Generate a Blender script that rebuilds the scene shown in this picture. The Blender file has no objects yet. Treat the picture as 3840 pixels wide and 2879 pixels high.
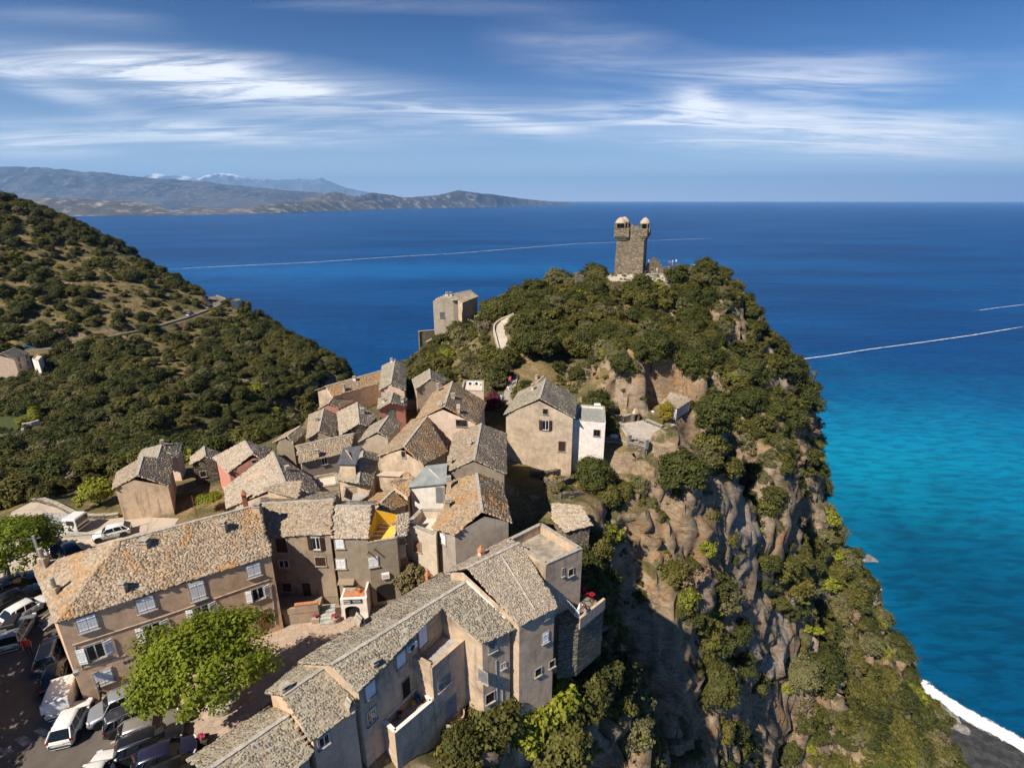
import bpy, bmesh, math, random
import numpy as np
from mathutils import Vector, Matrix, noise as mnoise

# ------------------------------------------------------------------ camera, sky, sun
SC = bpy.context.scene
COL = SC.collection
CAMZ = 170.0
F_PX, CX, CY = 1997.0, 1920.0, 1439.5          # focal length and centre of the 3840 px photograph
PITCH = math.atan((CY - 752.0) / F_PX)
cam_d = bpy.data.cameras.new('camera')
cam_d.sensor_width = 36.0
cam_d.lens = 36.0 * F_PX / 3840.0
cam_d.clip_start = 0.5
cam_d.clip_end = 200000.0
cam = bpy.data.objects.new('camera', cam_d)
COL.objects.link(cam)
cam.location = (0, 0, CAMZ)
cam.rotation_euler = (math.radians(90) - PITCH, 0, 0)
SC.camera = cam

SUN_DIR = Vector((-0.64, -0.66, 0.97)).normalized()       # towards the sun
SUN_EL = math.asin(SUN_DIR.z)
SUN_AZ = math.atan2(SUN_DIR.x, SUN_DIR.y)
sun_d = bpy.data.lights.new('sun', 'SUN')
sun_d.energy = 5.0
sun_d.angle = math.radians(0.53)
sun_d.color = (1.0, 0.905, 0.77)
sun = bpy.data.objects.new('sun', sun_d)
COL.objects.link(sun)
sun.location = (-200, -160, 600)
sun.rotation_euler = SUN_DIR.to_track_quat('Z', 'Y').to_euler()

world = bpy.data.worlds.new('World')
SC.world = world
world.use_nodes = True
wn, wl = world.node_tree.nodes, world.node_tree.links
wn.clear()
def _wn(t, **kw):
    n = wn.new(t)
    for k, v in kw.items():
        if hasattr(n, k): setattr(n, k, v)
    return n
w_out = _wn('ShaderNodeOutputWorld')
w_bg = _wn('ShaderNodeBackground')
w_bg.inputs['Strength'].default_value = 0.10
w_sky = _wn('ShaderNodeTexSky', sky_type='NISHITA', sun_disc=False, sun_elevation=SUN_EL, sun_rotation=SUN_AZ,
            altitude=150.0, air_density=1.0, dust_density=0.0, ozone_density=4.0)
w_tc = _wn('ShaderNodeTexCoord')
# cirrus: streaky noise on a high flat layer seen from below
w_sep = _wn('ShaderNodeSeparateXYZ')
wl.new(w_tc.outputs['Generated'], w_sep.inputs[0])
def _m(op, a, b=None, c=None, clamp=False):
    n = _wn('ShaderNodeMath', operation=op); n.use_clamp = clamp
    for i, v in enumerate((a, b, c)):
        if v is None: continue
        if isinstance(v, (int, float)): n.inputs[i].default_value = v
        else: wl.new(v, n.inputs[i])
    return n.outputs[0]
zc = _m('ADD', _m('MAXIMUM', w_sep.outputs[2], 0.0), 0.075)
cu = _m('DIVIDE', w_sep.outputs[0], zc)
cv = _m('DIVIDE', w_sep.outputs[1], zc)
w_cmb = _wn('ShaderNodeCombineXYZ')
wl.new(cu, w_cmb.inputs[0]); wl.new(cv, w_cmb.inputs[1])
def _noise(scale, detail, rough, dist, rot=0.0, stretch=(1, 1, 1), off=(0, 0, 0)):
    mp = _wn('ShaderNodeMapping')
    mp.inputs['Rotation'].default_value = (0, 0, rot)
    mp.inputs['Scale'].default_value = stretch
    mp.inputs['Location'].default_value = off
    wl.new(w_cmb.outputs[0], mp.inputs[0])
    n = _wn('ShaderNodeTexNoise')
    n.inputs['Scale'].default_value = scale
    n.inputs['Detail'].default_value = detail
    n.inputs['Roughness'].default_value = rough
    n.inputs['Distortion'].default_value = dist
    wl.new(mp.outputs[0], n.inputs['Vector'])
    return n.outputs['Fac']
def _ramp(v, a, b, lo=0.0, hi=1.0):
    n = _wn('ShaderNodeMapRange', interpolation_type='SMOOTHSTEP')
    wl.new(v, n.inputs['Value'])
    n.inputs['From Min'].default_value = a; n.inputs['From Max'].default_value = b
    n.inputs['To Min'].default_value = lo; n.inputs['To Max'].default_value = hi
    return n.outputs[0]
CLOUDS = [  # photograph pixel of each bank's centre, half length, half height, tilt, weight
    (700, 285, 820, 66, 0.09, 1.25), (240, 345, 240, 34, 0.28, 0.7), (740, 500, 850, 38, 0.02, 0.75), (120, 560, 260, 36, 0.02, 0.85),
    (3000, 490, 900, 58, 0.04, 1.2), (1880, 455, 240, 26, 0.12, 0.85), (3080, 285, 520, 60, 0.0, 0.6), (2180, 175, 400, 80, 0.05, 0.36),
    (1560, 22, 600, 22, 0.0, 0.32), (3600, 545, 700, 44, 0.0, 0.55), (2620, 400, 110, 44, 0.5, 0.6), (300, 60, 380, 32, 0.05, 0.28),
    (-900, 300, 700, 120, -0.1, 0.6), (4800, 350, 800, 120, 0.1, 0.6)]
yy = _m('MAXIMUM', w_sep.outputs[1], 0.02)
w_ae = _wn('ShaderNodeCombineXYZ')
wl.new(_m('DIVIDE', w_sep.outputs[0], yy), w_ae.inputs[0]); wl.new(_m('DIVIDE', w_sep.outputs[2], yy), w_ae.inputs[1])
acc = None
for (bx, by, hx, hy, tl, wt) in CLOUDS:
    dy_ = (CY - by) / F_PX; fw_ = math.cos(PITCH) + dy_ * math.sin(PITCH); up_ = -math.sin(PITCH) + dy_ * math.cos(PITCH)
    mp = _wn('ShaderNodeMapping', vector_type='TEXTURE')
    mp.inputs['Location'].default_value = ((bx - CX) / F_PX / fw_, up_ / fw_, 0)
    mp.inputs['Rotation'].default_value = (0, 0, -math.atan(tl))
    mp.inputs['Scale'].default_value = (hx / F_PX / fw_, 1.25 * hy / F_PX / fw_, 1)
    wl.new(w_ae.outputs[0], mp.inputs[0])
    dt = _wn('ShaderNodeVectorMath', operation='DOT_PRODUCT'); wl.new(mp.outputs[0], dt.inputs[0]); wl.new(mp.outputs[0], dt.inputs[1])
    g = _m('MULTIPLY', _m('POWER', 0.37, dt.outputs['Value']), wt)
    acc = g if acc is None else _m('ADD', acc, g)
acc = _m('MAXIMUM', _m('SUBTRACT', acc, 0.10), 0.0)
n_fine = _noise(2.1, 10, 0.68, 1.0, 0.14, (0.36, 1.25, 1), (3.1, 0.4, 0))
n_big = _noise(0.55, 3, 0.60, 0.8, -0.12, (0.5, 1.2, 1), (7.0, 2.0, 0))
streak = _ramp(n_fine, 0.36, 0.64)
bank = _m('MULTIPLY', acc, _m('ADD', 0.26, _m('MULTIPLY', _m('MULTIPLY', streak, _ramp(n_big, 0.25, 0.62))  , 1.25)))
veil = _m('MULTIPLY', _m('MULTIPLY', _ramp(n_big, 0.50, 0.85), streak), 0.03)
dens = _m('MINIMUM', _m('ADD', bank, veil), 1.0)
dens = _m('MULTIPLY', dens, _ramp(w_sep.outputs[2], 0.0, 0.06))
w_mix = _wn('ShaderNodeMix', data_type='RGBA')
wl.new(_m('MULTIPLY', dens, 0.86), w_mix.inputs['Factor'])
# the photograph's sky is deep and saturated: the sky texture's contrast is raised, its hue kept
w_k = _wn('ShaderNodeVectorMath', operation='SCALE'); w_k.inputs['Scale'].default_value = 0.105
wl.new(w_sky.outputs[0], w_k.inputs[0])
w_gm = _wn('ShaderNodeGamma'); w_gm.inputs['Gamma'].default_value = 1.75
wl.new(w_k.outputs[0], w_gm.inputs['Color'])
w_k2 = _wn('ShaderNodeVectorMath', operation='SCALE'); w_k2.inputs['Scale'].default_value = 5.6
wl.new(w_gm.outputs[0], w_k2.inputs[0])
w_hs = _wn('ShaderNodeHueSaturation'); w_hs.inputs['Saturation'].default_value = 1.25; w_hs.inputs['Hue'].default_value = 0.50
w_ti = _wn('ShaderNodeVectorMath', operation='MULTIPLY'); w_ti.inputs[1].default_value = (0.85, 0.92, 1.03)
wl.new(w_k2.outputs[0], w_ti.inputs[0]); wl.new(w_ti.outputs[0], w_hs.inputs['Color'])
w_hz = _wn('ShaderNodeMix', data_type='RGBA')       # pale band of air all round the horizon
wl.new(_m('MULTIPLY', _m('POWER', 2.718, _m('MULTIPLY', _m('MAXIMUM', w_sep.outputs[2], 0.0), -14.0)), 0.93), w_hz.inputs['Factor'])
wl.new(w_hs.outputs[0], w_hz.inputs['A']); w_hz.inputs['B'].default_value = (7.8, 8.4, 9.2, 1)
wl.new(w_hz.outputs['Result'], w_mix.inputs['A'])
w_mix.inputs['B'].default_value = (9.0, 9.0, 9.0, 1)
wl.new(w_mix.outputs['Result'], w_bg.inputs['Color'])
wl.new(w_bg.outputs[0], w_out.inputs[0])

SC.view_settings.view_transform = 'Standard'
SC.view_settings.look = 'None'
SC.view_settings.exposure = 0.6
SC.view_settings.gamma = 1.0
SC.view_settings.use_curve_mapping = False
SC.render.engine = 'CYCLES'
SC.cycles.max_bounces = 6
SC.cycles.diffuse_bounces = 4
SC.cycles.glossy_bounces = 2
SC.cycles.transmission_bounces = 3
SC.cycles.volume_bounces = 1
SC.cycles.transparent_max_bounces = 6
SC.cycles.use_denoising = True
SC.cycles.caustics_reflective = False
SC.cycles.caustics_refractive = False

world.cycles.sampling_method = 'MANUAL'
world.cycles.sample_map_resolution = 256
rng = np.random.default_rng(7)
random.seed(7)

# ------------------------------------------------------------------ from a photograph pixel to a place
SP, CP = math.sin(PITCH), math.cos(PITCH)
ZONES = {'A': (0, 1600, 2.01), 'B': (0, 2100, 2.127), 'C': (900, 2050, 2.0), 'D': (1400, 1900, 2.127), 'E': (900, 1500, 2.211),
         'F': (1100, 1300, 2.211), 'G': (1700, 1200, 2.211), 'H': (1500, 750, 1.579), 'I': (0, 500, 1.579), 'J': (2100, 1200, 1.7008),
         'K': (2000, 1900, 1.694), 'L': (2900, 1900, 1.694), 'M': (0, 1250, 3.159), 'N': (2150, 750, 3.159), 'O': (1080, 2050, 5.264), 'X': (0, 0, 1.0), 'Z': (1550, 1050, 4.904), 'Y': (2250, 1450, 5.5275)}
def full(zone, x, y):
    ox, oy, s = ZONES[zone]
    return ox + x / s, oy + y / s
def ray(zone, x, y):
    px, py = full(zone, x, y)
    dx, dy = (px - CX) / F_PX, (CY - py) / F_PX
    return Vector((dx, CP + dy * SP, -SP + dy * CP))
def at_z(zone, x, y, z):
    r = ray(zone, x, y)
    return Vector((0, 0, CAMZ)) + r * ((z - CAMZ) / r.z)
def at_t(zone, x, y, t):
    return Vector((0, 0, CAMZ)) + ray(zone, x, y) * t
def at_y(zone, x, y, wy):
    r = ray(zone, x, y)
    return Vector((0, 0, CAMZ)) + r * (wy / r.y)
def on_slope(zone, x, y, a, b, tan):
    """the point on this sight line whose drop below the ridge a-b is tan times its distance from the ridge"""
    r = ray(zone, x, y)
    o = Vector((0, 0, CAMZ))
    d = Vector((b.x - a.x, b.y - a.y)); d.normalize()
    n = Vector((-d.y, d.x))
    lo, hi = 5.0, 400.0
    # first hit: f = drop - tan*dist ; walk t upward
    prev = None
    t = 10.0
    while t < 400:
        p = o + r * t
        s = (p.x - a.x) * d.x + (p.y - a.y) * d.y
        L = max(1e-6, (Vector((b.x - a.x, b.y - a.y))).length)
        zr = a.z + (b.z - a.z) * min(1, max(0, s / L))
        f = (zr - p.z) - tan * abs((p.x - a.x) * n.x + (p.y - a.y) * n.y)
        if prev is not None and prev <= 0 < f: return p
        if prev is not None and prev > 0 >= f and False: return p
        prev = f
        t += 0.02
    return o + r * 60
def to_px(p):
    v = p - Vector((0, 0, CAMZ))
    fw = v.y * CP - v.z * SP
    up = v.y * SP + v.z * CP
    return CX + F_PX * v.x / fw, CY - F_PX * up / fw

# ------------------------------------------------------------------ small helpers
def link(o):
    COL.objects.link(o); return o
def tag(o, label=None, cat=None, group=None, kind=None):
    if label: o['label'] = label
    if cat: o['category'] = cat
    if group: o['group'] = group
    if kind: o['kind'] = kind
    return o
def empty(name, loc=(0, 0, 0), rz=0.0, label=None, cat=None, group=None):
    o = bpy.data.objects.new(name, None)
    o.location = loc; o.rotation_euler = (0, 0, rz); o.empty_display_size = 0.2
    return tag(link(o), label, cat, group)
def mesh_obj(name, verts, faces, mat=None, parent=None, smooth=False, mats=None, fmat=None):
    me = bpy.data.meshes.new(name)
    me.from_pydata([tuple(v) for v in verts], [], [tuple(f) for f in faces])
    if mats:
        for m in mats: me.materials.append(m)
        if fmat is not None: me.polygons.foreach_set('material_index', np.asarray(fmat, np.int32))
    elif mat: me.materials.append(mat)
    if smooth: me.polygons.foreach_set('use_smooth', np.ones(len(me.polygons), bool))
    me.update()
    o = bpy.data.objects.new(name, me)
    if parent: o.parent = parent
    return link(o)
def np_mesh(name, V, Fq, mat=None, parent=None, smooth=False, attrs=None):
    """V (n,3) float, Fq (m,k) int: one mesh straight from numpy"""
    me = bpy.data.meshes.new(name)
    V = np.ascontiguousarray(V, np.float32); Fq = np.ascontiguousarray(Fq, np.int32)
    m, k = Fq.shape
    me.vertices.add(len(V)); me.vertices.foreach_set('co', V.ravel())
    me.loops.add(m * k); me.loops.foreach_set('vertex_index', Fq.ravel())
    me.polygons.add(m); me.polygons.foreach_set('loop_start', np.arange(0, m * k, k, dtype=np.int32))
    if mat: me.materials.append(mat)
    if smooth: me.polygons.foreach_set('use_smooth', np.ones(m, bool))
    if attrs:
        for an, av in attrs.items():
            a = me.attributes.new(an, 'FLOAT', 'POINT'); a.data.foreach_set('value', np.ascontiguousarray(av, np.float32))
    me.update(calc_edges=True)
    me.validate()
    o = bpy.data.objects.new(name, me)
    if parent: o.parent = parent
    return link(o)
class MB:
    """collects boxes, tubes and sheets; build() links them as one mesh object"""
    def __init__(s): s.v = []; s.f = []; s.m = []; s.mi = 0
    def add(s, vs, fs, M=None):
        n = len(s.v)
        for v in vs:
            v = Vector(v)
            s.v.append(M @ v if M is not None else v)
        for f in fs:
            s.f.append(tuple(i + n for i in f)); s.m.append(s.mi)
        return s
    def box(s, c, h, M=None, taper=1.0, bev=0.0):
        x, y, z = c; a, b, d = h
        if bev > 0:
            k = bev
            vs = []
            for (zz, e) in ((-d, k), (-d + k, 0), (d - k, 0), (d, k)):
                vs += [(x - a + e, y - b + e, z + zz), (x + a - e, y - b + e, z + zz), (x + a - e, y + b - e, z + zz), (x - a + e, y + b - e, z + zz)]
            fs = [(3, 2, 1, 0), (12, 13, 14, 15)]
            for r in range(3):
                for i in range(4):
                    j = (i + 1) % 4
                    fs.append((r * 4 + i, r * 4 + j, r * 4 + 4 + j, r * 4 + 4 + i))
            return s.add(vs, fs, M)
        t = taper
        vs = [(x - a, y - b, z - d), (x + a, y - b, z - d), (x + a, y + b, z - d), (x - a, y + b, z - d),
              (x - a * t, y - b * t, z + d), (x + a * t, y - b * t, z + d), (x + a * t, y + b * t, z + d), (x - a * t, y + b * t, z + d)]
        fs = [(3, 2, 1, 0), (4, 5, 6, 7), (0, 1, 5, 4), (1, 2, 6, 5), (2, 3, 7, 6), (3, 0, 4, 7)]
        return s.add(vs, fs, M)
    def tube(s, pts, r, n=6, M=None, cap=True):
        pts = [Vector(p) for p in pts]
        rs = r if isinstance(r, (list, tuple)) else [r] * len(pts)
        vs, fs = [], []
        for i, p in enumerate(pts):
            d = (pts[min(i + 1, len(pts) - 1)] - pts[max(i - 1, 0)])
            if d.length < 1e-9: d = Vector((0, 0, 1))
            q = d.to_track_quat('Z', 'Y')
            for k in range(n):
                a = 2 * math.pi * k / n
                vs.append(p + q @ Vector((rs[i] * math.cos(a), rs[i] * math.sin(a), 0)))
        for i in range(len(pts) - 1):
            for k in range(n):
                j = (k + 1) % n
                fs.append((i * n + k, i * n + j, i * n + n + j, i * n + n + k))
        if cap:
            fs.append(tuple(range(n - 1, -1, -1))); fs.append(tuple(range((len(pts) - 1) * n, len(pts) * n)))
        return s.add(vs, fs, M)
    def lathe(s, prof, n=12, c=(0, 0, 0), M=None):
        vs, fs = [], []
        for (r, z) in prof:
            for k in range(n):
                a = 2 * math.pi * k / n
                vs.append((c[0] + r * math.cos(a), c[1] + r * math.sin(a), c[2] + z))
        for i in range(len(prof) - 1):
            for k in range(n):
                j = (k + 1) % n
                fs.append((i * n + k, i * n + j, i * n + n + j, i * n + n + k))
        fs.append(tuple(range(n - 1, -1, -1))); fs.append(tuple(range((len(prof) - 1) * n, len(prof) * n)))
        return s.add(vs, fs, M)
    def prism(s, poly, z0, z1, M=None):
        n = len(poly)
        vs = [(p[0], p[1], z0) for p in poly] + [(p[0], p[1], z1) for p in poly]
        fs = [tuple(range(n - 1, -1, -1)), tuple(range(n, 2 * n))] + [(i, (i + 1) % n, n + (i + 1) % n, n + i) for i in range(n)]
        return s.add(vs, fs, M)
    def build(s, name, mat=None, parent=None, smooth=False, mats=None):
        return mesh_obj(name, s.v, s.f, mat, parent, smooth, mats, s.m if mats else None)

# numpy value noise (smooth, tiling never seen)
def vnoise(x, y, seed=0):
    xi = np.floor(x).astype(np.int64); yi = np.floor(y).astype(np.int64)
    xf = x - xi; yf = y - yi
    u = xf * xf * (3 - 2 * xf); v = yf * yf * (3 - 2 * yf)
    def h(a, b):
        n = (a * 374761393 + b * 668265263 + seed * 974711) & 0x7fffffff
        n = ((n ^ (n >> 13)) * 1274126177) & 0x7fffffff
        n = n ^ (n >> 16)
        return (n & 0xffff) / 65535.0
    return (h(xi, yi) * (1 - u) + h(xi + 1, yi) * u) * (1 - v) + (h(xi, yi + 1) * (1 - u) + h(xi + 1, yi + 1) * u) * v
def fbm(x, y, oct=5, seed=0, gain=0.5, lac=2.03, ridge=False):
    s = np.zeros_like(x, dtype=float); a = 1.0; t = 0.0
    for i in range(oct):
        n = vnoise(x, y, seed + i * 17)
        if ridge: n = 1 - np.abs(2 * n - 1)
        s += a * n; t += a
        x = x * lac + 13.7; y = y * lac - 7.3; a *= gain
    return s / t
# ------------------------------------------------------------------ materials
class NT:
    def __init__(s, name):
        s.m = bpy.data.materials.new(name); s.m.use_nodes = True
        s.n = s.m.node_tree.nodes; s.l = s.m.node_tree.links
        s.n.clear()
        s.out = s.n.new('ShaderNodeOutputMaterial')
        s.b = s.n.new('ShaderNodeBsdfPrincipled')
        s.l.new(s.b.outputs[0], s.out.inputs['Surface'])
        s.b.inputs['Roughness'].default_value = 0.9
        s.b.inputs['Specular IOR Level'].default_value = 0.2
        s._pos = None
    def set(s, **kw):
        for k, v in kw.items():
            k = k.replace('_', ' ')
            i = s.b.inputs[k]
            if isinstance(v, bpy.types.NodeSocket): s.l.new(v, i)
            elif isinstance(v, (tuple, list)): i.default_value = (*v, 1.0) if len(v) == 3 else v
            else: i.default_value = v
        return s
    def pos(s):
        if s._pos is None:
            s._pos = s.n.new('ShaderNodeNewGeometry').outputs['Position']
        return s._pos
    def obj(s):
        return s.n.new('ShaderNodeTexCoord').outputs['Object']
    def map(s, vec, scale=(1, 1, 1), rot=(0, 0, 0), loc=(0, 0, 0)):
        n = s.n.new('ShaderNodeMapping')
        n.inputs['Scale'].default_value = scale; n.inputs['Rotation'].default_value = rot; n.inputs['Location'].default_value = loc
        s.l.new(vec, n.inputs[0]); return n.outputs[0]
    def noise(s, scale, detail=4, rough=0.55, vec=None, dist=0.0, out='Fac'):
        n = s.n.new('ShaderNodeTexNoise')
        n.inputs['Scale'].default_value = scale; n.inputs['Detail'].default_value = detail
        n.inputs['Roughness'].default_value = rough; n.inputs['Distortion'].default_value = dist
        s.l.new(vec if vec is not None else s.pos(), n.inputs['Vector']); return n.outputs[out]
    def voro(s, scale, vec=None, feature='F1', out='Distance'):
        n = s.n.new('ShaderNodeTexVoronoi'); n.feature = feature
        n.inputs['Scale'].default_value = scale
        s.l.new(vec if vec is not None else s.pos(), n.inputs['Vector']); return n.outputs[out]
    def ramp(s, v, a, b, lo=0.0, hi=1.0):
        n = s.n.new('ShaderNodeMapRange'); n.interpolation_type = 'SMOOTHSTEP'
        s.l.new(v, n.inputs['Value'])
        for k, x in (('From Min', a), ('From Max', b), ('To Min', lo), ('To Max', hi)): n.inputs[k].default_value = x
        return n.outputs[0]
    def math(s, op, a, b=None, clamp=False):
        n = s.n.new('ShaderNodeMath'); n.operation = op; n.use_clamp = clamp
        for i, v in enumerate((a, b)):
            if v is None: continue
            if isinstance(v, (int, float)): n.inputs[i].default_value = v
            else: s.l.new(v, n.inputs[i])
        return n.outputs[0]
    def mix(s, f, a, b, mode='MIX'):
        n = s.n.new('ShaderNodeMix'); n.data_type = 'RGBA'; n.blend_type = mode
        for k, v in (('Factor', f), ('A', a), ('B', b)):
            i = [q for q in n.inputs if q.name == k and (q.type == ('VALUE' if k == 'Factor' else 'RGBA'))][0]
            if isinstance(v, (int, float)): i.default_value = v
            elif isinstance(v, (tuple, list)): i.default_value = (*v, 1.0) if len(v) == 3 else v
            else: s.l.new(v, i)
        return [q for q in n.outputs if q.type == 'RGBA'][0]
    def attr(s, name, out='Fac'):
        n = s.n.new('ShaderNodeAttribute'); n.attribute_name = name; return n.outputs[out]
    def rnd(s): return s.n.new('ShaderNodeObjectInfo').outputs['Random']
    def cramp(s, v, stops):
        n = s.n.new('ShaderNodeValToRGB'); e = n.color_ramp.elements
        while len(e) < len(stops): e.new(0.5)
        for i, (p, c) in enumerate(stops): e[i].position = p; e[i].color = (*c, 1)
        s.l.new(v, n.inputs[0]); return n.outputs[0]
    def bump(s, h, strength=0.5, dist=0.05):
        n = s.n.new('ShaderNodeBump'); n.inputs['Strength'].default_value = strength; n.inputs['Distance'].default_value = dist
        s.l.new(h, n.inputs['Height']); s.l.new(n.outputs[0], s.b.inputs['Normal']); return s
def sepz(t, v, k=2):
    n = t.n.new('ShaderNodeSeparateXYZ'); t.l.new(v, n.inputs[0]); return n.outputs[k]

def m_plain(name, col, rough=0.7, metal=0.0, spec=0.3, var=0.12, scale=3.0):
    t = NT(name)
    n = t.noise(scale, 5, 0.6)
    c = t.mix(t.ramp(n, 0.3, 0.75), tuple(x * (1 - var) for x in col), tuple(min(1, x * (1 + var)) for x in col))
    t.set(Base_Color=c, Roughness=rough, Metallic=metal)
    t.b.inputs['Specular IOR Level'].default_value = spec
    return t.m
def m_plaster(name, col, dirt=(0.14, 0.11, 0.08), amount=0.5, streak=0.5, patch=None, scale=1.0):
    """old lime render: blotches, damp streaks under eaves and sills, hairline joints"""
    t = NT(name)
    big = t.noise(0.35 * scale, 6, 0.65, dist=0.6)
    mid = t.noise(1.6 * scale, 6, 0.65)
    fine = t.noise(14.0, 4, 0.6)
    run = t.noise(1.0, 5, 0.65, vec=t.map(t.pos(), (2.6, 2.6, 0.28)))
    c = t.mix(t.ramp(mid, 0.3, 0.7), tuple(x * 0.84 for x in col), tuple(min(1, x * 1.10) for x in col))
    if patch:
        c = t.mix(t.math('MULTIPLY', t.ramp(t.noise(0.55, 7, 0.7, dist=0.6), 0.42, 0.70), 0.6), c, patch)
    c = t.mix(t.math('MULTIPLY', t.ramp(big, 0.45, 0.75), amount), c, dirt)
    c = t.mix(t.math('MULTIPLY', t.ramp(run, 0.52, 0.80), streak), c, tuple(x * 0.8 for x in dirt))
    c = t.mix(t.math('MULTIPLY', t.ramp(fine, 0.35, 0.75), 0.18), c, tuple(x * 0.6 for x in col))
    t.set(Base_Color=c, Roughness=0.95)
    t.bump(t.math('ADD', t.math('MULTIPLY', fine, 0.5), mid), 0.35, 0.05)
    return t.m
def m_lauze(name, base=(0.30, 0.255, 0.20), grey=(0.25, 0.265, 0.25), lichen=0.35, pale=0.3, thr=0.56):
    """schist roof slabs: each slab its own tint, orange and pale lichen in drifts"""
    t = NT(name)
    a = t.attr('tint')
    r = t.math('FRACT', t.math('ADD', a, t.math('MULTIPLY', t.rnd(), 1.0)))
    c = t.cramp(r, [(0.0, tuple(x * 0.62 for x in base)), (0.3, base), (0.55, grey), (0.78, tuple(x * 1.22 for x in base)), (1.0, tuple(min(1, x * 1.38) for x in grey))])
    lz = t.noise(0.33, 6, 0.68, dist=0.8)
    lf = t.noise(5.0, 4, 0.7)
    lm = t.math('MULTIPLY', t.ramp(lz, thr, thr + 0.12), t.ramp(lf, 0.40, 0.58))
    c = t.mix(t.math('MULTIPLY', lm, lichen * 2.0, clamp=True), c, t.mix(t.noise(2.5, 2), (0.42, 0.20, 0.035), (0.50, 0.26, 0.08)))
    pz = t.noise(0.45, 5, 0.65, vec=t.map(t.pos(), loc=(31, 17, 5)))
    pm = t.math('MULTIPLY', t.ramp(pz, 0.52, 0.68), t.ramp(t.noise(3.2, 5, 0.7), 0.45, 0.62))
    c = t.mix(t.math('MULTIPLY', pm, pale * 2.0, clamp=True), c, (0.50, 0.49, 0.44))
    sp = t.noise(30, 3, 0.7)
    c = t.mix(t.math('MULTIPLY', t.ramp(sp, 0.4, 0.7), 0.22), c, (0.12, 0.10, 0.075))
    t.set(Base_Color=c, Roughness=0.9)
    t.bump(sp, 0.4, 0.03)
    return t.m
def m_rubble(name, a=(0.26, 0.22, 0.165), b=(0.14, 0.125, 0.10), mortar=(0.20, 0.175, 0.14), sx=1.6, sz=4.2):
    """coursed schist rubble too fine to pick apart"""
    t = NT(name)
    v = t.map(t.pos(), (sx, sx, sz))
    v2 = t.n.new('ShaderNodeVectorMath'); v2.operation = 'ADD'
    nz = t.noise(2.2, 3, 0.5, out='Color')
    sc = t.n.new('ShaderNodeVectorMath'); sc.operation = 'SCALE'; sc.inputs['Scale'].default_value = 0.55
    t.l.new(nz, sc.inputs[0]); t.l.new(v, v2.inputs[0]); t.l.new(sc.outputs[0], v2.inputs[1])
    cell = t.n.new('ShaderNodeTexVoronoi'); cell.inputs['Scale'].default_value = 1.0
    t.l.new(v2.outputs[0], cell.inputs['Vector'])
    edge = t.voro(1.0, v2.outputs[0], 'DISTANCE_TO_EDGE')
    cs = t.n.new('ShaderNodeSeparateColor'); t.l.new(cell.outputs['Color'], cs.inputs[0])
    c = t.mix(cs.outputs[0], b, a)
    c = t.mix(t.math('MULTIPLY', t.ramp(cs.outputs[1], 0.75, 0.95), 0.7), c, (0.34, 0.25, 0.14))
    c = t.mix(t.ramp(edge, 0.0, 0.10, 1.0, 0.0), c, tuple(x * 0.45 for x in mortar))
    c = t.mix(t.math('MULTIPLY', t.ramp(t.noise(0.5, 5, 0.6), 0.5, 0.75), 0.5), c, (0.30, 0.27, 0.2))
    t.set(Base_Color=c, Roughness=0.95)
    t.bump(t.ramp(edge, 0.0, 0.18), 0.9, 0.12)
    return t.m
def m_leaf(name, dark, light, trans=0.35, scale=0.35):
    t = NT(name)
    r = t.rnd()
    n = t.noise(scale, 3, 0.6)
    f = t.math('ADD', t.math('MULTIPLY', t.ramp(n, 0.3, 0.7), 0.6), t.math('MULTIPLY', r, 0.4))
    c = t.mix(f, dark, light)
    r2 = t.math('FRACT', t.math('MULTIPLY', r, 7.31))
    c = t.mix(t.math('MULTIPLY', t.ramp(r2, 0.45, 1.0), 0.45), c, tuple((light[0] * 1.35, light[1] * 1.05, light[2] * 1.1)))
    a = t.attr('tint')
    c = t.mix(t.math('MULTIPLY', a, 0.55), c, tuple(min(1, x * 2.0) for x in light))
    t.set(Base_Color=c, Roughness=0.62)
    tr = t.n.new('ShaderNodeBsdfTranslucent'); t.l.new(c, tr.inputs[0])
    ms = t.n.new('ShaderNodeMixShader'); ms.inputs[0].default_value = trans
    t.l.new(t.b.outputs[0], ms.inputs[1]); t.l.new(tr.outputs[0], ms.inputs[2]); t.l.new(ms.outputs[0], t.out.inputs['Surface'])
    return t.m
def m_carpaint(name, col, metal=0.0):
    t = NT(name)
    d = t.noise(1.3, 4)
    t.set(Base_Color=t.mix(t.math('MULTIPLY', t.ramp(d, 0.45, 0.8), 0.2), col, tuple(x * 0.7 + 0.03 for x in col)), Roughness=0.32, Metallic=metal)
    t.b.inputs['Specular IOR Level'].default_value = 0.5
    t.b.inputs['Coat Weight'].default_value = 0.7
    t.b.inputs['Coat Roughness'].default_value = 0.06
    return t.m
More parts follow.
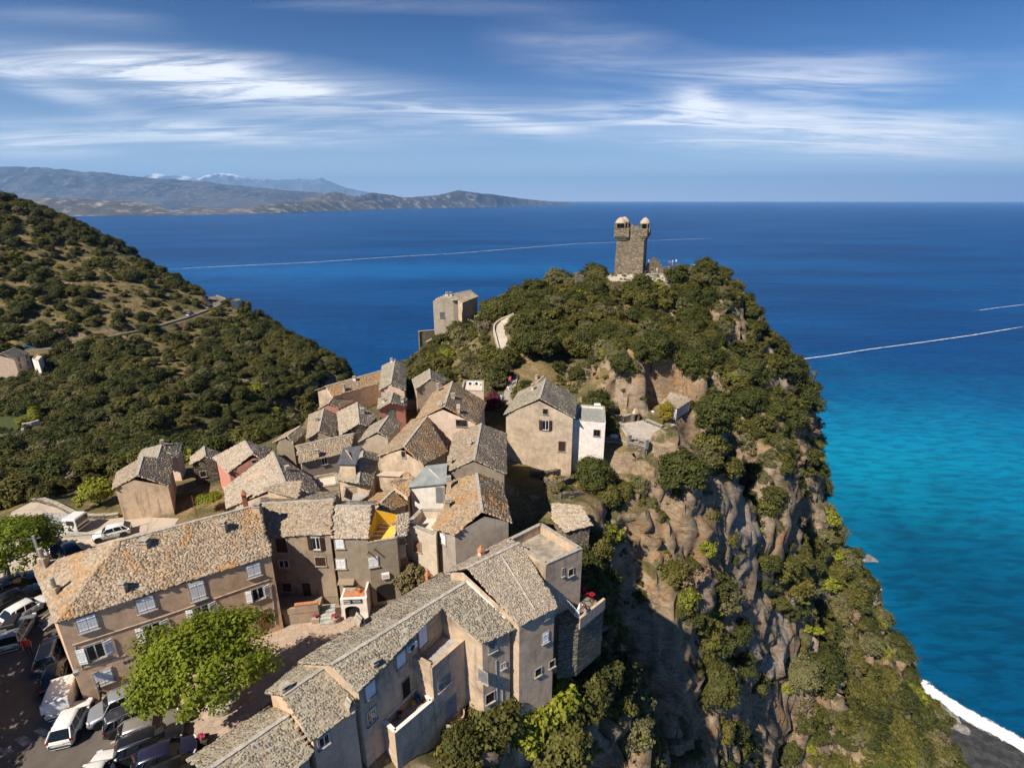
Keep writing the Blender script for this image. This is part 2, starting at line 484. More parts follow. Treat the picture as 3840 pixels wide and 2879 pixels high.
# ------------------------------------------------------------------ terrain
CTRL = [
    # square, parking and village floor
    (-85, 20, 132), (-60, 25, 133), (-40, 22, 133), (-30, 28, 133), (-19, 39, 133), (-10, 46, 132.5), (-30, 45, 133), (-54, 58, 133),
    (-72, 50, 132.5), (-45, 70, 132.5), (-30, 10, 132), (-55, 5, 130), (-3, 47, 131), (2, 58, 131), (-20, 60, 133.5), (-22, 80, 135), (-6, 75, 134.5),
    (7, 72, 131.0), (-38, 90, 131), (-2, 97, 141.2), (0, 86, 137.3), (2, 92, 139.8), (-2.6, 105, 143.8), (-15, 107, 137), (-11, 95, 136.5), (-8, 26, 129), (-14, 18, 128), (-28, 100, 134),
    # gardens and crag
    (15, 73, 131), (22, 80, 134.5), (26, 84, 135.5), (31, 94, 138), (37, 104, 139.5), (14, 95, 138.8), (34, 119, 142.6), (22, 112, 143), (10, 108, 143.0),
    (27, 129, 149.0), (30, 135, 151.5), (44, 139, 152), (52, 142, 152), (38, 148, 151.5), (20, 137, 150), (8, 127, 148.2), (16, 121, 147), (1, 116, 145.8), (-5, 117, 143), (-10, 122, 141), (-14, 126, 139), (4, 136, 146), (40, 125, 146.3), (50, 130, 147),
    # cliff edge to the right of the village
    (5, 43, 121), (10, 48, 121), (12, 58, 122), (17, 67, 127), (12, 40, 110), (16, 50, 106), (22, 60, 109), (27, 66, 112), (34, 74, 115), (22, 71, 129.3), (27, 76, 130.5), (31, 79, 130.5), (0, 29, 119), (3, 35, 120), (6, 40, 122),
    (-3, 22, 117), (29, 84, 133.5), (40, 82, 119), (33, 91, 136.5), (25, 77, 133), (34, 87, 134.5), (46, 88, 122), (45, 95, 124), (49, 108, 131), (57, 124, 134), (62, 134, 136), (60, 142, 139),
    # face and rib running right to the sea
    (72, 145, 131), (76, 145, 129), (79, 142, 121), (85, 140, 110), (87, 140, 102), (91, 140, 91), (92, 139, 80), (99, 140, 69), (110, 143, 53), (127, 142, 27), (141, 144, 2),
    (43, 90, 95), (30, 80, 104), (60, 110, 103), (70, 120, 104), (80, 128, 100), (54, 79, 60), (40, 66, 74), (20, 45, 86), (15, 56, 100), (30, 55, 80), (75, 100, 70), (90, 120, 70),
    (100, 110, 48), (117, 125, 32), (115, 100, 24), (140, 120, 1), (95, 80, 38), (70, 60, 44), (40, 30, 62), (10, 20, 90), (10, 0, 85), (60, 20, 40), (110, 50, 18), (132, 60, 2), (130, 20, 2), (90, 0, 20),
    # behind the rib and the tower
    (85, 155, 95), (100, 160, 50), (115, 168, 10), (150, 165, -6), (75, 165, 90), (90, 185, 20), (70, 180, 60), (60, 155, 138), (50, 165, 110), (40, 190, 40), (40, 215, -6), (10, 170, 95), (5, 205, 10), (15, 150, 142),
    (-16, 140, 128), (-22, 125, 132), (-25, 155, 90), (-30, 190, 30), (-30, 230, -6), (-40, 110, 120), (-50, 135, 96), (-48, 170, 60), (-52, 215, 20), (-50, 250, -6),
    # valley and the spur with the road
    (-91, 185, 96), (-93, 140, 104), (-70, 105, 115), (-126, 142, 108), (-133, 128, 112), (-150, 128, 113), (-90, 95, 119), (-105, 75, 124), (-120, 60, 126), (-150, 60, 128), (-180, 90, 124), (-186, 189, 106), (-170, 165, 108), (-210, 180, 110),
    (-186, 208, 113.6), (-163, 231, 115.5), (-156, 272, 117), (-164, 297, 117), (-150, 250, 112), (-235, 295, 136), (-246, 274, 138), (-327, 360, 172), (-256, 342, 149.5), (-208, 319, 130), (-180, 250, 122), (-200, 240, 127), (-240, 230, 134), (-300, 280, 155), (-330, 220, 158), (-260, 180, 130), (-420, 300, 190), (-420, 150, 170),
    (-300, 420, 110), (-220, 390, 70), (-170, 350, 60), (-120, 340, 10), (-143, 287, 113.6), (-118, 273, 102), (-97, 260, 96), (-85, 249, 92), (-66, 258, 55), (-70, 290, 30), (-40, 275, -6), (-90, 330, -6), (-160, 400, -6), (-250, 470, -6), (-400, 460, 120),
    (-108, 226, 103), (-83, 219, 96), (-70, 235, 75), (-120, 205, 107), (-135, 180, 110), (-70, 200, 75), (-72, 165, 84),
]
def tps_fit(P, lam=0.02):
    P = np.array(P, float); n = len(P)
    S = 100.0
    xy = P[:, :2] / S
    d2 = ((xy[:, None] - xy[None]) ** 2).sum(-1)
    K = 0.5 * d2 * np.log(d2 + 1e-12)
    A = np.zeros((n + 3, n + 3)); A[:n, :n] = K + lam * 0.001 * np.eye(n)
    A[:n, n] = 1; A[:n, n + 1:] = xy; A[n, :n] = 1; A[n + 1:, :n] = xy.T
    w = np.linalg.solve(A, np.r_[P[:, 2], 0, 0, 0])
    return xy, w, S
_T = tps_fit(CTRL)
def tps(X, Y):
    xy, w, S = _T
    sh = X.shape; q = np.stack([X.ravel() / S, Y.ravel() / S], 1)
    out = np.empty(len(q))
    for i in range(0, len(q), 20000):
        c = q[i:i + 20000]
        d2 = ((c[:, None] - xy[None]) ** 2).sum(-1)
        out[i:i + 20000] = (0.5 * d2 * np.log(d2 + 1e-12)) @ w[:len(xy)] + w[len(xy)] + c @ w[len(xy) + 1:]
    return out.reshape(sh)
def sdist(X, Y, poly):
    """distance to a polygon, negative inside"""
    P = np.array(poly, float); n = len(P)
    inside = np.zeros(X.shape, bool); dm = np.full(X.shape, 1e9)
    for i in range(n):
        a, b = P[i], P[(i + 1) % n]
        c = ((a[1] > Y) != (b[1] > Y)) & (X < (b[0] - a[0]) * (Y - a[1]) / (b[1] - a[1] + 1e-12) + a[0])
        inside ^= c
        e = b - a; t = np.clip(((X - a[0]) * e[0] + (Y - a[1]) * e[1]) / (e @ e + 1e-12), 0, 1)
        dm = np.minimum(dm, np.hypot(X - a[0] - t * e[0], Y - a[1] - t * e[1]))
    return np.where(inside, -dm, dm)
def pdist(X, Y, line):
    P = np.array(line, float); dm = np.full(X.shape, 1e9); zz = np.zeros(X.shape)
    for i in range(len(P) - 1):
        a, b = P[i], P[i + 1]; e = b[:2] - a[:2]
        t = np.clip(((X - a[0]) * e[0] + (Y - a[1]) * e[1]) / (e @ e + 1e-12), 0, 1)
        d = np.hypot(X - a[0] - t * e[0], Y - a[1] - t * e[1])
        m = d < dm
        dm = np.where(m, d, dm); zz = np.where(m, a[2] + t * (b[2] - a[2]), zz)
    return dm, zz
SQUARE_Z = 133.0
# level places: (polygon, height)
PAD_SQUARE = [(-64, 12), (-22, 12), (-21, 22), (-14, 30), (-6, 42), (-14, 47), (-30, 40), (-58, 40)]
_lot = [at_z('A', x, y, SQUARE_Z) for x, y in ((90, 640), (250, 560), (430, 610), (640, 690), (1090, 680), (1350, 690), (1200, 900), (300, 1100), (0, 1150), (-60, 900))]
PAD_LOT = [(p.x, p.y) for p in _lot]
PAD_TOWER = [(22.5, 131.5), (34, 128.5), (41, 131), (50, 136), (56, 140), (50, 148), (36, 147), (25, 142)]
_lawn = [at_z('M', x, y, 112.0) for x, y in ((-80, 1000), (340, 950), (450, 1080), (260, 1110), (260, 1300), (-60, 1420))]
PAD_LAWN = [(p.x, p.y) for p in _lawn]
_gt = [at_z('G', x, y, 135.2) for x, y in ((1330, 850), (1620, 815), (1840, 880), (1830, 900), (1600, 1020), (1450, 950))]
PAD_TERR = [(p.x, p.y) for p in _gt]
PAD_SHED = [(23, 82), (27, 81), (31, 85), (29, 89), (24, 88)]
PAD_YARD = [tuple(at_z('Y', x, y, 133.9).xy) for x, y in ((60, 740), (300, 720), (590, 1000), (640, 1260), (370, 1190), (80, 1180))]
PADS = [(PAD_YARD, 133.9, 0.8), (PAD_SQUARE, 132.98, 3.0), (PAD_LOT, 132.98, 4.0), (PAD_TOWER, 151.4, 4.0), (PAD_LAWN, 112.0, 2.5), (PAD_TERR, 135.2, 1.2), (PAD_SHED, 135.9, 1.0)]
ROAD = [(-240, 175, 113), (-205, 192, 113.3), (-186, 208, 113.6), (-172, 222, 114.8), (-163, 233, 115.5), (-158, 252, 116.3), (-156, 272, 117), (-158, 286, 117), (-166, 299, 117), (-176, 309, 117)]
def height(X, Y, detail=True):
    X = np.asarray(X, float); Y = np.asarray(Y, float)
    Z = tps(X, Y)
    if detail:
        # exposure of rock grows with steepness
        e = 1.5
        gx = (tps(X + e, Y) - tps(X - e, Y)) / (2 * e); gy = (tps(X, Y + e) - tps(X, Y - e)) / (2 * e)
        st = np.clip((np.hypot(gx, gy) - 0.35) / 0.8, 0, 1)
        r = fbm(X / 9.0, Y / 9.0, 5, 3, 0.55, ridge=True) - 0.55
        b = fbm(X / 28.0, Y / 28.0, 4, 9) - 0.5
        # gullies run down the face
        g = fbm((X * 0.42 + Y * 0.91) / 15.0, (X * 0.91 - Y * 0.42) / 48.0, 4, 21, ridge=True) - 0.6
        Z = Z + st * (r * 7.5 + g * 15.0 * np.clip((X - 28) / 25, 0.35, 1)) + b * (1.0 + 4.0 * st)
        # ledges
        Z = Z + st * 0.9 * (np.abs(((Z + X * 0.35) / 3.1) % 1.0 - 0.5) * 2 - 0.5) * 1.4
        Z = Z + (fbm(X / 2.2, Y / 2.2, 3, 5) - 0.5) * (0.25 + 1.3 * st)
    vil = [(-66, 12), (-20, 12), (-14, 22), (-4, 36), (2, 46), (9, 58), (16, 70), (16, 78), (0, 90), (-34, 96), (-44, 84), (-58, 62)]
    d = sdist(X, Y, vil)
    Z0 = tps(X, Y)
    k = np.clip(d / 4.0, 0, 1)
    Z = Z * k + Z0 * (1 - k)
    for poly, pz, soft in PADS:
        d = sdist(X, Y, poly)
        k = np.clip(d / soft, 0, 1); k = k * k * (3 - 2 * k)
        Z = Z * k + (pz - 0.02) * (1 - k)
    d, rz = pdist(X, Y, ROAD)
    k = np.clip((d - 3.2) / 3.0, 0, 1); k = k * k * (3 - 2 * k)
    Z = Z * k + (rz - 0.05) * (1 - k)
    return Z
GX0, GX1, GY0, GY1, GS = -440.0, 200.0, -40.0, 480.0, 1.3
_nx, _ny = int((GX1 - GX0) / GS) + 1, int((GY1 - GY0) / GS) + 1
_gx = GX0 + np.arange(_nx) * GS; _gy = GY0 + np.arange(_ny) * GS
_XX, _YY = np.meshgrid(_gx, _gy)
GZ = np.maximum(height(_XX, _YY), -9.0)
def ground(x, y):
    """terrain height by bilinear lookup"""
    fx = np.clip((np.asarray(x, float) - GX0) / GS, 0, _nx - 1.001); fy = np.clip((np.asarray(y, float) - GY0) / GS, 0, _ny - 1.001)
    i = fx.astype(int); j = fy.astype(int); u = fx - i; v = fy - j
    return (GZ[j, i] * (1 - u) + GZ[j, i + 1] * u) * (1 - v) + (GZ[j + 1, i] * (1 - u) + GZ[j + 1, i + 1] * u) * v
def slope(x, y, e=1.3):
    return np.hypot((ground(x + e, y) - ground(x - e, y)) / (2 * e), (ground(x, y + e) - ground(x, y - e)) / (2 * e))

def m_terrain():
    t = NT('hill_ground')
    p = t.pos()
    geo = t.n.new('ShaderNodeNewGeometry')
    nz = sepz(t, geo.outputs['Normal'])
    n1 = t.noise(0.06, 6, 0.65); n2 = t.noise(0.45, 6, 0.65); n3 = t.noise(3.0, 5, 0.7); n4 = t.noise(11.0, 4, 0.7)
    grass = t.mix(t.ramp(n2, 0.3, 0.7), (0.20, 0.13, 0.06), (0.36, 0.25, 0.12))
    grass = t.mix(t.ramp(n3, 0.42, 0.62), grass, (0.10, 0.095, 0.035))
    green = t.mix(t.ramp(n3, 0.35, 0.65), (0.05, 0.05, 0.018), (0.12, 0.105, 0.04))
    soil = t.mix(t.ramp(t.noise(0.12, 5, 0.6, dist=0.8), 0.42, 0.60), green, grass)
    # schist: thin tilted beds
    v = t.map(p, (0.55, 0.55, 1.9), rot=(0.28, -0.34, 0.5))
    beds = t.noise(1.0, 8, 0.74, vec=v, dist=0.2)
    rock = t.cramp(beds, [(0.25, (0.05, 0.038, 0.027)), (0.42, (0.20, 0.15, 0.10)), (0.58, (0.33, 0.25, 0.165)), (0.8, (0.48, 0.40, 0.30))])
    rust = t.math('MULTIPLY', t.ramp(t.noise(0.10, 5, 0.65, vec=t.map(p, loc=(5, 9, 2))), 0.45, 0.62), t.ramp(t.noise(0.9, 5, 0.7), 0.42, 0.62))
    rock = t.mix(t.math('MULTIPLY', rust, 0.75), rock, (0.36, 0.17, 0.055))
    pale = t.math('MULTIPLY', t.ramp(t.noise(0.055, 4, 0.6, vec=t.map(p, loc=(40, 2, 7))), 0.55, 0.68), t.ramp(n3, 0.35, 0.6))
    rock = t.mix(t.math('MULTIPLY', pale, 0.7), rock, (0.45, 0.41, 0.37))
    crk = t.voro(0.85, t.map(p, (0.7, 0.7, 1.7), rot=(0.28, -0.34, 0.5)), 'DISTANCE_TO_EDGE')
    rock = t.mix(t.math('MULTIPLY', t.math('MULTIPLY', t.ramp(crk, 0.0, 0.10, 1.0, 0.0), t.ramp(n2, 0.42, 0.62)), 0.6), rock, (0.035, 0.027, 0.02))
    fac = t.ramp(t.math('ADD', nz, t.math('MULTIPLY', t.math('SUBTRACT', n2, 0.5), 0.5)), 0.66, 0.84, 1.0, 0.0)
    c = t.mix(fac, soil, rock)
    outc = t.math('MULTIPLY', t.ramp(t.noise(0.25, 6, 0.7, vec=t.map(p, loc=(3, 3, 3))), 0.56, 0.64), 0.85)
    c = t.mix(outc, c, rock)
    c = t.mix(t.math('MULTIPLY', t.ramp(n4, 0.35, 0.7), 0.35), c, (0.05, 0.045, 0.03))
    t.set(Base_Color=c, Roughness=0.97)
    t.bump(t.math('ADD', beds, t.math('MULTIPLY', n3, 0.6)), 0.35, 0.15)
    return t.m
MT = m_terrain()
def vnoise3(x, y, z, seed=0):
    k = np.floor(z); f = z - k; f = f * f * (3 - 2 * f)
    a = vnoise(x + k * 37.17, y + k * 91.73, seed); b = vnoise(x + (k + 1) * 37.17, y + (k + 1) * 91.73, seed)
    return a * (1 - f) + b * f
CR = (-9.0, 168.0, 14.0, 222.0)          # craggy rectangle
_i = np.arange(_nx * _ny).reshape(_ny, _nx)
_q = np.stack([_i[:-1, :-1], _i[:-1, 1:], _i[1:, 1:], _i[1:, :-1]], -1).reshape(-1, 4)
_zm = GZ.ravel()[_q].max(1)
_cx = _XX.ravel()[_q].mean(1); _cy = _YY.ravel()[_q].mean(1)
_in = (_cx > CR[0] + 2.5) & (_cx < CR[1] - 2.5) & (_cy > CR[2] + 2.5) & (_cy < CR[3] - 2.5)
_zl = GZ.ravel() - 0.25 * ((_XX.ravel() > CR[0] + 1) & (_XX.ravel() < CR[1] - 1) & (_YY.ravel() > CR[2] + 1) & (_YY.ravel() < CR[3] - 1))
terrain = np_mesh('terrain', np.stack([_XX.ravel(), _YY.ravel(), _zl], 1), _q[(_zm > -6) & ~_in], MT, smooth=False)
def crag():
    g = 0.52
    xs = np.arange(CR[0], CR[1] + .01, g); ys = np.arange(CR[2], CR[3] + .01, g)
    X, Y = np.meshgrid(xs, ys); Z = np.maximum(height(X, Y), -9.0)
    gy, gx = np.gradient(Z, g, g)
    n = np.stack([-gx, -gy, np.ones_like(Z)], -1); st = np.clip((np.hypot(gx, gy) - .45) / .8, 0, 1); n /= np.linalg.norm(n, axis=-1)[..., None]
    ed = np.minimum(np.minimum(X - CR[0], CR[1] - X), np.minimum(Y - CR[2], CR[3] - Y)); st = st * np.clip(ed / 4, 0, 1)
    for pl in (PAD_TERR, PAD_SHED, PAD_SQUARE, PAD_YARD): st = st * np.clip((sdist(X, Y, pl) - .2) / 1.0, 0, 1)
    # tilted beds stick out by different amounts; big blocks and joints break them
    bed = Z * 0.92 + X * 0.30 - Y * 0.16
    warp = (vnoise3(X / 5, Y / 5, Z / 5, 4) - .5) * 2.0
    l1 = vnoise(bed / 1.15 + warp, X * 0.05 + Y * .04, 31); l2 = vnoise(bed / 0.42 + warp * 2, X * .09, 32)
    # fractured blocks: each cell of a jittered lattice, flattened along the bedding, stands at its own depth
    def cells(sx, sz, seed):
        u, v, w = X / sx + warp * .25, Y / sx - warp * .2, bed / sz
        iu, iv, iw = np.floor(u), np.floor(v), np.floor(w); best = np.full(X.shape, 9e9); val = np.zeros(X.shape)
        h = lambda a, b, c, k: ((np.sin(a * 127.1 + b * 311.7 + c * 74.7 + k * 19.3 + seed) * 43758.5453) % 1.0)
        for da in (-1, 0, 1):
            for db in (-1, 0, 1):
                for dc in (-1, 0, 1):
                    a, b, c = iu + da, iv + db, iw + dc
                    d2 = (a + h(a, b, c, 1) - u) ** 2 + (b + h(a, b, c, 2) - v) ** 2 + (c + h(a, b, c, 3) - w) ** 2
                    m = d2 < best; best = np.where(m, d2, best); val = np.where(m, h(a, b, c, 4), val)
        return val
    blk = cells(3.6, 2.6, 1.0); sm_ = cells(1.5, 0.9, 5.0)
    big = 1 - np.abs(2 * vnoise3(X / 13, Y / 13, Z / 20, 35) - 1)
    d = st * ((l1 - .5) * .9 + (np.round(l2 * 3) / 3 - .5) * .4 + (blk - .5) * 2.4 + (sm_ - .5) * .95 + (big - .5) * 2.6)
    P = np.stack([X, Y, Z], -1) + n * d[..., None]
    i = np.arange(X.size).reshape(X.shape)
    q = np.stack([i[:-1, :-1], i[:-1, 1:], i[1:, 1:], i[1:, :-1]], -1).reshape(-1, 4)
    o = np_mesh('cliff', P.reshape(-1, 3), q[Z.ravel()[q].max(1) > -6], MT, smooth=False)
    return tag(o, kind='structure')
crag()
tag(terrain, kind='structure')

# ------------------------------------------------------------------ sea, surf, beach
def m_sea():
    t = NT('sea_water')
    p = t.pos()
    def blob(px, py, rx, ry, rot=0.0):
        c = at_z('X', px, py, 0.0)
        v = t.map(p, loc=(-c.x, -c.y, 0))
        v = t.map(v, scale=(1 / rx, 1 / ry, 0), rot=(0, 0, rot)) if False else v
        n = t.n.new('ShaderNodeVectorRotate'); n.inputs['Angle'].default_value = -rot; n.rotation_type = 'Z_AXIS'
        t.l.new(v, n.inputs['Vector'])
        v = t.map(n.outputs[0], scale=(1 / rx, 1 / ry, 0))
        wob = t.n.new('ShaderNodeVectorMath'); wob.operation = 'ADD'
        wn_ = t.n.new('ShaderNodeVectorMath'); wn_.operation = 'SCALE'; wn_.inputs['Scale'].default_value = 1.35
        sb = t.n.new('ShaderNodeVectorMath'); sb.operation = 'SUBTRACT'; sb.inputs[1].default_value = (0.5, 0.5, 0.5)
        t.l.new(t.noise(0.012, 5, 0.6, out='Color'), sb.inputs[0]); t.l.new(sb.outputs[0], wn_.inputs[0])
        t.l.new(v, wob.inputs[0]); t.l.new(wn_.outputs[0], wob.inputs[1])
        ln = t.n.new('ShaderNodeVectorMath'); ln.operation = 'LENGTH'; t.l.new(wob.outputs[0], ln.inputs[0])
        return t.ramp(ln.outputs['Value'], 0.0, 1.45, 1.0, 0.0)
    deep = t.mix(t.ramp(t.noise(0.0012, 5, 0.6, vec=t.map(p, (1, 3, 1))), 0.35, 0.65), (0.001, 0.042, 0.160), (0.002, 0.070, 0.235))
    c = deep
    bank = blob(1450, 1010, 900, 230, 0.12)          # pale sandy shelf beyond the village
    c = t.mix(t.math('MULTIPLY', bank, 0.8), c, (0.003, 0.12, 0.36))
    milk = blob(3560, 1700, 330, 170, 0.25)
    c = t.mix(t.math('MULTIPLY', milk, 0.9), c, (0.001, 0.16, 0.33))
    milk3 = blob(3260, 1790, 150, 95, 0.5)
    c = t.mix(t.math('MULTIPLY', milk3, 0.9), c, (0.002, 0.26, 0.42))
    shore = blob(3660, 2250, 150, 90, 0.9)
    c = t.mix(t.math('MULTIPLY', shore, 0.85), c, (0.001, 0.066, 0.14))
    w1 = t.noise(0.16, 5, 0.6, vec=t.map(p, (0.45, 1.3, 1), rot=(0, 0, 0.25)), dist=0.4)
    w2 = t.noise(0.55, 4, 0.6, vec=t.map(p, (0.5, 1.2, 1), rot=(0, 0, 0.1)))
    w3 = t.noise(0.02, 4, 0.6, vec=t.map(p, (0.4, 1.6, 1), rot=(0, 0, 0.2)))
    c = t.mix(t.math('MULTIPLY', t.ramp(w1, 0.42, 0.62), 0.35), c, tuple((0.0005, 0.008, 0.026)))
    t.set(Base_Color=c, Roughness=0.38)
    t.b.inputs['IOR'].default_value = 1.33
    t.b.inputs['Specular IOR Level'].default_value = 0.09
    h = t.math('ADD', t.math('ADD', t.math('MULTIPLY', w1, 1.0), t.math('MULTIPLY', w2, 0.4)), t.math('MULTIPLY', w3, 4.0))
    t.bump(h, 0.55, 1.6)
    return t.m
_R = 90000.0
_sv, _sf = [], []
_rs = [0, 150, 300, 600, 1200, 2500, 5000, 10000, 20000, 40000, _R]
_na = 64
for k, r in enumerate(_rs):
    for a in range(_na):
        _sv.append((r * math.cos(2 * math.pi * a / _na) + 1.0, r * math.sin(2 * math.pi * a / _na), 0.0))
for k in range(len(_rs) - 1):
    for a in range(_na):
        b = (a + 1) % _na
        if k == 0: _sf.append((_na * 0, _na + a, _na + b))
        else: _sf.append((k * _na + a, (k + 1) * _na + a, (k + 1) * _na + b, k * _na + b))
sea = tag(mesh_obj('sea', _sv, _sf, m_sea()), kind='structure')

m_sand = NT('black_sand')
_n = m_sand.noise(0.35, 6, 0.7); _n2 = m_sand.noise(9.0, 4, 0.7)
m_sand.set(Base_Color=m_sand.mix(m_sand.ramp(_n, 0.35, 0.7), (0.030, 0.031, 0.033), (0.085, 0.085, 0.085)), Roughness=0.95)
m_sand.bump(_n2, 0.5, 0.1)
_shore = [at_z('X', x, y, 0.0) for x, y in ((3440, 2560), (3462, 2590), (3540, 2650), (3640, 2710), (3760, 2775), (3900, 2850), (4100, 2950), (4400, 3100))]
_bv, _bf = [], []
_rows = [(-14, -1.6), (-3, -0.25), (0, 0.12), (3, 0.55), (9, 1.3), (22, 2.6), (60, 4.2)]
_sm = []
for i in range(len(_shore) - 1):
    for s in range(10): _sm.append(_shore[i].lerp(_shore[i + 1], s / 10))
_sm.append(_shore[-1])
for i, p in enumerate(_sm):
    d = (_sm[min(i + 1, len(_sm) - 1)] - _sm[max(i - 1, 0)]); nrm = Vector((d.y, -d.x, 0)).normalized()
    if nrm.x > 0: nrm = -nrm
    for (o, z) in _rows:
        w = 1.2 * math.sin(i * 0.55) + 0.8 * math.sin(i * 0.23 + 1)
        q = p + nrm * (o + w)
        _bv.append((q.x, q.y, z + 0.15 * mnoise.noise(Vector((q.x * 0.2, q.y * 0.2, 0)))))
_k = len(_rows)
for i in range(len(_sm) - 1):
    for j in range(_k - 1): _bf.append((i * _k + j, i * _k + j + 1, (i + 1) * _k + j + 1, (i + 1) * _k + j))
beach = tag(mesh_obj('beach', _bv, _bf, m_sand.m, smooth=True), kind='structure')

def m_foam(name, dens, sx, sy):
    t = NT(name)
    n = t.noise(1.0, 6, 0.7, vec=t.map(t.pos(), (sx, sy, 1)), dist=1.2)
    e = t.attr('edge')
    t.set(Base_Color=(0.75, 0.77, 0.78), Roughness=0.9, Alpha=t.math('MULTIPLY', t.ramp(t.math('ADD', n, t.math('MULTIPLY', e, dens)), 0.60, 0.85), 1.0))
    return t.m
def strip(name, pts, wid, mat, z, label, cat, cross=7):
    V, Fq, E = [], [], []
    for i, p in enumerate(pts):
        d = pts[min(i + 1, len(pts) - 1)] - pts[max(i - 1, 0)]; nr = Vector((-d.y, d.x, 0)).normalized()
        w = wid[i] if isinstance(wid, list) else wid
        for j in range(cross):
            u = j / (cross - 1) * 2 - 1
            q = p + nr * (u * w)
            V.append((q.x, q.y, z)); E.append((1 - abs(u)) * min(1, i / 4, (len(pts) - 1 - i) / 4 + 0.15))
    for i in range(len(pts) - 1):
        for j in range(cross - 1): Fq.append((i * cross + j, i * cross + j + 1, (i + 1) * cross + j + 1, (i + 1) * cross + j))
    o = np_mesh(name, np.array(V), np.array(Fq), mat, attrs={'edge': np.array(E)})
    return tag(o, label, cat, kind='stuff')
def poly_pts(ps, n=12):
    out = []
    for i in range(len(ps) - 1):
        for s in range(n): out.append(ps[i].lerp(ps[i + 1], s / n))
    return out + [ps[-1]]
_surf = [p.copy() for p in _sm]
strip('surf', [p + Vector((1.2, 2.4, 0)) for p in _surf[2:]], 4.2, m_foam('surf_foam', 0.85, 0.35, 0.35), 0.42, 'white surf breaking along the black beach', 'surf')
WK = m_foam('wake_foam', 0.36, 0.03, 0.12)
WK2 = m_foam('wake_foam_near', 0.42, 0.12, 0.3)
strip('boat_wake', poly_pts([at_z('X', x, y, 0) for x, y in ((560, 1014), (820, 1000), (1150, 985), (1500, 962), (1700, 951), (2150, 915), (2500, 900), (2720, 892))], 8), 4.5, WK, 0.25, 'long white boat wake crossing the blue bay behind the village', 'wake')
strip('boat_wake', poly_pts([at_z('X', x, y, 0) for x, y in ((2925, 1357), (3100, 1335), (3260, 1310), (3450, 1285), (3640, 1258), (3900, 1215))], 8), 1.5, WK2, 0.25, 'thin white boat wake on dark water beyond the cliff', 'wake')
strip('boat_wake', poly_pts([at_z('X', x, y, 0) for x, y in ((3640, 1168), (3720, 1157), (3800, 1147), (3860, 1140))], 8), 1.3, WK2, 0.25, 'short faint boat wake near the horizon side of open sea', 'wake')
# ------------------------------------------------------------------ far shore and mountains
def m_far(name, a, b, rock, snow=None):
    t = NT(name)
    n1 = t.noise(0.0011, 7, 0.68); n2 = t.noise(0.006, 6, 0.7)
    c = t.mix(t.ramp(n1, 0.35, 0.65), a, b)
    c = t.mix(t.math('MULTIPLY', t.ramp(n2, 0.50, 0.66), 0.8), c, rock)
    if snow:
        z = sepz(t, t.pos())
        geo = t.n.new('ShaderNodeNewGeometry')
        s = t.ramp(t.math('ADD', z, t.math('MULTIPLY', t.math('SUBTRACT', t.noise(0.0011, 5, 0.7), 0.5), 1500.0)), snow, snow + 260)
        c = t.mix(s, c, (0.75, 0.77, 0.8))
    t.set(Base_Color=c, Roughness=1.0)
    return t.m
def mountain_range(name, sil, dist, depth, mat, amp, nscale, seed, nu=420, nv=70, front=0.55):
    """a ridge whose skyline passes through the silhouette points; noise carves spurs on both flanks"""
    sil = sorted(sil)
    px = np.array([s[0] for s in sil], float); py = np.array([s[1] for s in sil], float)
    ds = np.array([s[2] if len(s) > 2 else dist for s in sil], float)
    az = (px - CX) / F_PX
    ux = np.linspace(az[0], az[-1], nu)
    pyi = np.interp(ux, az, py); di = np.interp(ux, az, ds)
    dyy = (CY - pyi) / F_PX
    fwd = CP + dyy * SP; up = -SP + dyy * CP
    hz = np.maximum(CAMZ + up / fwd * di, 2.0)          # crest height at distance di along +y
    V = []
    vv = np.linspace(-1, 1, nv)
    for i in range(nu):
        x0 = ux[i] / fwd[i] * di[i]
        for v in vv:
            d = v * depth * (front if v < 0 else 1.0)
            y = di[i] + d
            x = x0 * (y / di[i]) if False else x0 + d * ux[i] * 0.6
            V.append((x, y, hz[i], v))
    V = np.array(V)
    x, y, h, v = V.T
    prof = np.cos(np.clip(np.abs(v), 0, 1) * np.pi / 2) ** 1.15
    n = fbm(x / nscale, y / nscale, 6, seed, 0.55, ridge=True)
    n2 = fbm(x / (nscale * 0.3), y / (nscale * 0.3), 5, seed + 5, 0.55, ridge=True)
    k = np.abs(v) ** 0.7
    z = h * prof * (1 - k * amp * (1.25 - n) * 1.5) + h * (n2 - 0.6) * 0.34 * np.minimum(1, k * 2.4 + 0.22) * prof
    z = np.where(np.abs(v) > 0.999, -20, z)
    i = np.arange(nu * nv).reshape(nu, nv)
    q = np.stack([i[:-1, :-1], i[1:, :-1], i[1:, 1:], i[:-1, 1:]], -1).reshape(-1, 4)
    o = np_mesh(name, np.stack([x, y, z], 1), q, mat, smooth=True)
    return tag(o, kind='structure')
MF1 = m_far('far_scrub', (0.05, 0.054, 0.046), (0.115, 0.10, 0.085), (0.38, 0.32, 0.27))
MF2 = m_far('far_slope', (0.03, 0.036, 0.048), (0.085, 0.083, 0.088), (0.17, 0.155, 0.145))
MF3 = m_far('far_peaks', (0.08, 0.085, 0.09), (0.15, 0.15, 0.15), (0.25, 0.24, 0.23), snow=1480)
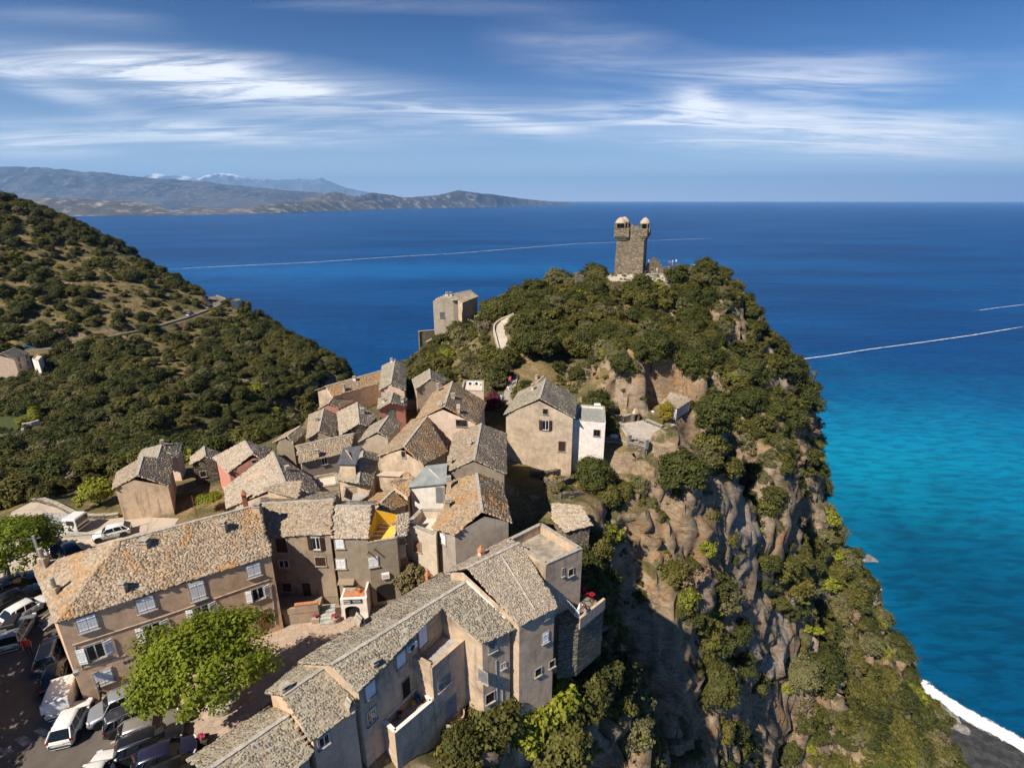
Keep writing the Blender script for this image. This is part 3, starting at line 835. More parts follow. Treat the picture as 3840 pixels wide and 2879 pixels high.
# coastal hills: crest silhouettes (pixel x, y) with distance ahead
mountain_range('coast_hills', [(-500, 770, 6800), (-200, 760, 6700), (60, 752, 6700), (160, 738, 6800), (300, 745, 7000), (440, 752, 7100), (560, 765, 7300), (650, 790, 7300), (720, 776, 7500), (850, 785, 7800),
               (960, 770, 8200), (1080, 758, 8700), (1180, 752, 9300), (1330, 758, 10500), (1480, 744, 12000), (1600, 735, 13000), (1660, 726, 13500), (1720, 714, 14000), (1790, 722, 14500), (1860, 730, 15500), (1960, 745, 17500), (2060, 755, 19500), (2150, 761, 22000)],
               7000, 1100, MF1, 0.55, 900, 3)
mountain_range('headland_hills', [(1080, 760, 10500), (1180, 740, 11000), (1225, 722, 11200), (1250, 716, 11300), (1275, 722, 11300), (1330, 736, 11600), (1400, 722, 12500), (1450, 728, 13000), (1560, 748, 14000), (1640, 754, 15000)],
               11500, 1400, MF1, 0.5, 800, 8)
mountain_range('inland_hills', [(-700, 640), (-300, 622), (0, 622), (140, 626), (230, 634), (330, 640), (430, 652), (540, 664), (620, 668), (720, 676), (840, 690), (960, 702), (1080, 712), (1200, 722), (1330, 735), (1450, 748), (1600, 756)],
               15000, 4600, MF2, 0.6, 2200, 11)
mountain_range('snow_peaks', [(420, 690), (520, 668), (560, 655), (600, 652), (640, 660), (690, 658), (740, 668), (780, 655), (830, 646), (870, 650), (900, 660), (940, 672), (980, 668), (1050, 672), (1120, 667), (1170, 672), (1205, 664), (1240, 682), (1300, 705), (1380, 720), (1480, 738), (1600, 752)],
               37000, 5000, MF3, 0.5, 4200, 19)
# ------------------------------------------------------------------ the air
def haze_box():
    m = bpy.data.materials.new('haze_air'); m.use_nodes = True
    n, l = m.node_tree.nodes, m.node_tree.links
    n.clear()
    out = n.new('ShaderNodeOutputMaterial'); v = n.new('ShaderNodeVolumePrincipled')
    v.inputs['Color'].default_value = (0.32, 0.62, 1.0, 1)
    v.inputs['Density'].default_value = 3.1e-5
    v.inputs['Anisotropy'].default_value = 0.15
    l.new(v.outputs[0], out.inputs['Volume'])
    b = MB(); b.box((0, 26000, 1195), (60000, 32000, 1205))
    o = b.build('haze', m)
    tag(o, kind='stuff'); o['label'] = 'thin blue haze in the air over the sea'
    return o
haze = haze_box()
# ------------------------------------------------------------------ building kit
PL_TAN = m_plaster('plaster_tan', (0.70, 0.48, 0.315), (0.15, 0.11, 0.075), 0.45, 0.35)
PL_DARK = m_plaster('plaster_weathered', (0.360, 0.282, 0.204), (0.07, 0.055, 0.042), 0.8, 0.7, patch=(0.42, 0.28, 0.17))
PL_BROWN = m_plaster('plaster_brown', (0.312, 0.256, 0.188), (0.12, 0.095, 0.07), 0.45, 0.35)
PL_GREY = m_plaster('plaster_grey', (0.385, 0.330, 0.270), (0.11, 0.095, 0.08), 0.45, 0.5)
PL_CREAM = m_plaster('plaster_cream', (0.605, 0.504, 0.381), (0.26, 0.21, 0.15), 0.35, 0.3)
PL_PALE = m_plaster('plaster_pale_pink', (0.694, 0.526, 0.414), (0.33, 0.25, 0.19), 0.25, 0.25)
PL_PINK = m_plaster('plaster_pink', (0.600, 0.270, 0.200), (0.36, 0.19, 0.14), 0.25, 0.2)
PL_OLD = m_plaster('plaster_old_cream', (0.613, 0.481, 0.344), (0.20, 0.155, 0.11), 0.55, 0.4, patch=(0.30, 0.24, 0.17))
PL_WHITE = m_plaster('plaster_white', (0.792, 0.726, 0.660), (0.42, 0.37, 0.32), 0.2, 0.25)
PL_YELLOW = m_plaster('plaster_yellow', (0.780, 0.460, 0.040), (0.6, 0.36, 0.05), 0.2, 0.1)
PL_STAIN = m_plaster('plaster_grey_stained', (0.56, 0.42, 0.29), (0.085, 0.07, 0.055), 0.7, 0.8)
RUBBLE = m_rubble('schist_rubble')
RUBBLE_D = m_rubble('schist_rubble_dark', (0.19, 0.155, 0.115), (0.09, 0.078, 0.062))
LZ_ORANGE = m_lauze('slabs_orange_lichen', (0.36, 0.26, 0.17), (0.34, 0.28, 0.21), 0.45, 0.28, 0.49)
LZ_BROWN = m_lauze('slabs_brown', (0.34, 0.26, 0.18), (0.31, 0.26, 0.20), 0.28, 0.25, 0.56)
LZ_GREY = m_lauze('slabs_grey_green', (0.33, 0.27, 0.195), (0.29, 0.28, 0.225), 0.25, 0.3, 0.58)
LZ_PALE = m_lauze('slabs_pale', (0.40, 0.32, 0.235), (0.37, 0.32, 0.255), 0.18, 0.35, 0.60)
LZ_RUST = m_lauze('slabs_rust', (0.35, 0.24, 0.14), (0.31, 0.26, 0.20), 0.45, 0.25, 0.48)
MORTAR = m_plain('ridge_mortar', (0.40, 0.365, 0.315), 0.95, var=0.25)
DECKM = m_plain('roof_deck', (0.12, 0.10, 0.08), 0.95)
STONE = m_plain('cut_stone', (0.36, 0.32, 0.26), 0.9, var=0.3)
SHUT_W = m_plain('shutter_white', (0.80, 0.80, 0.80), 0.55, var=0.06)
SHUT_B = m_plain('shutter_brown', (0.060, 0.030, 0.020), 0.6, var=0.25)
SHUT_T = m_plain('shutter_tan', (0.30, 0.16, 0.08), 0.6, var=0.2)
SHUT_G = m_plain('shutter_grey', (0.20, 0.205, 0.215), 0.6, var=0.15)
SHUT_BL = m_plain('shutter_blue_grey', (0.17, 0.19, 0.26), 0.6, var=0.15)
SHUT_GR = m_plain('shutter_green', (0.20, 0.27, 0.20), 0.6, var=0.15)
WOOD = m_plain('door_wood', (0.24, 0.115, 0.04), 0.6, var=0.3)
FRAME_W = m_plain('window_frame_white', (0.68, 0.68, 0.66), 0.5, var=0.05)
TERRAC = m_plain('terracotta', (0.47, 0.20, 0.10), 0.85, var=0.25)
DARKIN = m_plain('dark_interior', (0.012, 0.010, 0.009), 0.9)  # near-black colour standing in for the shade inside slits, doorway and arch
IRON = m_plain('wrought_iron', (0.03, 0.03, 0.032), 0.5, 0.6)
STEEL = m_plain('galvanised_steel', (0.45, 0.46, 0.47), 0.4, 0.7)
ZINC = m_plain('grey_pipe', (0.33, 0.33, 0.33), 0.6)
PLAST_W = m_plain('white_plastic', (0.74, 0.74, 0.74), 0.45, var=0.04)
def m_glass():
    t = NT('window_glass'); t.set(Base_Color=(0.012, 0.014, 0.017), Roughness=0.08)
    t.b.inputs['Specular IOR Level'].default_value = 0.6
    return t.m
GLASS = m_glass()

_hex = np.array([(-0.5, -0.48), (0.02, -0.53), (0.5, -0.48), (0.51, 0.45), (0.0, 0.5), (-0.51, 0.45)])
_sq = np.array([(0, 1, 2, 3), (0, 3, 4, 5)] + [(i, 6 + i, 6 + (i + 1) % 6, (i + 1) % 6) for i in range(6)])
def slab_meshes(mat, n=8, seed=3):
    r = np.random.default_rng(seed); out = []
    for i in range(n):
        p = _hex + r.normal(0, 0.055, (6, 2))
        top = np.c_[p, np.full(6, 1.0) + (p[:, 1] * -0.35)]
        bot = np.c_[p * 1.02, np.full(6, -0.6)]
        o = np_mesh('slab', np.r_[top, bot], _sq, mat, attrs={'tint': np.full(12, r.random())})
        me = o.data; bpy.data.objects.remove(o); out.append(me)
    return out
_SLABM = {}
def roof_slabs(roof_obj, poly, mat, size=0.34, seed=0, singles=0, rag=0.10, off=(0, 0, 0)):
    """schist slabs laid in ragged courses over a roof plane; the nearest ones are objects of their own"""
    r = np.random.default_rng(seed + 11)
    P = np.array([tuple(p) for p in poly], float)
    c = P.mean(0); nrm = np.zeros(3)
    for i in range(len(P)): nrm += np.cross(P[i] - c, P[(i + 1) % len(P)] - c)
    nrm /= np.linalg.norm(nrm)
    if nrm[2] < 0: nrm = -nrm
    u = np.cross((0, 0, 1), nrm); u /= np.linalg.norm(u) + 1e-9
    v = np.cross(nrm, u)
    q = np.c_[(P - c) @ u, (P - c) @ v]; hN = (P - c) @ nrm
    # fit residual so slabs follow a slightly twisted plane
    A = np.c_[q, q[:, :1] * q[:, 1:2], np.ones(len(q))]
    co, *_ = np.linalg.lstsq(A, hN, rcond=None)
    ex = size * 0.46
    cs = []
    vv = q[:, 1].min() + ex * 0.2
    while vv < q[:, 1].max():
        x = q[:, 0].min() - r.random() * size
        while x < q[:, 0].max() + size:
            w = size * (0.65 + 1.05 * r.random() ** 1.3)
            cs.append((x + w / 2, vv + r.normal(0, ex * rag), w, ex * (1.55 + 0.5 * r.random())))
            x += w * 0.97
        vv += ex * (0.9 + 0.2 * r.random())
    cs = np.array(cs)
    d = sdist(cs[:, 0], cs[:, 1], q)
    cs = cs[d < size * 0.10]
    n = len(cs)
    if n == 0: return 0
    nsub = 0
    hgt = co[0] * cs[:, 0] + co[1] * cs[:, 1] + co[2] * cs[:, 0] * cs[:, 1] + co[3]
    sag = (vnoise(cs[:, 0] / 1.7 + seed, cs[:, 1] / 1.7, seed) - 0.5) * 0.07
    W = c + cs[:, :1] * u + cs[:, 1:2] * v + (hgt + sag + 0.05)[:, None] * nrm
    th = 0.016 + 0.020 * r.random(n)
    rot = r.normal(0, 0.06, n)
    tl = r.normal(0, 0.02, n); tilt = -0.11 + r.normal(0, 0.02, n)
    tint = r.random(n)
    sgl = np.zeros(n, bool)
    if singles:
        dist = np.linalg.norm(W + np.array(tuple(off)) - np.array((0, 0, CAMZ)), axis=1)
        sgl[np.argsort(dist / np.sqrt(cs[:, 2] * cs[:, 3]))[:singles]] = True
        if mat.name not in _SLABM: _SLABM[mat.name] = slab_meshes(mat)
        B = Matrix(((u[0], v[0], nrm[0]), (u[1], v[1], nrm[1]), (u[2], v[2], nrm[2])))
        for i in np.nonzero(sgl)[0]:
            o = bpy.data.objects.new('slab', _SLABM[mat.name][int(r.integers(8))])
            M = B @ Matrix.Rotation(rot[i], 3, 'Z') @ Matrix.Rotation(tilt[i], 3, 'X') @ Matrix.Rotation(tl[i], 3, 'Y') @ Matrix.Diagonal((cs[i, 2], cs[i, 3], th[i] * 1.0))
            o.matrix_basis = Matrix.Translation(Vector(W[i])) @ M.to_4x4()
            o.parent = roof_obj
            COL.objects.link(o)
        cs, W, th, rot, tl, tilt, tint = (a[~sgl] for a in (cs, W, th, rot, tl, tilt, tint)); n = len(cs)
        if n == 0: return 0
    p = _hex[None] + r.normal(0, 0.055, (n, 6, 2))
    lx = p[..., 0] * cs[:, 2:3]; ly = p[..., 1] * cs[:, 3:4]
    ca, sa = np.cos(rot)[:, None], np.sin(rot)[:, None]
    lx, ly = lx * ca - ly * sa, lx * sa + ly * ca
    zt = th[:, None] - ly * np.tan(-tilt)[:, None] + lx * np.tan(tl)[:, None]
    zb = np.full_like(zt, -0.05)
    def w3(lx, ly, lz): return W[:, None, :] + lx[..., None] * u + ly[..., None] * v + lz[..., None] * nrm
    V = np.concatenate([w3(lx, ly, zt), w3(lx * 1.02, ly * 1.02, zb)], 1).reshape(-1, 3)
    Fq = (_sq[None] + (np.arange(n) * 12)[:, None, None]).reshape(-1, 4)
    o = np_mesh('roof_slabs', V, Fq, mat, parent=roof_obj, attrs={'tint': np.repeat(tint, 12)})
    o['kind'] = 'stuff'
    return n
def ray_hit(zone, x, y, polys):
    """nearest hit of a sight line on a list of 3D polygons -> (index, point, normal)"""
    o = Vector((0, 0, CAMZ)); d = ray(zone, x, y)
    best = None
    for k, P in enumerate(polys):
        for i in range(1, len(P) - 1):
            a, b, c = P[0], P[i], P[i + 1]
            e1, e2 = b - a, c - a; h = d.cross(e2); det = e1.dot(h)
            if abs(det) < 1e-9: continue
            s = o - a; uu = s.dot(h) / det; qv = s.cross(e1); vv = d.dot(qv) / det; t = e2.dot(qv) / det
            if uu < -0.02 or vv < -0.02 or uu + vv > 1.04 or t < 1: continue
            if best is None or t < best[0]:
                n = e1.cross(e2).normalized()
                if n.dot(d) > 0: n = -n
                best = (t, k, o + d * t, n)
    return best[1:] if best else None
_KIT = {}
def kit(key, fn):
    if key not in _KIT:
        o = fn(); _KIT[key] = o.data; bpy.data.objects.remove(o)
    return _KIT[key]
def inst(name, me, parent, M=None):
    o = bpy.data.objects.new(name, me); o.parent = parent
    if M is not None: o.matrix_basis = M
    return link(o)
def shutter_mesh(w, h, mat, louv=True):
    def fn():
        b = MB(); b.box((0, 0, 0), (w / 2, 0.018, h / 2))
        nb = 3
        for i in range(nb): b.box((-w / 2 + (i + 0.5) * w / nb, -0.026, 0), (w / nb / 2 - 0.012, 0.008, h / 2 - 0.01))
        for z in (-0.33, 0.33): b.box((0, -0.044, z * h), (w / 2 - 0.02, 0.010, 0.035))
        return b.build('shutter', mat)
    return kit(('shut', round(w, 2), round(h, 2), mat.name), fn)
def win_parts(parent, w, h, style, M):
    """parts of a window in a frame where x runs along the wall, -y looks out, z is up"""
    def ch(name, me, mm): return inst(name, me, parent, mm)
    T = Matrix.Translation
    closed = style.startswith('C'); opened = style.startswith('O'); bare = style.startswith('B'); door = style.startswith('D'); slit = style.startswith('S')
    col = {'w': SHUT_W, 'b': SHUT_B, 't': SHUT_T, 'g': SHUT_G, 'l': SHUT_BL, 'r': SHUT_GR, 'd': WOOD, 'x': DARKIN}[style[1]]
    def surround():
        b = MB(); k = 0.07
        for s in (-1, 1): b.box((s * (w / 2 + k / 2), -0.02, 0), (k / 2, 0.03, h / 2))
        b.box((0, -0.02, h / 2 + k / 2), (w / 2 + k, 0.03, k / 2))
        return b.build('frame', STONE)
    ch('frame', kit(('sur', round(w, 2), round(h, 2)), surround), T((0, 0, 0)))
    if not door:
        ch('sill', kit(('sill', round(w, 2)), lambda: MB().box((0, -0.06, 0), (w / 2 + 0.12, 0.09, 0.035), bev=0.01).build('sill', STONE)), T((0, 0, -h / 2 - 0.035)))
    if closed:
        me = shutter_mesh(w / 2 - 0.015, h, col)
        for s in (-1, 1): ch('shutter', me, T((s * w / 4, -0.028, 0)))
    elif door:
        def dm():
            b = MB(); b.box((0, 0, 0), (w / 2, 0.02, h / 2))
            for i in range(4): b.box((-w / 2 + (i + 0.5) * w / 4, -0.026, 0), (w / 8 - 0.01, 0.008, h / 2 - 0.03))
            return b.build('door_leaf', col)
        ch('door_leaf', kit(('door', round(w, 2), round(h, 2), col.name), dm), T((0, -0.015, 0)))
    else:
        ch('pane', kit(('pane', round(w, 2), round(h, 2)), lambda: MB().box((0, 0, 0), (w / 2, 0.008, h / 2)).build('pane', GLASS if not slit else DARKIN)), T((0, -0.004, 0)))
        if not slit:
            def sash():
                b = MB(); k = 0.035
                for s in (-1, 1): b.box((s * (w / 2 - k), 0, 0), (k, 0.02, h / 2 - 0.001))
                b.box((0, 0, 0), (k, 0.021, h / 2 - 0.002))
                for s in (-1, 1): b.box((0, 0, s * (h / 2 - k)), (w / 2 - 0.003, 0.019, k))
                return b.build('sash', FRAME_W if style[-1] != 'k' else SHUT_B)
            ch('sash', kit(('sash', round(w, 2), round(h, 2), style[-1] == 'k'), sash), T((0, -0.02, 0)))
        if opened:
            me = shutter_mesh(w / 2 - 0.01, h, col)
            for s in (-1, 1):
                a = s * 0.22
                ch('shutter', me, T((s * (w * 0.76), -0.10, 0)) @ Matrix.Rotation(a * 1.2, 4, 'Z'))
class House: pass
def wall_matrix(p, n, off=0.0):
    y = Vector((-n.x, -n.y, 0)).normalized(); z = Vector((0, 0, 1)); x = y.cross(z)
    M = Matrix((x, y, z)).transposed().to_4x4(); M.translation = p - y * off
    return M
def build_shell(name, label, verts, faces, wall_mat, roof_mat, base=None, cat='house', group=None, inset=0.22, slab=0.28, singles=0, ridge=None, seed=1, thick=0.10, slabs=True, sink=1.5):
    """walls under every outer roof edge, a roof deck, and slabs on each plane"""
    H = House()
    cen = sum((v for v in verts.values()), Vector()) / len(verts)
    if base is None:
        base = min(float(ground(v.x, v.y)) for v in verts.values()) - sink
    root = empty(name, (cen.x, cen.y, base), 0, label, cat, group)
    off = Vector((cen.x, cen.y, base))
    loc = {k: v - off for k, v in verts.items()}
    edges = {}
    for f in faces:
        for i in range(len(f)):
            e = (f[i], f[(i + 1) % len(f)])
            if (e[1], e[0]) in edges: del edges[(e[1], e[0])]
            else: edges[e] = 1
    nxt = {}
    for a, b in edges: nxt[a] = b
    start = next(iter(nxt)); loop = [start]; k = nxt[start]
    while k != start and k in nxt and len(loop) < 40: loop.append(k); k = nxt[k]
    # plan points moved inwards by the overhang
    P2 = [Vector((loc[k].x, loc[k].y)) for k in loop]; n = len(P2)
    area = sum(P2[i].x * P2[(i + 1) % n].y - P2[(i + 1) % n].x * P2[i].y for i in range(n))
    sg = 1 if area > 0 else -1
    ins = []
    for i in range(n):
        a, b, c = P2[i - 1], P2[i], P2[(i + 1) % n]
        d1 = (b - a).normalized(); d2 = (c - b).normalized()
        n1 = Vector((-d1.y, d1.x)) * sg; n2 = Vector((-d2.y, d2.x)) * sg
        m = n1 + n2
        if m.length < 0.3: m = n1
        m = m / max(0.5, m.length_squared) * 2 if m.length > 0 else n1
        ins.append(b + m * inset * 0.5 * 1.0 if False else b + (n1 + n2).normalized() * inset / max(0.5, (n1 + n2).normalized().dot(n1)))
    for i in range(n):      # gable tops stand in the plane of their wall
        if loop[i] in ('rn', 'rf', 'r2') and n > 3:
            a, c = ins[i - 1], ins[(i + 1) % n]; e = c - a
            if e.length > .1: ins[i] = a + e * min(.9, max(.1, (ins[i] - a).dot(e) / e.length_squared))
    wv, wf, H.walls = [], [], []
    for i in range(n):
        z = loc[loop[i]].z - thick - 0.01
        wv.append((ins[i].x, ins[i].y, z)); wv.append((ins[i].x, ins[i].y, 0.0))
    for i in range(n):
        j = (i + 1) % n
        wf.append((2 * i, 2 * i + 1, 2 * j + 1, 2 * j))
        H.walls.append([Vector(wv[q]) + off for q in (2 * i, 2 * i + 1, 2 * j + 1, 2 * j)])
    mesh_obj('wall', wv, wf, wall_mat, root)
    # deck: a solid sheet, sides included
    dv, df, ids = [], [], list(loc)
    ix = {k: i for i, k in enumerate(ids)}
    dv = [tuple(loc[k]) for k in ids] + [tuple(loc[k] - Vector((0, 0, thick))) for k in ids]
    m = len(ids)
    for f in faces: df.append(tuple(ix[k] for k in f)); df.append(tuple(m + ix[k] for k in reversed(f)))
    for a, b in edges: df.append((ix[a], m + ix[a], m + ix[b], ix[b]))
    roof = mesh_obj('roof', dv, df, DECKM if slabs else roof_mat, root)
    H.root, H.roof, H.off, H.verts = root, roof, off, verts
    H.roofs = [[verts[k] for k in f] for f in faces]
    if slabs:
        tot = sum(1 for f in faces)
        for i, f in enumerate(faces):
            sub = [loc[k] for k in f]
            vis = [verts[k] for k in f]
            nn = (vis[1] - vis[0]).cross(vis[2] - vis[0]).normalized()
            if nn.z < 0: nn = -nn
            seen = nn.dot(Vector((0, 0, CAMZ)) - vis[0]) > 0
            # local coordinates: shift the sight point with the house
            roof_slabs(roof, sub, roof_mat, slab, seed * 7 + i, singles if seen else 0, off=off)
    for (a, b) in (ridge or []):
        A, B = loc[a], loc[b]
        r = MB(); L = (B - A).length; d = (B - A).normalized()
        k = max(2, int(L / 0.45))
        for i in range(k):
            p = A.lerp(B, (i + 0.5) / k) + Vector((0, 0, 0.07 + 0.02 * random.random()))
            q = d.to_track_quat('X', 'Z').to_matrix().to_4x4()
            r.box((0, 0, 0), (L / k / 2 * 1.02, 0.13 + 0.03 * random.random(), 0.045), Matrix.Translation(p) @ q @ Matrix.Rotation(random.gauss(0, 0.05), 4, 'Z'), bev=0.015)
        r.build('ridge_cap', MORTAR, roof)
    return H
def gable(name, label, near, far, zr, L=None, R=None, wall=PL_BROWN, roof=LZ_BROWN, tan=0.42, **kw):
    """gabled house: near and far ends of the ridge and the eave corners as seen from the sky"""
    ny = kw.pop('ny', None)
    if ny is not None: zr = at_y(*near, ny).z
    fy = kw.pop('fdrop', 0.0)
    rn = at_z(*near, zr); rf = at_z(*far, zr) if len(far) == 3 else at_z(*far[:3], far[3])
    d = rf - rn
    def side(S):
        if S is None: return None
        ln = on_slope(*S[0], rn, rf, tan)
        if len(S) > 1 and S[1] is not None: lf = on_slope(*S[1], rn, rf, tan)
        else: lf = ln + d
        return [ln, lf]
    l, r = side(L), side(R)
    def mirror(p):
        u = Vector((d.x, d.y, 0)).normalized(); w = p - rn; s = w.dot(u)
        foot = Vector((rn.x, rn.y, 0)) + u * s
        return Vector((2 * foot.x - p.x, 2 * foot.y - p.y, p.z))
    if l is None: l = [mirror(p) for p in r]
    if r is None: r = [mirror(p) for p in l]
    V = {'rn': rn, 'rf': rf, 'ln': l[0], 'lf': l[1], 'en': r[0], 'ef': r[1]}
    faces = [('ln', 'rn', 'rf', 'lf'), ('rn', 'en', 'ef', 'rf')]
    return build_shell(name, label, V, faces, wall, roof, ridge=[('rn', 'rf')], **kw)
def windows(H, specs):
    for s in specs:
        zone, x, y, w, h, style = s[:6]
        hit = ray_hit(zone, x, y, H.walls)
        if not hit: print('MISS window', H.root.name, s); continue
        k, p, n = hit
        e = empty('door' if style[0] == 'D' else 'window')
        e.parent = H.root
        e.matrix_basis = Matrix.Translation(-H.off) @ wall_matrix(p, n, 0.012)
        win_parts(e, w, h, style, e.matrix_basis)
def chimney(H, zone, x, y, w=0.5, d=0.4, h=1.1, kind='slab', mat=None):
    hit = ray_hit(zone, x, y, H.roofs)
    if not hit: print('MISS chimney', H.root.name, zone, x, y); return
    p = hit[1] - H.off
    b = MB(); mat = mat or PL_STAIN
    b.box((0, 0, h / 2 - 0.3), (w / 2, d / 2, h / 2 + 0.3))
    b.mi = 1
    if kind == 'slab':
        b.box((0, 0, h + 0.045), (w / 2 + 0.07, d / 2 + 0.07, 0.04))
        for s in (-1, 1): b.box((s * w * 0.36, 0, h + 0.17), (0.06, d / 2, 0.09))
        b.box((0, 0, h + 0.30), (w / 2 + 0.05, d / 2 + 0.05, 0.035))
    elif kind == 'tent':
        for s in (-1, 1):
            b.box((s * w * 0.22, 0, h + 0.22), (0.03, d / 2 + 0.03, 0.26), Matrix.Translation((0, 0, 0)) @ Matrix.Translation((s * w * 0.0, 0, 0)))
        b.add([(-w / 2 - .06, -d / 2 - .05, h + .05), (w / 2 + .06, -d / 2 - .05, h + .05), (0, -d / 2 - .05, h + .62), (-w / 2 - .06, d / 2 + .05, h + .05), (w / 2 + .06, d / 2 + .05, h + .05), (0, d / 2 + .05, h + .62)],
              [(0, 2, 5, 3), (1, 4, 5, 2)])
    elif kind == 'pot':
        b.lathe([(0.17, h), (0.15, h + 0.75), (0.18, h + 0.78), (0.18, h + 0.86), (0.12, h + 0.86)], 10)
    elif kind == 'pyramid':
        b.box((0, 0, h + 0.04), (w / 2 + 0.06, d / 2 + 0.06, 0.04))
        b.box((0, 0, h + 0.36), (w / 2 + 0.04, d / 2 + 0.04, 0.26), taper=0.12)
    o = b.build('chimney', None, H.roof, mats=[mat, STONE if kind != 'pyramid' else TERRAC])
    a = Vector((H.verts['rf'] - H.verts['rn'])) if 'rn' in H.verts else Vector((1, 0, 0))
    o.location = p; o.rotation_euler = (0, 0, math.atan2(a.y, a.x))
    return o
# ------------------------------------------------------------------ paved ground, road, paths
def m_pave(name, a, b, scale, joint=0.5, spot=None):
    t = NT(name)
    cell = t.n.new('ShaderNodeTexVoronoi'); cell.inputs['Scale'].default_value = scale
    t.l.new(t.pos(), cell.inputs['Vector'])
    cs = t.n.new('ShaderNodeSeparateColor'); t.l.new(cell.outputs['Color'], cs.inputs[0])
    c = t.mix(cs.outputs[0], a, b)
    e = t.voro(scale, feature='DISTANCE_TO_EDGE')
    c = t.mix(t.math('MULTIPLY', t.ramp(e, 0.0, 0.06, 1.0, 0.0), joint), c, tuple(x * 0.55 for x in a))
    n = t.noise(0.5, 6, 0.65)
    c = t.mix(t.math('MULTIPLY', t.ramp(n, 0.45, 0.75), 0.45), c, tuple(x * 0.6 for x in a))
    t.set(Base_Color=c, Roughness=0.92); t.bump(t.ramp(e, 0.0, 0.08), 0.4, 0.03)
    return t.m
def m_asphalt():
    t = NT('asphalt')
    n1 = t.noise(0.35, 6, 0.65); n2 = t.noise(40, 3, 0.7); n3 = t.noise(1.7, 5, 0.6)
    c = t.mix(t.ramp(n1, 0.35, 0.7), (0.105, 0.088, 0.075), (0.165, 0.14, 0.12))
    c = t.mix(t.math('MULTIPLY', t.ramp(n2, 0.4, 0.7), 0.3), c, (0.06, 0.055, 0.05))
    c = t.mix(t.math('MULTIPLY', t.ramp(n3, 0.62, 0.72), 0.6), c, (0.05, 0.045, 0.04))
    t.set(Base_Color=c, Roughness=0.9); t.bump(n2, 0.3, 0.01)
    return t.m
ASPH = m_asphalt()
PAVE = m_pave('plaza_flags', (0.36, 0.27, 0.205), (0.46, 0.35, 0.27), 2.2)
CONC = m_pave('lot_concrete', (0.46, 0.385, 0.31), (0.49, 0.41, 0.33), 0.25, 0.35)
TERRP = m_pave('terrace_flags', (0.40, 0.36, 0.31), (0.50, 0.45, 0.39), 1.8)
PATHM = m_pave('path_concrete', (0.50, 0.43, 0.35), (0.55, 0.48, 0.40), 0.6, 0.3)
PAINT = m_plain('road_paint', (0.33, 0.31, 0.28), 0.9, var=0.6, scale=3)
def sheet(name, pts, mat, z=None, kind='structure', sub=False):
    P = [Vector(p) for p in pts]
    if z is not None:
        for p in P: p.z = z
    o = mesh_obj(name, P, [tuple(range(len(P)))], mat)
    return tag(o, kind=kind)
Zs = SQUARE_Z
def zp(zone, pts, z=Zs): return [at_z(zone, x, y, z) for x, y in pts]
sheet('parking_asphalt', zp('B', [(-450, 240), (250, 180), (440, 500), (700, 1000), (1600, 1000), (1900, 1600), (1700, 2300), (-500, 2300)]), ASPH, Zs)
_pl = zp('B', [(690, 1170), (1060, 1040), (2000, 540)]) + zp('C', [(240, 470), (600, 400), (900, 380), (1350, 200), (1250, 560), (700, 860), (200, 1180)]) + zp('B', [(1800, 1450), (1640, 1530), (1470, 1360), (1400, 1190), (720, 1225)])
sheet('plaza', _pl, PAVE, Zs + 0.006)
# pavement slab in front of the long house with its kerb
_k = zp('B', [(690, 1165), (1010, 1000), (1060, 1080), (715, 1225)])
b = MB(); b.prism([(p.x, p.y) for p in _k], Zs - 0.05, Zs + 0.12)
tag(b.build('pavement', m_plain('kerb_concrete', (0.46, 0.40, 0.33), 0.9)), kind='structure')
for i, q in enumerate([[(880, 1452), (948, 1416), (956, 1428), (886, 1466)], [(260, 1362), (330, 1330), (420, 1372), (350, 1402)], [(110, 1430), (200, 1395), (270, 1445), (185, 1485)], [(0, 1520), (70, 1490), (115, 1520), (40, 1560)],
                       [(400, 1290), (450, 1262), (470, 1300), (420, 1310)], [(300, 515), (330, 500), (380, 560), (350, 575)], [(330, 490), (400, 440), (410, 450), (345, 500)]]):
    o = sheet('road_marking', zp('B', q), PAINT, Zs + 0.004)
sheet('upper_lot', _lot, CONC, Zs + 0.006)
# low wall between the two levels of the lot
def wall_line(name, label, pts, h, w, mat, cap=None, cat='wall', base_sink=0.6, cap_h=0.06, flat=False):
    root = empty(name, pts[0], 0, label, cat)
    o = Vector(pts[0]); b = MB(); c = MB()
    for i in range(len(pts) - 1):
        A, B = Vector(pts[i]) - o, Vector(pts[i + 1]) - o
        d = B - A; L = math.hypot(d.x, d.y)
        if L < 1e-3: continue
        n = Vector((-d.y, d.x, 0)) / L * (w / 2); ex = Vector((d.x, d.y, 0)) / L * (w * 0.0)
        up = Vector((0, 0, h)); dn = Vector((0, 0, -base_sink))
        b.add([A - n + dn, B - n + dn, B + n + dn, A + n + dn, A - n + up, B - n + up, B + n + up, A + n + up], [(3, 2, 1, 0), (4, 5, 6, 7), (0, 1, 5, 4), (1, 2, 6, 5), (2, 3, 7, 6), (3, 0, 4, 7)])
        if cap:
            k = max(1, int(L / 0.55)); m = n * 1.25
            for s in range(k):
                a0, a1 = A.lerp(B, (s + .02) / k) + up, A.lerp(B, (s + .98) / k) + up
                ch = Vector((0, 0, cap_h * (0.7 + 0.6 * random.random())))
                c.add([a0 - m, a1 - m, a1 + m, a0 + m, a0 - m + ch, a1 - m + ch, a1 + m + ch, a0 + m + ch], [(4, 5, 6, 7), (0, 1, 5, 4), (1, 2, 6, 5), (2, 3, 7, 6), (3, 0, 4, 7)])
    b.build('wall_body', mat, root)
    if cap: c.build('coping', cap, root)
    return root
RENDER_G = m_plain('wall_render', (0.42, 0.39, 0.34), 0.9, var=0.2)
wall_line('lot_wall', 'low rendered wall crossing the pale parking lot', zp('A', [(355, 815), (560, 835), (760, 845), (900, 835)]), .75, .25, RENDER_G)
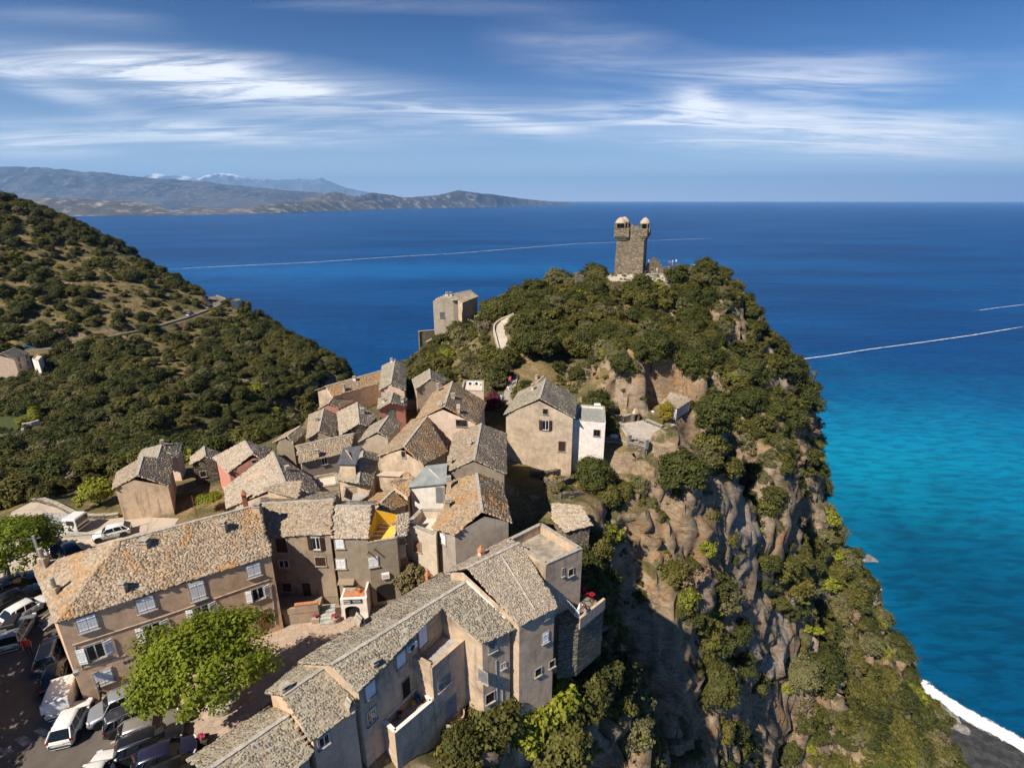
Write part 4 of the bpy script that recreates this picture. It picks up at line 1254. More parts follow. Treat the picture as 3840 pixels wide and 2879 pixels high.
wall_line('lot_wall', 'short rendered wall beside the two dark cars in the lot', zp('A', [(335, 960), (420, 975), (500, 1000)]), .75, .25, RENDER_G)
wall_line('lot_kerb_wall', 'curving dry stone kerb round the pale parking lot', zp('A', [(255, 565), (330, 565), (430, 600), (560, 665), (640, 690), (800, 690), (900, 680)]), .5, .4, RUBBLE, STONE)
# the corniche road on the spur
_rp = []
for i in range(len(ROAD) - 1):
    a, c = Vector(ROAD[i]), Vector(ROAD[i + 1])
    for s in range(6): _rp.append(a.lerp(c, s / 6))
_rp.append(Vector(ROAD[-1]))
_rv, _rf = [], []
for i, p in enumerate(_rp):
    d = _rp[min(i + 1, len(_rp) - 1)] - _rp[max(i - 1, 0)]; n = Vector((-d.y, d.x, 0)).normalized()
    w = 2.0 if i < len(_rp) - 12 else 4.0
    for s in (-1, 1): _rv.append((p.x + n.x * w * s, p.y + n.y * w * s, p.z + 0.12))
for i in range(len(_rp) - 1): _rf.append((2 * i, 2 * i + 1, 2 * i + 3, 2 * i + 2))
ROADM = m_plain('road_surface', (0.17, 0.145, 0.12), 0.9, var=0.15, scale=0.3)
tag(mesh_obj('road', _rv, _rf, ROADM), kind='structure')
_pw = [Vector((_rv[2 * i + 0][0], _rv[2 * i + 0][1], _rv[2 * i][2] - 0.1)) if _rv[2 * i][0] > _rv[2 * i + 1][0] else Vector((_rv[2 * i + 1][0], _rv[2 * i + 1][1], _rv[2 * i + 1][2] - 0.1)) for i in range(12, len(_rp), 2)]
wall_line('road_parapet', 'low stone parapet along the corniche road on the spur', _pw, .75, .45, m_plain('parapet_stone', (0.28, 0.235, 0.18), 0.9, var=0.3))
# ------------------------------------------------------------------ the village houses
def up_from(zone, x, y, a, b, tan):
    """ridge point on this sight line that rises tan times its distance from the eave a-b"""
    r = ray(zone, x, y); d = Vector((b.x - a.x, b.y - a.y)).normalized(); n = Vector((-d.y, d.x))
    t = 8.0; prev = None
    while t < 300:
        p = Vector((0, 0, CAMZ)) + r * t
        f = (p.z - a.z) - tan * abs((p.x - a.x) * n.x + (p.y - a.y) * n.y)
        if prev is not None and prev > 0 >= f: return p
        prev = f; t += 0.02
    return p
HS = {}
# --- long tan house on the square, hipped at the left end
V = {'a': at_z('A', 425, 1475, 141.05), 'b': at_z('A', 2045, 962, 141.05), 'c': at_z('A', 258, 1060, 141.05), 'r1': at_z('A', 905, 860, 143.5), 'r2': at_z('A', 1990, 580, 143.5)}
_w = V['b'] - V['a']; _u = Vector((_w.x, _w.y, 0)).normalized(); _n = Vector((-_u.y, _u.x, 0))
_k = (V['r2'] - V['b']).dot(_n)
V['d'] = V['b'] + _n * (2 * _k)
V['r2'] = V['r2'] - _u * ((V['r2'] - V['b']).dot(_u))
H = build_shell('long_house', 'long tan house with white shutters and hipped slab roof on the square', V, [('a', 'b', 'r2', 'r1'), ('c', 'a', 'r1'), ('d', 'c', 'r1', 'r2')], PL_TAN, LZ_ORANGE, base=132.6, singles=150, inset=0.04, ridge=[('r1', 'r2')], seed=2, slab=0.26)
HS['long'] = H
windows(H, [('A', 660, 1480, 1.15, 1.35, 'Cw'), ('A', 1100, 1335, 1.15, 1.35, 'Cw'), ('A', 1490, 1235, 1.05, 1.75, 'Cw'), ('A', 1913, 1078, 1.05, 1.35, 'Cw'),
            ('B', 765, 725, 1.1, 1.4, 'Ow'), ('B', 1222, 560, 1.1, 1.4, 'Ow'), ('B', 1612, 415, 1.1, 1.4, 'Ow'), ('A', 1945, 1255, 0.95, 1.2, 'Ow'), ('B', 830, 930, 1.1, 1.3, 'Cw'), ('A', 1990, 1450, 0.95, 2.0, 'Dd')])
chimney(H, 'A', 345, 1060, 0.55, 0.55, 1.0, 'pot'); chimney(H, 'A', 425, 1255, 0.5, 0.5, 0.6, 'pot'); chimney(H, 'A', 935, 1240, 0.5, 0.4, 0.55, 'slab'); chimney(H, 'A', 1690, 790, 0.5, 0.4, 0.75, 'slab'); chimney(H, 'A', 1095, 895, 0.7, 0.6, 0.35, 'slab')
chimney(H, 'A', 1945, 640, 0.6, 0.5, 0.6, 'slab')
# string courses and quoin strip, drain pipe
def course(H, pts, r=0.05, mat=None, name='string_course'):
    q = []
    for (z, x, y) in pts:
        h = ray_hit(z, x, y, H.walls)
        if h: q.append(h[1] + h[2] * 0.02 - H.off)
    if len(q) > 1:
        b = MB(); b.tube(q, r, 5); b.build(name, mat or PL_STAIN, H.root)
course(H, [('A', 545, 1645), ('A', 1250, 1420), ('A', 2030, 1150)], 0.055)
course(H, [('B', 655, 860), ('B', 1000, 755)], 0.05)
course(H, [('B', 600, 690), ('B', 660, 870)], 0.04, ZINC, 'drain_pipe')
course(H, [('B', 2165, 190), ('B', 2200, 510)], 0.045, ZINC, 'drain_pipe')
# --- dark weathered house next to it
a, b = at_y('E', 205, 1138, 41.6), at_y('E', 752, 1108, 41.6)
V = {'a': a, 'b': b, 'r1': up_from('E', 170, 862, a, b, 0.42), 'r2': up_from('E', 778, 828, a, b, 0.42)}
V['c'] = V['r1'] + (V['r1'] - a) * 1.0; V['c'].z = a.z; V['d'] = V['r2'] + (V['r2'] - b); V['d'].z = b.z
H = build_shell('weathered_house', 'dark weathered house with brown shutters and outside stair landing', V, [('a', 'b', 'r2', 'r1'), ('c', 'r1', 'r2', 'd')], PL_DARK, LZ_BROWN, base=132.5, singles=100, inset=0.10, ridge=[('r1', 'r2')], seed=3, slab=0.25)
HS['dark'] = H
windows(H, [('E', 345, 1200, 1.0, 1.5, 'Cb'), ('E', 365, 1355, 0.95, 0.9, 'Bb'), ('E', 632, 1185, 0.75, 1.35, 'Ob'), ('E', 668, 1335, 0.95, 0.95, 'Cb'), ('E', 392, 1548, 0.85, 0.9, 'Cb'), ('E', 555, 1570, 0.8, 1.6, 'Db')])
# --- brown house above the white pizza front
a, b = at_y('E', 762, 1142, 41.5), at_y('E', 1062, 1142, 41.5)
V = {'a': a, 'b': b, 'r1': up_from('E', 795, 880, a, b, 0.45), 'r2': up_from('E', 1085, 880, a, b, 0.45)}
V['c'] = V['r1'] + (V['r1'] - a); V['c'].z = a.z; V['d'] = V['r2'] + (V['r2'] - b); V['d'].z = b.z
H = build_shell('brown_house', 'brown plastered house with white shutters above the pizza front', V, [('a', 'b', 'r2', 'r1'), ('c', 'r1', 'r2', 'd')], PL_BROWN, LZ_PALE, base=132.5, singles=60, inset=0.10, ridge=[('r1', 'r2')], seed=4, slab=0.26)
HS['brown'] = H
windows(H, [('E', 828, 1188, 0.75, 1.0, 'Cw'), ('E', 838, 1355, 0.85, 1.05, 'Cw'), ('O', 1190, 800, 0.85, 1.55, 'Dt')])
# its right half is a block with the yellow roof terrace on top
def flat_block(name, label, top, ztop, wall, floor, base=None, par=0.45, parw=0.22, cat='house', cap=STONE, sink=1.5, flat_z=None):
    """block with a walled roof terrace: outer corners as pixels at the parapet top"""
    P = [at_z(*p, ztop) if len(p) == 3 else at_z(*p[:3], p[3]) for p in top]
    return block_world(name, label, P, wall, floor, base, par, parw, cat, cap, sink)
def block_world(name, label, P, wall, floor, base=None, par=0.45, parw=0.22, cat='house', cap=STONE, sink=1.5):
    n = len(P); cen = sum(P, Vector()) / n
    if base is None: base = min(float(ground(p.x, p.y)) for p in P) - sink
    off = Vector((cen.x, cen.y, base)); root = empty(name, off, 0, label, cat)
    area = sum(P[i].x * P[(i + 1) % n].y - P[(i + 1) % n].x * P[i].y for i in range(n)); sg = 1 if area > 0 else -1
    L = [p - off for p in P]; I = []
    for i in range(n):
        a, b, c = L[i - 1], L[i], L[(i + 1) % n]
        d1 = (b - a); d1.z = 0; d1.normalize(); d2 = (c - b); d2.z = 0; d2.normalize()
        n1 = Vector((-d1.y, d1.x, 0)) * sg; n2 = Vector((-d2.y, d2.x, 0)) * sg
        m = (n1 + n2).normalized(); I.append(b + m * (parw / max(0.5, m.dot(n1))))
    wv, wf = [], []
    for i in range(n):
        wv += [L[i], Vector((L[i].x, L[i].y, 0)), I[i], Vector((I[i].x, I[i].y, I[i].z - par - 0.3))]
    for i in range(n):
        j = (i + 1) % n
        wf += [(4 * i, 4 * i + 1, 4 * j + 1, 4 * j), (4 * i + 2, 4 * j + 2, 4 * j + 3, 4 * i + 3), (4 * i, 4 * j, 4 * j + 2, 4 * i + 2)]
    mesh_obj('wall', wv, wf, wall, root)
    fl = [Vector((I[i].x, I[i].y, I[i].z - par)) for i in range(n)]
    mesh_obj('terrace_floor', fl, [tuple(range(n))], floor, root)
    b = MB()
    for i in range(n):
        j = (i + 1) % n
        A = (L[i] + I[i]) / 2; B = (L[j] + I[j]) / 2
        d = B - A; q = d.to_track_quat('X', 'Z').to_matrix().to_4x4()
        k = max(1, int(d.length / 0.8))
        for s in range(k): b.box((0, 0, 0.03), (d.length / k / 2 - 0.008, parw / 2 + 0.04, 0.035), Matrix.Translation(A.lerp(B, (s + .5) / k)) @ q)
    if cap: b.build('coping', cap, root)
    H = House(); H.root = root; H.off = off; H.walls = [[L[i] + off, Vector((L[i].x, L[i].y, 0)) + off, Vector((L[(i + 1) % n].x, L[(i + 1) % n].y, 0)) + off, L[(i + 1) % n] + off] for i in range(n)]
    H.roofs = [[f + off for f in fl]]; H.roof = root; H.verts = {}
    return H
FL_GREY = m_plain('terrace_screed', (0.36, 0.34, 0.32), 0.9, var=0.15)
FL_PALE = m_plain('terrace_pale', (0.62, 0.52, 0.44), 0.9, var=0.1)
FL_ROUGH = m_plain('terrace_weathered', (0.33, 0.28, 0.225), 0.95, var=0.4, scale=1.2)
FL_YEL = m_plain('terrace_yellow_paint', (0.76, 0.50, 0.07), 0.8, var=0.1)
Hb = HS['brown']
e = Vector(Hb.verts['b'])
yb = e.copy()
P = [at_y('E', 1050, 1160, 41.45), at_y('E', 1300, 1160, 42.2)]
P = [Vector((P[0].x, P[0].y, 140.3)), Vector((P[1].x, P[1].y, 140.3))]
P += [P[1] + Vector((0.25, 3.0, 0)), P[0] + Vector((0.1, 3.0, 0))]
H = block_world('yellow_terrace_house', 'brown block topped by a bright yellow roof terrace with clothes lines', P, PL_BROWN, FL_YEL, base=132.5, par=0.35, parw=0.15)
HS['yellow'] = H
o_ = H.off
b = MB()
A, B, C, D = [p - o_ for p in P]
b.add([A + Vector((.16, .16, -.3)), D + Vector((.16, 0, -.3)), D + Vector((.16, 0, 1.75)), A + Vector((.16, .16, 0.9))], [(0, 1, 2, 3)])
b.add([D + Vector((.16, -.16, -.3)), C + Vector((-.16, -.16, -.3)), C + Vector((-.16, -.16, .55)), D + Vector((.16, -.16, 1.75))], [(0, 1, 2, 3)])
b.add([C + Vector((-.17, 0, -.3)), B + Vector((-.17, .16, -.3)), B + Vector((-.17, .16, 0.30)), C + Vector((-.17, 0, .55))], [(0, 1, 2, 3)])
b.build('yellow_wall', PL_YELLOW, H.root)
b = MB()
for k in range(4):
    t = (k + 0.6) / 4.6
    p0, p1 = A.lerp(D, t) + Vector((.17, 0, .55)), B.lerp(C, t) + Vector((-.18, 0, .25))
    b.tube([p0, p0.lerp(p1, .5) - Vector((0, 0, .12)), p1], 0.006, 4)
b.build('clothes_line', PLAST_W, H.root)
windows(H, [('E', 1105, 1340, 0.85, 1.05, 'Cw')])
# --- grey gabled house with the big orange roof
zr = 142.2
rn, rf = at_z('F', 1565, 1365, zr), at_z('F', 1520, 1055, zr)
V = {'rn': rn, 'rf': rf, 'en': on_slope('F', 1805, 1452, rn, rf, .42), 'ln': on_slope('F', 1335, 1557, rn, rf, .42), 'lc': on_slope('F', 1155, 1500, rn, rf, .42), 'lu': on_slope('F', 1248, 1360, rn, rf, .42), 'lf': on_slope('F', 1285, 1120, rn, rf, .42)}
V['ef'] = V['en'] + (rf - rn)
H = build_shell('grey_gable_house', 'grey gabled house with orange lichen roof and lit cream side wall', V, [('ln', 'rn', 'rf', 'lf', 'lu', 'lc'), ('rn', 'en', 'ef', 'rf')], PL_GREY, LZ_RUST, base=131, singles=60, ridge=[('rn', 'rf')], seed=5)
HS['greyg'] = H
windows(H, [('F', 1243, 1590, 0.75, 1.0, 'Cw')])
chimney(H, 'F', 1280, 1340, 0.4, 0.4, 0.8, 'slab'); chimney(H, 'F', 1290, 1180, 0.45, 0.45, 1.2, 'slab')
# roof terrace on its cream left wing
lc = V['lc']; q1 = at_z('F', 930, 1470, lc.z + .15)
P = [at_z('F', 1180, 1562, lc.z - .05), q1, at_z('F', 1050, 1345, lc.z + .15), at_z('F', 1245, 1345, lc.z + .15)]
H = block_world('cream_terrace_house', 'cream house with brown shutters and pale sunken roof terrace', P, PL_CREAM, FL_PALE, base=131, par=0.9, parw=0.35)
HS['creamt'] = H
windows(H, [('E', 1472, 1212, 0.8, 1.1, 'Ct'), ('E', 1695, 1305, 0.8, 1.1, 'Ct')])
course(H, [('E', 1410, 1110), ('E', 1425, 1330)], 0.05, ZINC, 'drain_pipe')
# small piece between: slab strip and pink shutters
a, b = at_z('E', 1285, 1135, 140.2), at_z('E', 1385, 1115, 140.2)
V = {'a': a, 'b': b, 'r1': at_z('E', 1300, 950, 141.6), 'r2': at_z('E', 1400, 935, 141.6)}
H = build_shell('narrow_house', 'narrow cream house squeezed between the yellow terrace and cream house', V, [('a', 'b', 'r2', 'r1')], PL_CREAM, LZ_PALE, base=132, seed=6, slabs=True, slab=0.22)
windows(H, [('E', 1347, 1170, 0.55, 0.5, 'Ct'), ('E', 1362, 1345, 0.65, 0.9, 'Ct')])
HS['narrow'] = H
# --- foreground row along the cliff
zr = 140.0
rn, rf = at_z('C', 690, 884, zr), at_z('C', 1690, 268, zr)
_s = lambda x, y: on_slope('C', x, y, rn, rf, .42)
V = {'rn': rn, 'rf': rf, 'ln': _s(432, 868), 'lf': _s(1505, 195), 'en': _s(882, 1088), 'n1': _s(1512, 452), 'n2': _s(1815, 722), 'ef': _s(2060, 615)}
H = build_shell('row_house', 'long slab roofed row house with sunken terrace, middle of the cliff row', V, [('ln', 'rn', 'rf', 'lf'), ('rn', 'en', 'n1', 'n2', 'ef', 'rf')], PL_STAIN, LZ_GREY, base=119.5, singles=300, ridge=[('rn', 'rf')], seed=7, slab=0.22)
HS['row3'] = H
chimney(H, 'C', 1412, 250, 0.35, 0.35, 0.55, 'pyramid', TERRAC); chimney(H, 'C', 905, 590, 0.55, 0.8, 0.45, 'tent'); chimney(H, 'C', 1015, 905, 0.3, 0.25, 0.35, 'slab')
H2 = gable('row_house', 'small row house with ochre gable between the lowest roof and the long roof', ('C', 330, 1112), ('C', 668, 884), 139.05, L=[('C', 192, 1098), ('C', 436, 868)], R=[('C', 530, 1455), ('C', 895, 1200)], wall=PL_TAN, roof=LZ_GREY, base=120, singles=200, seed=8, slab=0.22)
HS['row2'] = H2
chimney(H2, 'C', 345, 1085, 0.5, 0.4, 0.3, 'slab'); chimney(H2, 'C', 830, 1215, 0.45, 0.5, 0.35, 'tent')
windows(H2, [('C', 630, 1450, 0.75, 0.9, 'Bb')])
H1_ = gable('row_house', 'lowest row house with pink mortar ridge beside the parked cars', ('B', 1640, 1690), ('C', 368, 1262), 137.9, L=[('B', 1510, 1590), ('C', 218, 1200)], R=[('C', 180, 1850), ('C', 548, 1548)], wall=PL_STAIN, roof=LZ_GREY, base=120, singles=200, seed=9, slab=0.22)
HS['row1'] = H1_
zr4 = 140.9
H4 = gable('row_house', 'tall row house with pale cobbled roof at the cliff end', ('D', 750, 490), ('D', 1165, 292), zr4, L=[('D', 575, 520), ('D', 1060, 262)], R=[('D', 1163, 948), ('D', 1475, 795)], wall=PL_STAIN, roof=LZ_PALE, base=117, singles=200, seed=10, slab=0.17)
HS['row4'] = H4
chimney(H4, 'D', 862, 390, 0.45, 0.45, 0.5, 'pyramid', PL_PALE)
windows(H4, [('D', 1372, 1040, 0.6, 1.0, 'Cw'), ('D', 1315, 1315, 0.6, 0.75, 'Sx'), ('D', 1425, 1250, 0.55, 0.7, 'Sx'), ('D', 1380, 870, 0.4, 0.5, 'Bw')])
windows(HS['row3'], [('C', 1205, 840, 0.85, 1.2, 'Cw'), ('C', 975, 1070, 0.85, 1.2, 'Cw'), ('C', 985, 1265, 0.8, 1.2, 'Bb')])
course(H4, [('D', 585, 575), ('D', 745, 592), ('D', 950, 790), ('D', 1115, 965)], .11, PL_WHITE, 'flashing')
_q = [h[1] - H4.off for h in (ray_hit('D', x, y, H4.roofs) for x, y in ((1015, 385), (1150, 600), (1290, 830))) if h]
if len(_q) > 1: MB().tube([p + Vector((0, 0, .1)) for p in _q], .08, 5).build('roof_seam', MORTAR, H4.roof)
# square tower block with a walled flat roof at the end of the row
H5 = flat_block('terrace_block', 'stained square block with walled flat roof at the cliff edge', [('D', 1375, 462), ('D', 1668, 332), ('D', 1335, 128), ('D', 1065, 262)], 140.6, PL_STAIN, FL_ROUGH, base=117, par=0.9, parw=0.28)
HS['tblock'] = H5
windows(H5, [('D', 1575, 520, 0.5, 0.7, 'Sx'), ('D', 1512, 520, 0.14, 0.8, 'Sx')])

# terraces built out in front of the row's cliff wall
P = [at_z('C', 1440, 908, 137.3), at_z('C', 1742, 648, 137.3), at_z('C', 1540, 490, 137.3), at_z('C', 1262, 812, 137.3)]
H = block_world('upper_terrace', 'grey roof terrace with weathered parapet in front of the row house', P, PL_STAIN, FL_GREY, base=117, par=.55, parw=.3, cat='terrace', cap=PL_STAIN)
HS['uterr'] = H
windows(H, [('C', 1505, 1040, .5, .9, 'Cg'), ('C', 1560, 985, .5, .9, 'Cg'), ('C', 1590, 1195, .9, 1.9, 'Cl')])
windows(HS['row3'], [('C', 1368, 655, .85, 2.0, 'Cw')])
P = [at_z('C', 1160, 1398, 134.2), at_z('C', 1450, 1150, 134.2), at_z('C', 1330, 1030, 134.2), at_z('C', 1060, 1300, 134.2)]
H = block_world('lower_terrace', 'shaded lower terrace with white parapet crowded with pots', P, PL_STAIN, FL_GREY, base=117, par=.8, parw=.22, cat='terrace', cap=PL_WHITE)
HS['lterr'] = H
windows(HS['uterr'], [('C', 1445, 1340, .55, 1.2, 'Cl'), ('C', 1445, 1560, .5, .9, 'Cl')])
windows(HS['row3'], [('C', 1895, 745, .7, 1.0, 'Cg'), ('C', 1825, 970, .85, 1.1, 'Cg'), ('C', 1875, 1130, .75, .95, 'Sx'), ('C', 1975, 890, .4, .5, 'Bw'), ('C', 1245, 1065, .8, 1.9, 'Sx')])
course(HS['row3'], [('C', 1920, 850), ('C', 1930, 1180)], 0.05, ZINC, 'drain_pipe'); course(HS['row3'], [('C', 1965, 1010), ('C', 1972, 1230)], 0.05, ZINC, 'drain_pipe'); course(HS['row3'], [('C', 1805, 1070), ('C', 1925, 1075)], 0.04, ZINC, 'drain_pipe')
# --- houses climbing towards the crag
def G(key, *a, **k):
    HS[key] = gable(*a, **k); return HS[key]
H = G('n3', 'gable_house', 'brown gabled house with half orange roof left of the big cream gable', ('F', 1500, 937), ('F', 1556, 640), None, L=[('F', 1262, 1042), ('F', 1335, 720)], R=[('F', 1764, 1058), ('F', 1766, 722)], wall=PL_BROWN, roof=LZ_BROWN, ny=54.5, seed=21, slab=0.24)
chimney(H, 'F', 1460, 820, .45, .45, .35, 'tent'); chimney(H, 'F', 1300, 975, .45, .45, .5, 'tent')
H = G('n1', 'ochre_house', 'ochre rendered gable with one small window under an orange roof', ('F', 915, 832), ('F', 1108, 578), None, L=[('F', 698, 908), ('F', 985, 605)], R=[('F', 1082, 978), ('F', 1278, 866)], wall=PL_OLD, roof=LZ_RUST, ny=57.0, seed=22, slab=0.24)
windows(H, [('F', 915, 890, .55, .75, 'Bwk')])
H = G('n2', 'pale_pink_house', 'pale pink gabled house with orange roof above the red tiled terrace', ('F', 1250, 497), ('F', 1318, 290), None, L=[('F', 1010, 610), ('F', 1160, 380)], R=[('F', 1524, 640), ('F', 1596, 462)], wall=PL_PALE, roof=LZ_RUST, ny=67.0, seed=23, slab=0.26)
windows(H, [('F', 1395, 632, 1.5, .95, 'Bwk')])
chimney(H, 'F', 1220, 500, .6, .5, .35, 'tent'); chimney(H, 'F', 1370, 545, .6, .4, .6, 'tent'); chimney(H, 'F', 1325, 430, .5, .5, .5, 'slab'); chimney(H, 'F', 1200, 375, .5, .35, 1.0, 'slab', STONE)
# red tiled terrace in the gap
P = [at_y('F', 1150, 770, 62.0), at_y('F', 1265, 845, 60.0)]
zt = 138.6
P = [at_z('F', 1140, 775, zt), at_z('F', 1262, 850, zt), at_z('F', 1338, 715, zt), at_z('F', 1190, 680, zt)]
H = block_world('red_terrace', 'small block with red tiled roof terrace between the lichen roofs', P, PL_OLD, TERRAC, par=0.08, parw=0.12, cat='terrace', cap=None)
HS['redt'] = H
# lean-to with the sheet roof and white wall
a, b = at_y('F', 945, 1162, 51.5), at_y('F', 1268, 1132, 51.0)
V = {'a': a, 'b': b, 'r1': up_from('F', 1098, 985, a, b, .22), 'r2': up_from('F', 1275, 965, a, b, .22)}
SHEET = m_plain('grey_roof_sheet', (0.25, 0.27, 0.265), 0.7, var=0.2, scale=0.8)
H = build_shell('lean_to_house', 'white walled lean to with flat grey roof sheet and dark door', V, [('a', 'b', 'r2', 'r1')], PL_WHITE, SHEET, slabs=False, seed=24)
HS['leanto'] = H
windows(H, [('F', 1216, 1228, .8, 1.95, 'Dg')])
# slate topped box and the roof beside it
H = G('n5', 'curved_terrace_house', 'low slab roof house with a small white curved terrace in front', ('F', 535, 1130), ('F', 575, 865), None, L=[('F', 362, 1100), ('F', 430, 930)], R=[('F', 652, 1145), ('F', 712, 892)], wall=PL_OLD, roof=LZ_GREY, ny=52.5, seed=25, slab=0.23)
a, b = at_y('F', 362, 972, 55.0), at_y('F', 520, 975, 54.2)
V = {'a': a, 'b': b, 'r1': up_from('F', 412, 838, a, b, .45), 'r2': up_from('F', 570, 816, a, b, .45)}
SLATE = m_plain('dark_slate_sheet', (0.085, 0.085, 0.095), 0.75, var=0.25, scale=1.5)
H = build_shell('slate_box', 'small box house with dark slate single pitch roof', V, [('a', 'b', 'r2', 'r1')], PL_OLD, SLATE, slabs=False, seed=26)
# curved white terrace
zt = HS['n5'].verts['rn'].z - 1.4
P = [at_z('F', x, y, zt) for x, y in ((400, 1255), (470, 1285), (560, 1275), (620, 1235), (640, 1180), (645, 1140), (420, 1160))]
H = block_world('curved_terrace', 'white painted terrace with curved parapet among the roofs', P, PL_STAIN, FL_GREY, par=.85, parw=.2, cat='terrace')
# left cluster
H = G('n6', 'pale_roof_house', 'house with broad pale left roof slope and rusty right slope', ('A', 2150, 425), ('A', 2055, 192), None, L=[('A', 1712, 615), ('A', 1690, 458)], R=[('E', 705, 822), ('E', 590, 640)], wall=PL_PALE, roof=LZ_PALE, ny=52.0, seed=27, slab=0.23, tan=.40)
chimney(H, 'E', 395, 590, .5, .4, .4, 'slab')
chimney(H, 'A', 1845, 560, .45, .45, .8, 'pyramid', TERRAC)
H = G('n7', 'pink_wall_house', 'pale roofed house with pink gable wall and a small square window', ('A', 1905, 205), ('A', 1842, 108), None, L=[('A', 1716, 350), ('A', 1608, 232)], R=[('A', 1968, 245), ('A', 2050, 165)], wall=PL_PINK, roof=LZ_PALE, ny=61.0, seed=28, slab=0.24, tan=.45)
windows(H, [('A', 1915, 262, .45, .4, 'Sx')])
a, b = at_y('E', 495, 522, 58.5), at_y('E', 905, 432, 61.5)
V = {'a': a, 'b': b, 'r1': up_from('E', 470, 382, a, b, .42), 'r2': up_from('E', 945, 280, a, b, .42)}
V['c'] = V['r1'] + (V['r1'] - a); V['c'].z = a.z; V['d'] = V['r2'] + (V['r2'] - b); V['d'].z = b.z
H = build_shell('courtyard_house', 'long slab roof over a dark wall behind the courtyard trees', V, [('a', 'b', 'r2', 'r1'), ('c', 'r1', 'r2', 'd')], PL_GREY, LZ_BROWN, ridge=[('r1', 'r2')], seed=29, slab=0.24)
HS['n8'] = H
chimney(H, 'E', 642, 470, .5, .4, .7, 'slab')
windows(H, [('E', 700, 505, .7, .9, 'Bb')])
H = G('n12', 'white_ridge_house', 'small gabled house with white mortar ridge above a blank wall', ('E', 1140, 262), ('E', 1228, 135), None, L=[('E', 980, 350)], R=[('E', 1232, 318), ('E', 1340, 196)], wall=PL_CREAM, roof=LZ_GREY, ny=65.0, seed=30, slab=0.24)
H = G('n9', 'white_seam_house', 'slab roof with white ridge seam and a roof window beside the pink house', ('E', 985, 196), ('E', 968, 22), None, L=[('E', 828, 290), ('E', 808, 100)], R=[('E', 1058, 215), ('E', 1145, 130)], wall=RUBBLE_D, roof=LZ_PALE, ny=69.0, seed=31, slab=0.24, tan=.36)
chimney(H, 'E', 1015, 110, .7, .5, .5, 'slab')
H = G('n10', 'twin_slope_house', 'steep gabled house with pale ridge near the valley trees', ('E', 650, 262), ('E', 692, 72), None, L=[('E', 553, 322), ('E', 574, 120)], R=[('E', 797, 302), ('E', 808, 125)], wall=PL_STAIN, roof=LZ_BROWN, ny=68.0, seed=32, slab=0.24)
chimney(H, 'E', 640, 180, .4, .3, .4, 'slab')
H = G('n11', 'low_valley_house', 'low slab roofed house at the edge of the valley trees', ('E', 390, 300), ('E', 495, 220), None, L=[('E', 272, 355)], R=[('E', 440, 360), ('E', 548, 268)], wall=PL_BROWN, roof=LZ_BROWN, ny=67.0, seed=33, slab=0.26)
# pink house: upper and lower roofs
H = G('n13', 'pink_tower_house', 'tall pink house with pale ridge above the stepped alley', ('F', 805, 312), ('F', 842, 108), None, L=[('F', 714, 358), ('F', 738, 160)], R=[('F', 930, 360), ('F', 934, 150)], wall=PL_PALE, roof=LZ_GREY, ny=82.0, seed=34, slab=0.27)
chimney(H, 'F', 815, 130, .5, .4, .5, 'slab', PL_WHITE)
H = G('n13b', 'pink_porch_house', 'pink gabled house with green shutters and an iron pergola', ('F', 800, 468), ('F', 825, 380), None, L=[('F', 698, 522), ('F', 712, 430)], R=[('F', 935, 490), ('F', 940, 430)], wall=PL_PINK, roof=LZ_GREY, ny=76.0, seed=35, slab=0.26)
windows(H, [('F', 814, 560, .9, 1.6, 'Cr')])
chimney(H, 'F', 905, 462, .5, .4, .5, 'slab', PL_WHITE); chimney(H, 'F', 748, 465, .4, .4, .5, 'slab', PL_WHITE)
H = G('n14', 'alley_house', 'grey gabled house right of the dark stepped alley', ('F', 1135, 268), ('F', 1128, 186), None, L=[('F', 1012, 352), ('F', 985, 270)], R=[('F', 1248, 305), ('F', 1278, 262)], wall=PL_OLD, roof=LZ_GREY, ny=84.0, seed=36, slab=0.27)
a, b = at_y('F', 390, 398, 85), at_y('F', 745, 292, 91)
V = {'a': a, 'b': b, 'r1': up_from('F', 268, 330, a, b, .38), 'r2': up_from('F', 738, 198, a, b, .38)}
V['c'] = V['r1'] + (V['r1'] - a) * .8; V['c'].z = a.z; V['d'] = V['r2'] + (V['r2'] - b) * .8; V['d'].z = b.z
V['a'] = on_slope('F', 330, 412, V['r1'], V['r2'], .38)
H = build_shell('seaward_row', 'long low row with orange roof on the sea side of the village', V, [('a', 'b', 'r2', 'r1'), ('c', 'r1', 'r2', 'd')], PL_OLD, LZ_RUST, ridge=[('r1', 'r2')], seed=37, slab=0.29)
HS['n15'] = H
chimney(H, 'F', 418, 370, .5, .5, 1.0, 'slab'); chimney(H, 'F', 508, 285, .5, .4, .6, 'slab', PL_WHITE); chimney(H, 'F', 660, 215, .5, .4, .5, 'slab', PL_WHITE)
H = G('n16', 'rose_wall_house', 'small hipped roof house with dull rose wall near the valley', ('F', 290, 470), ('F', 355, 388), None, L=[('F', 205, 520)], R=[('F', 378, 512), ('F', 502, 452)], wall=PL_PINK, roof=LZ_BROWN, ny=82.0, seed=38, slab=0.27)
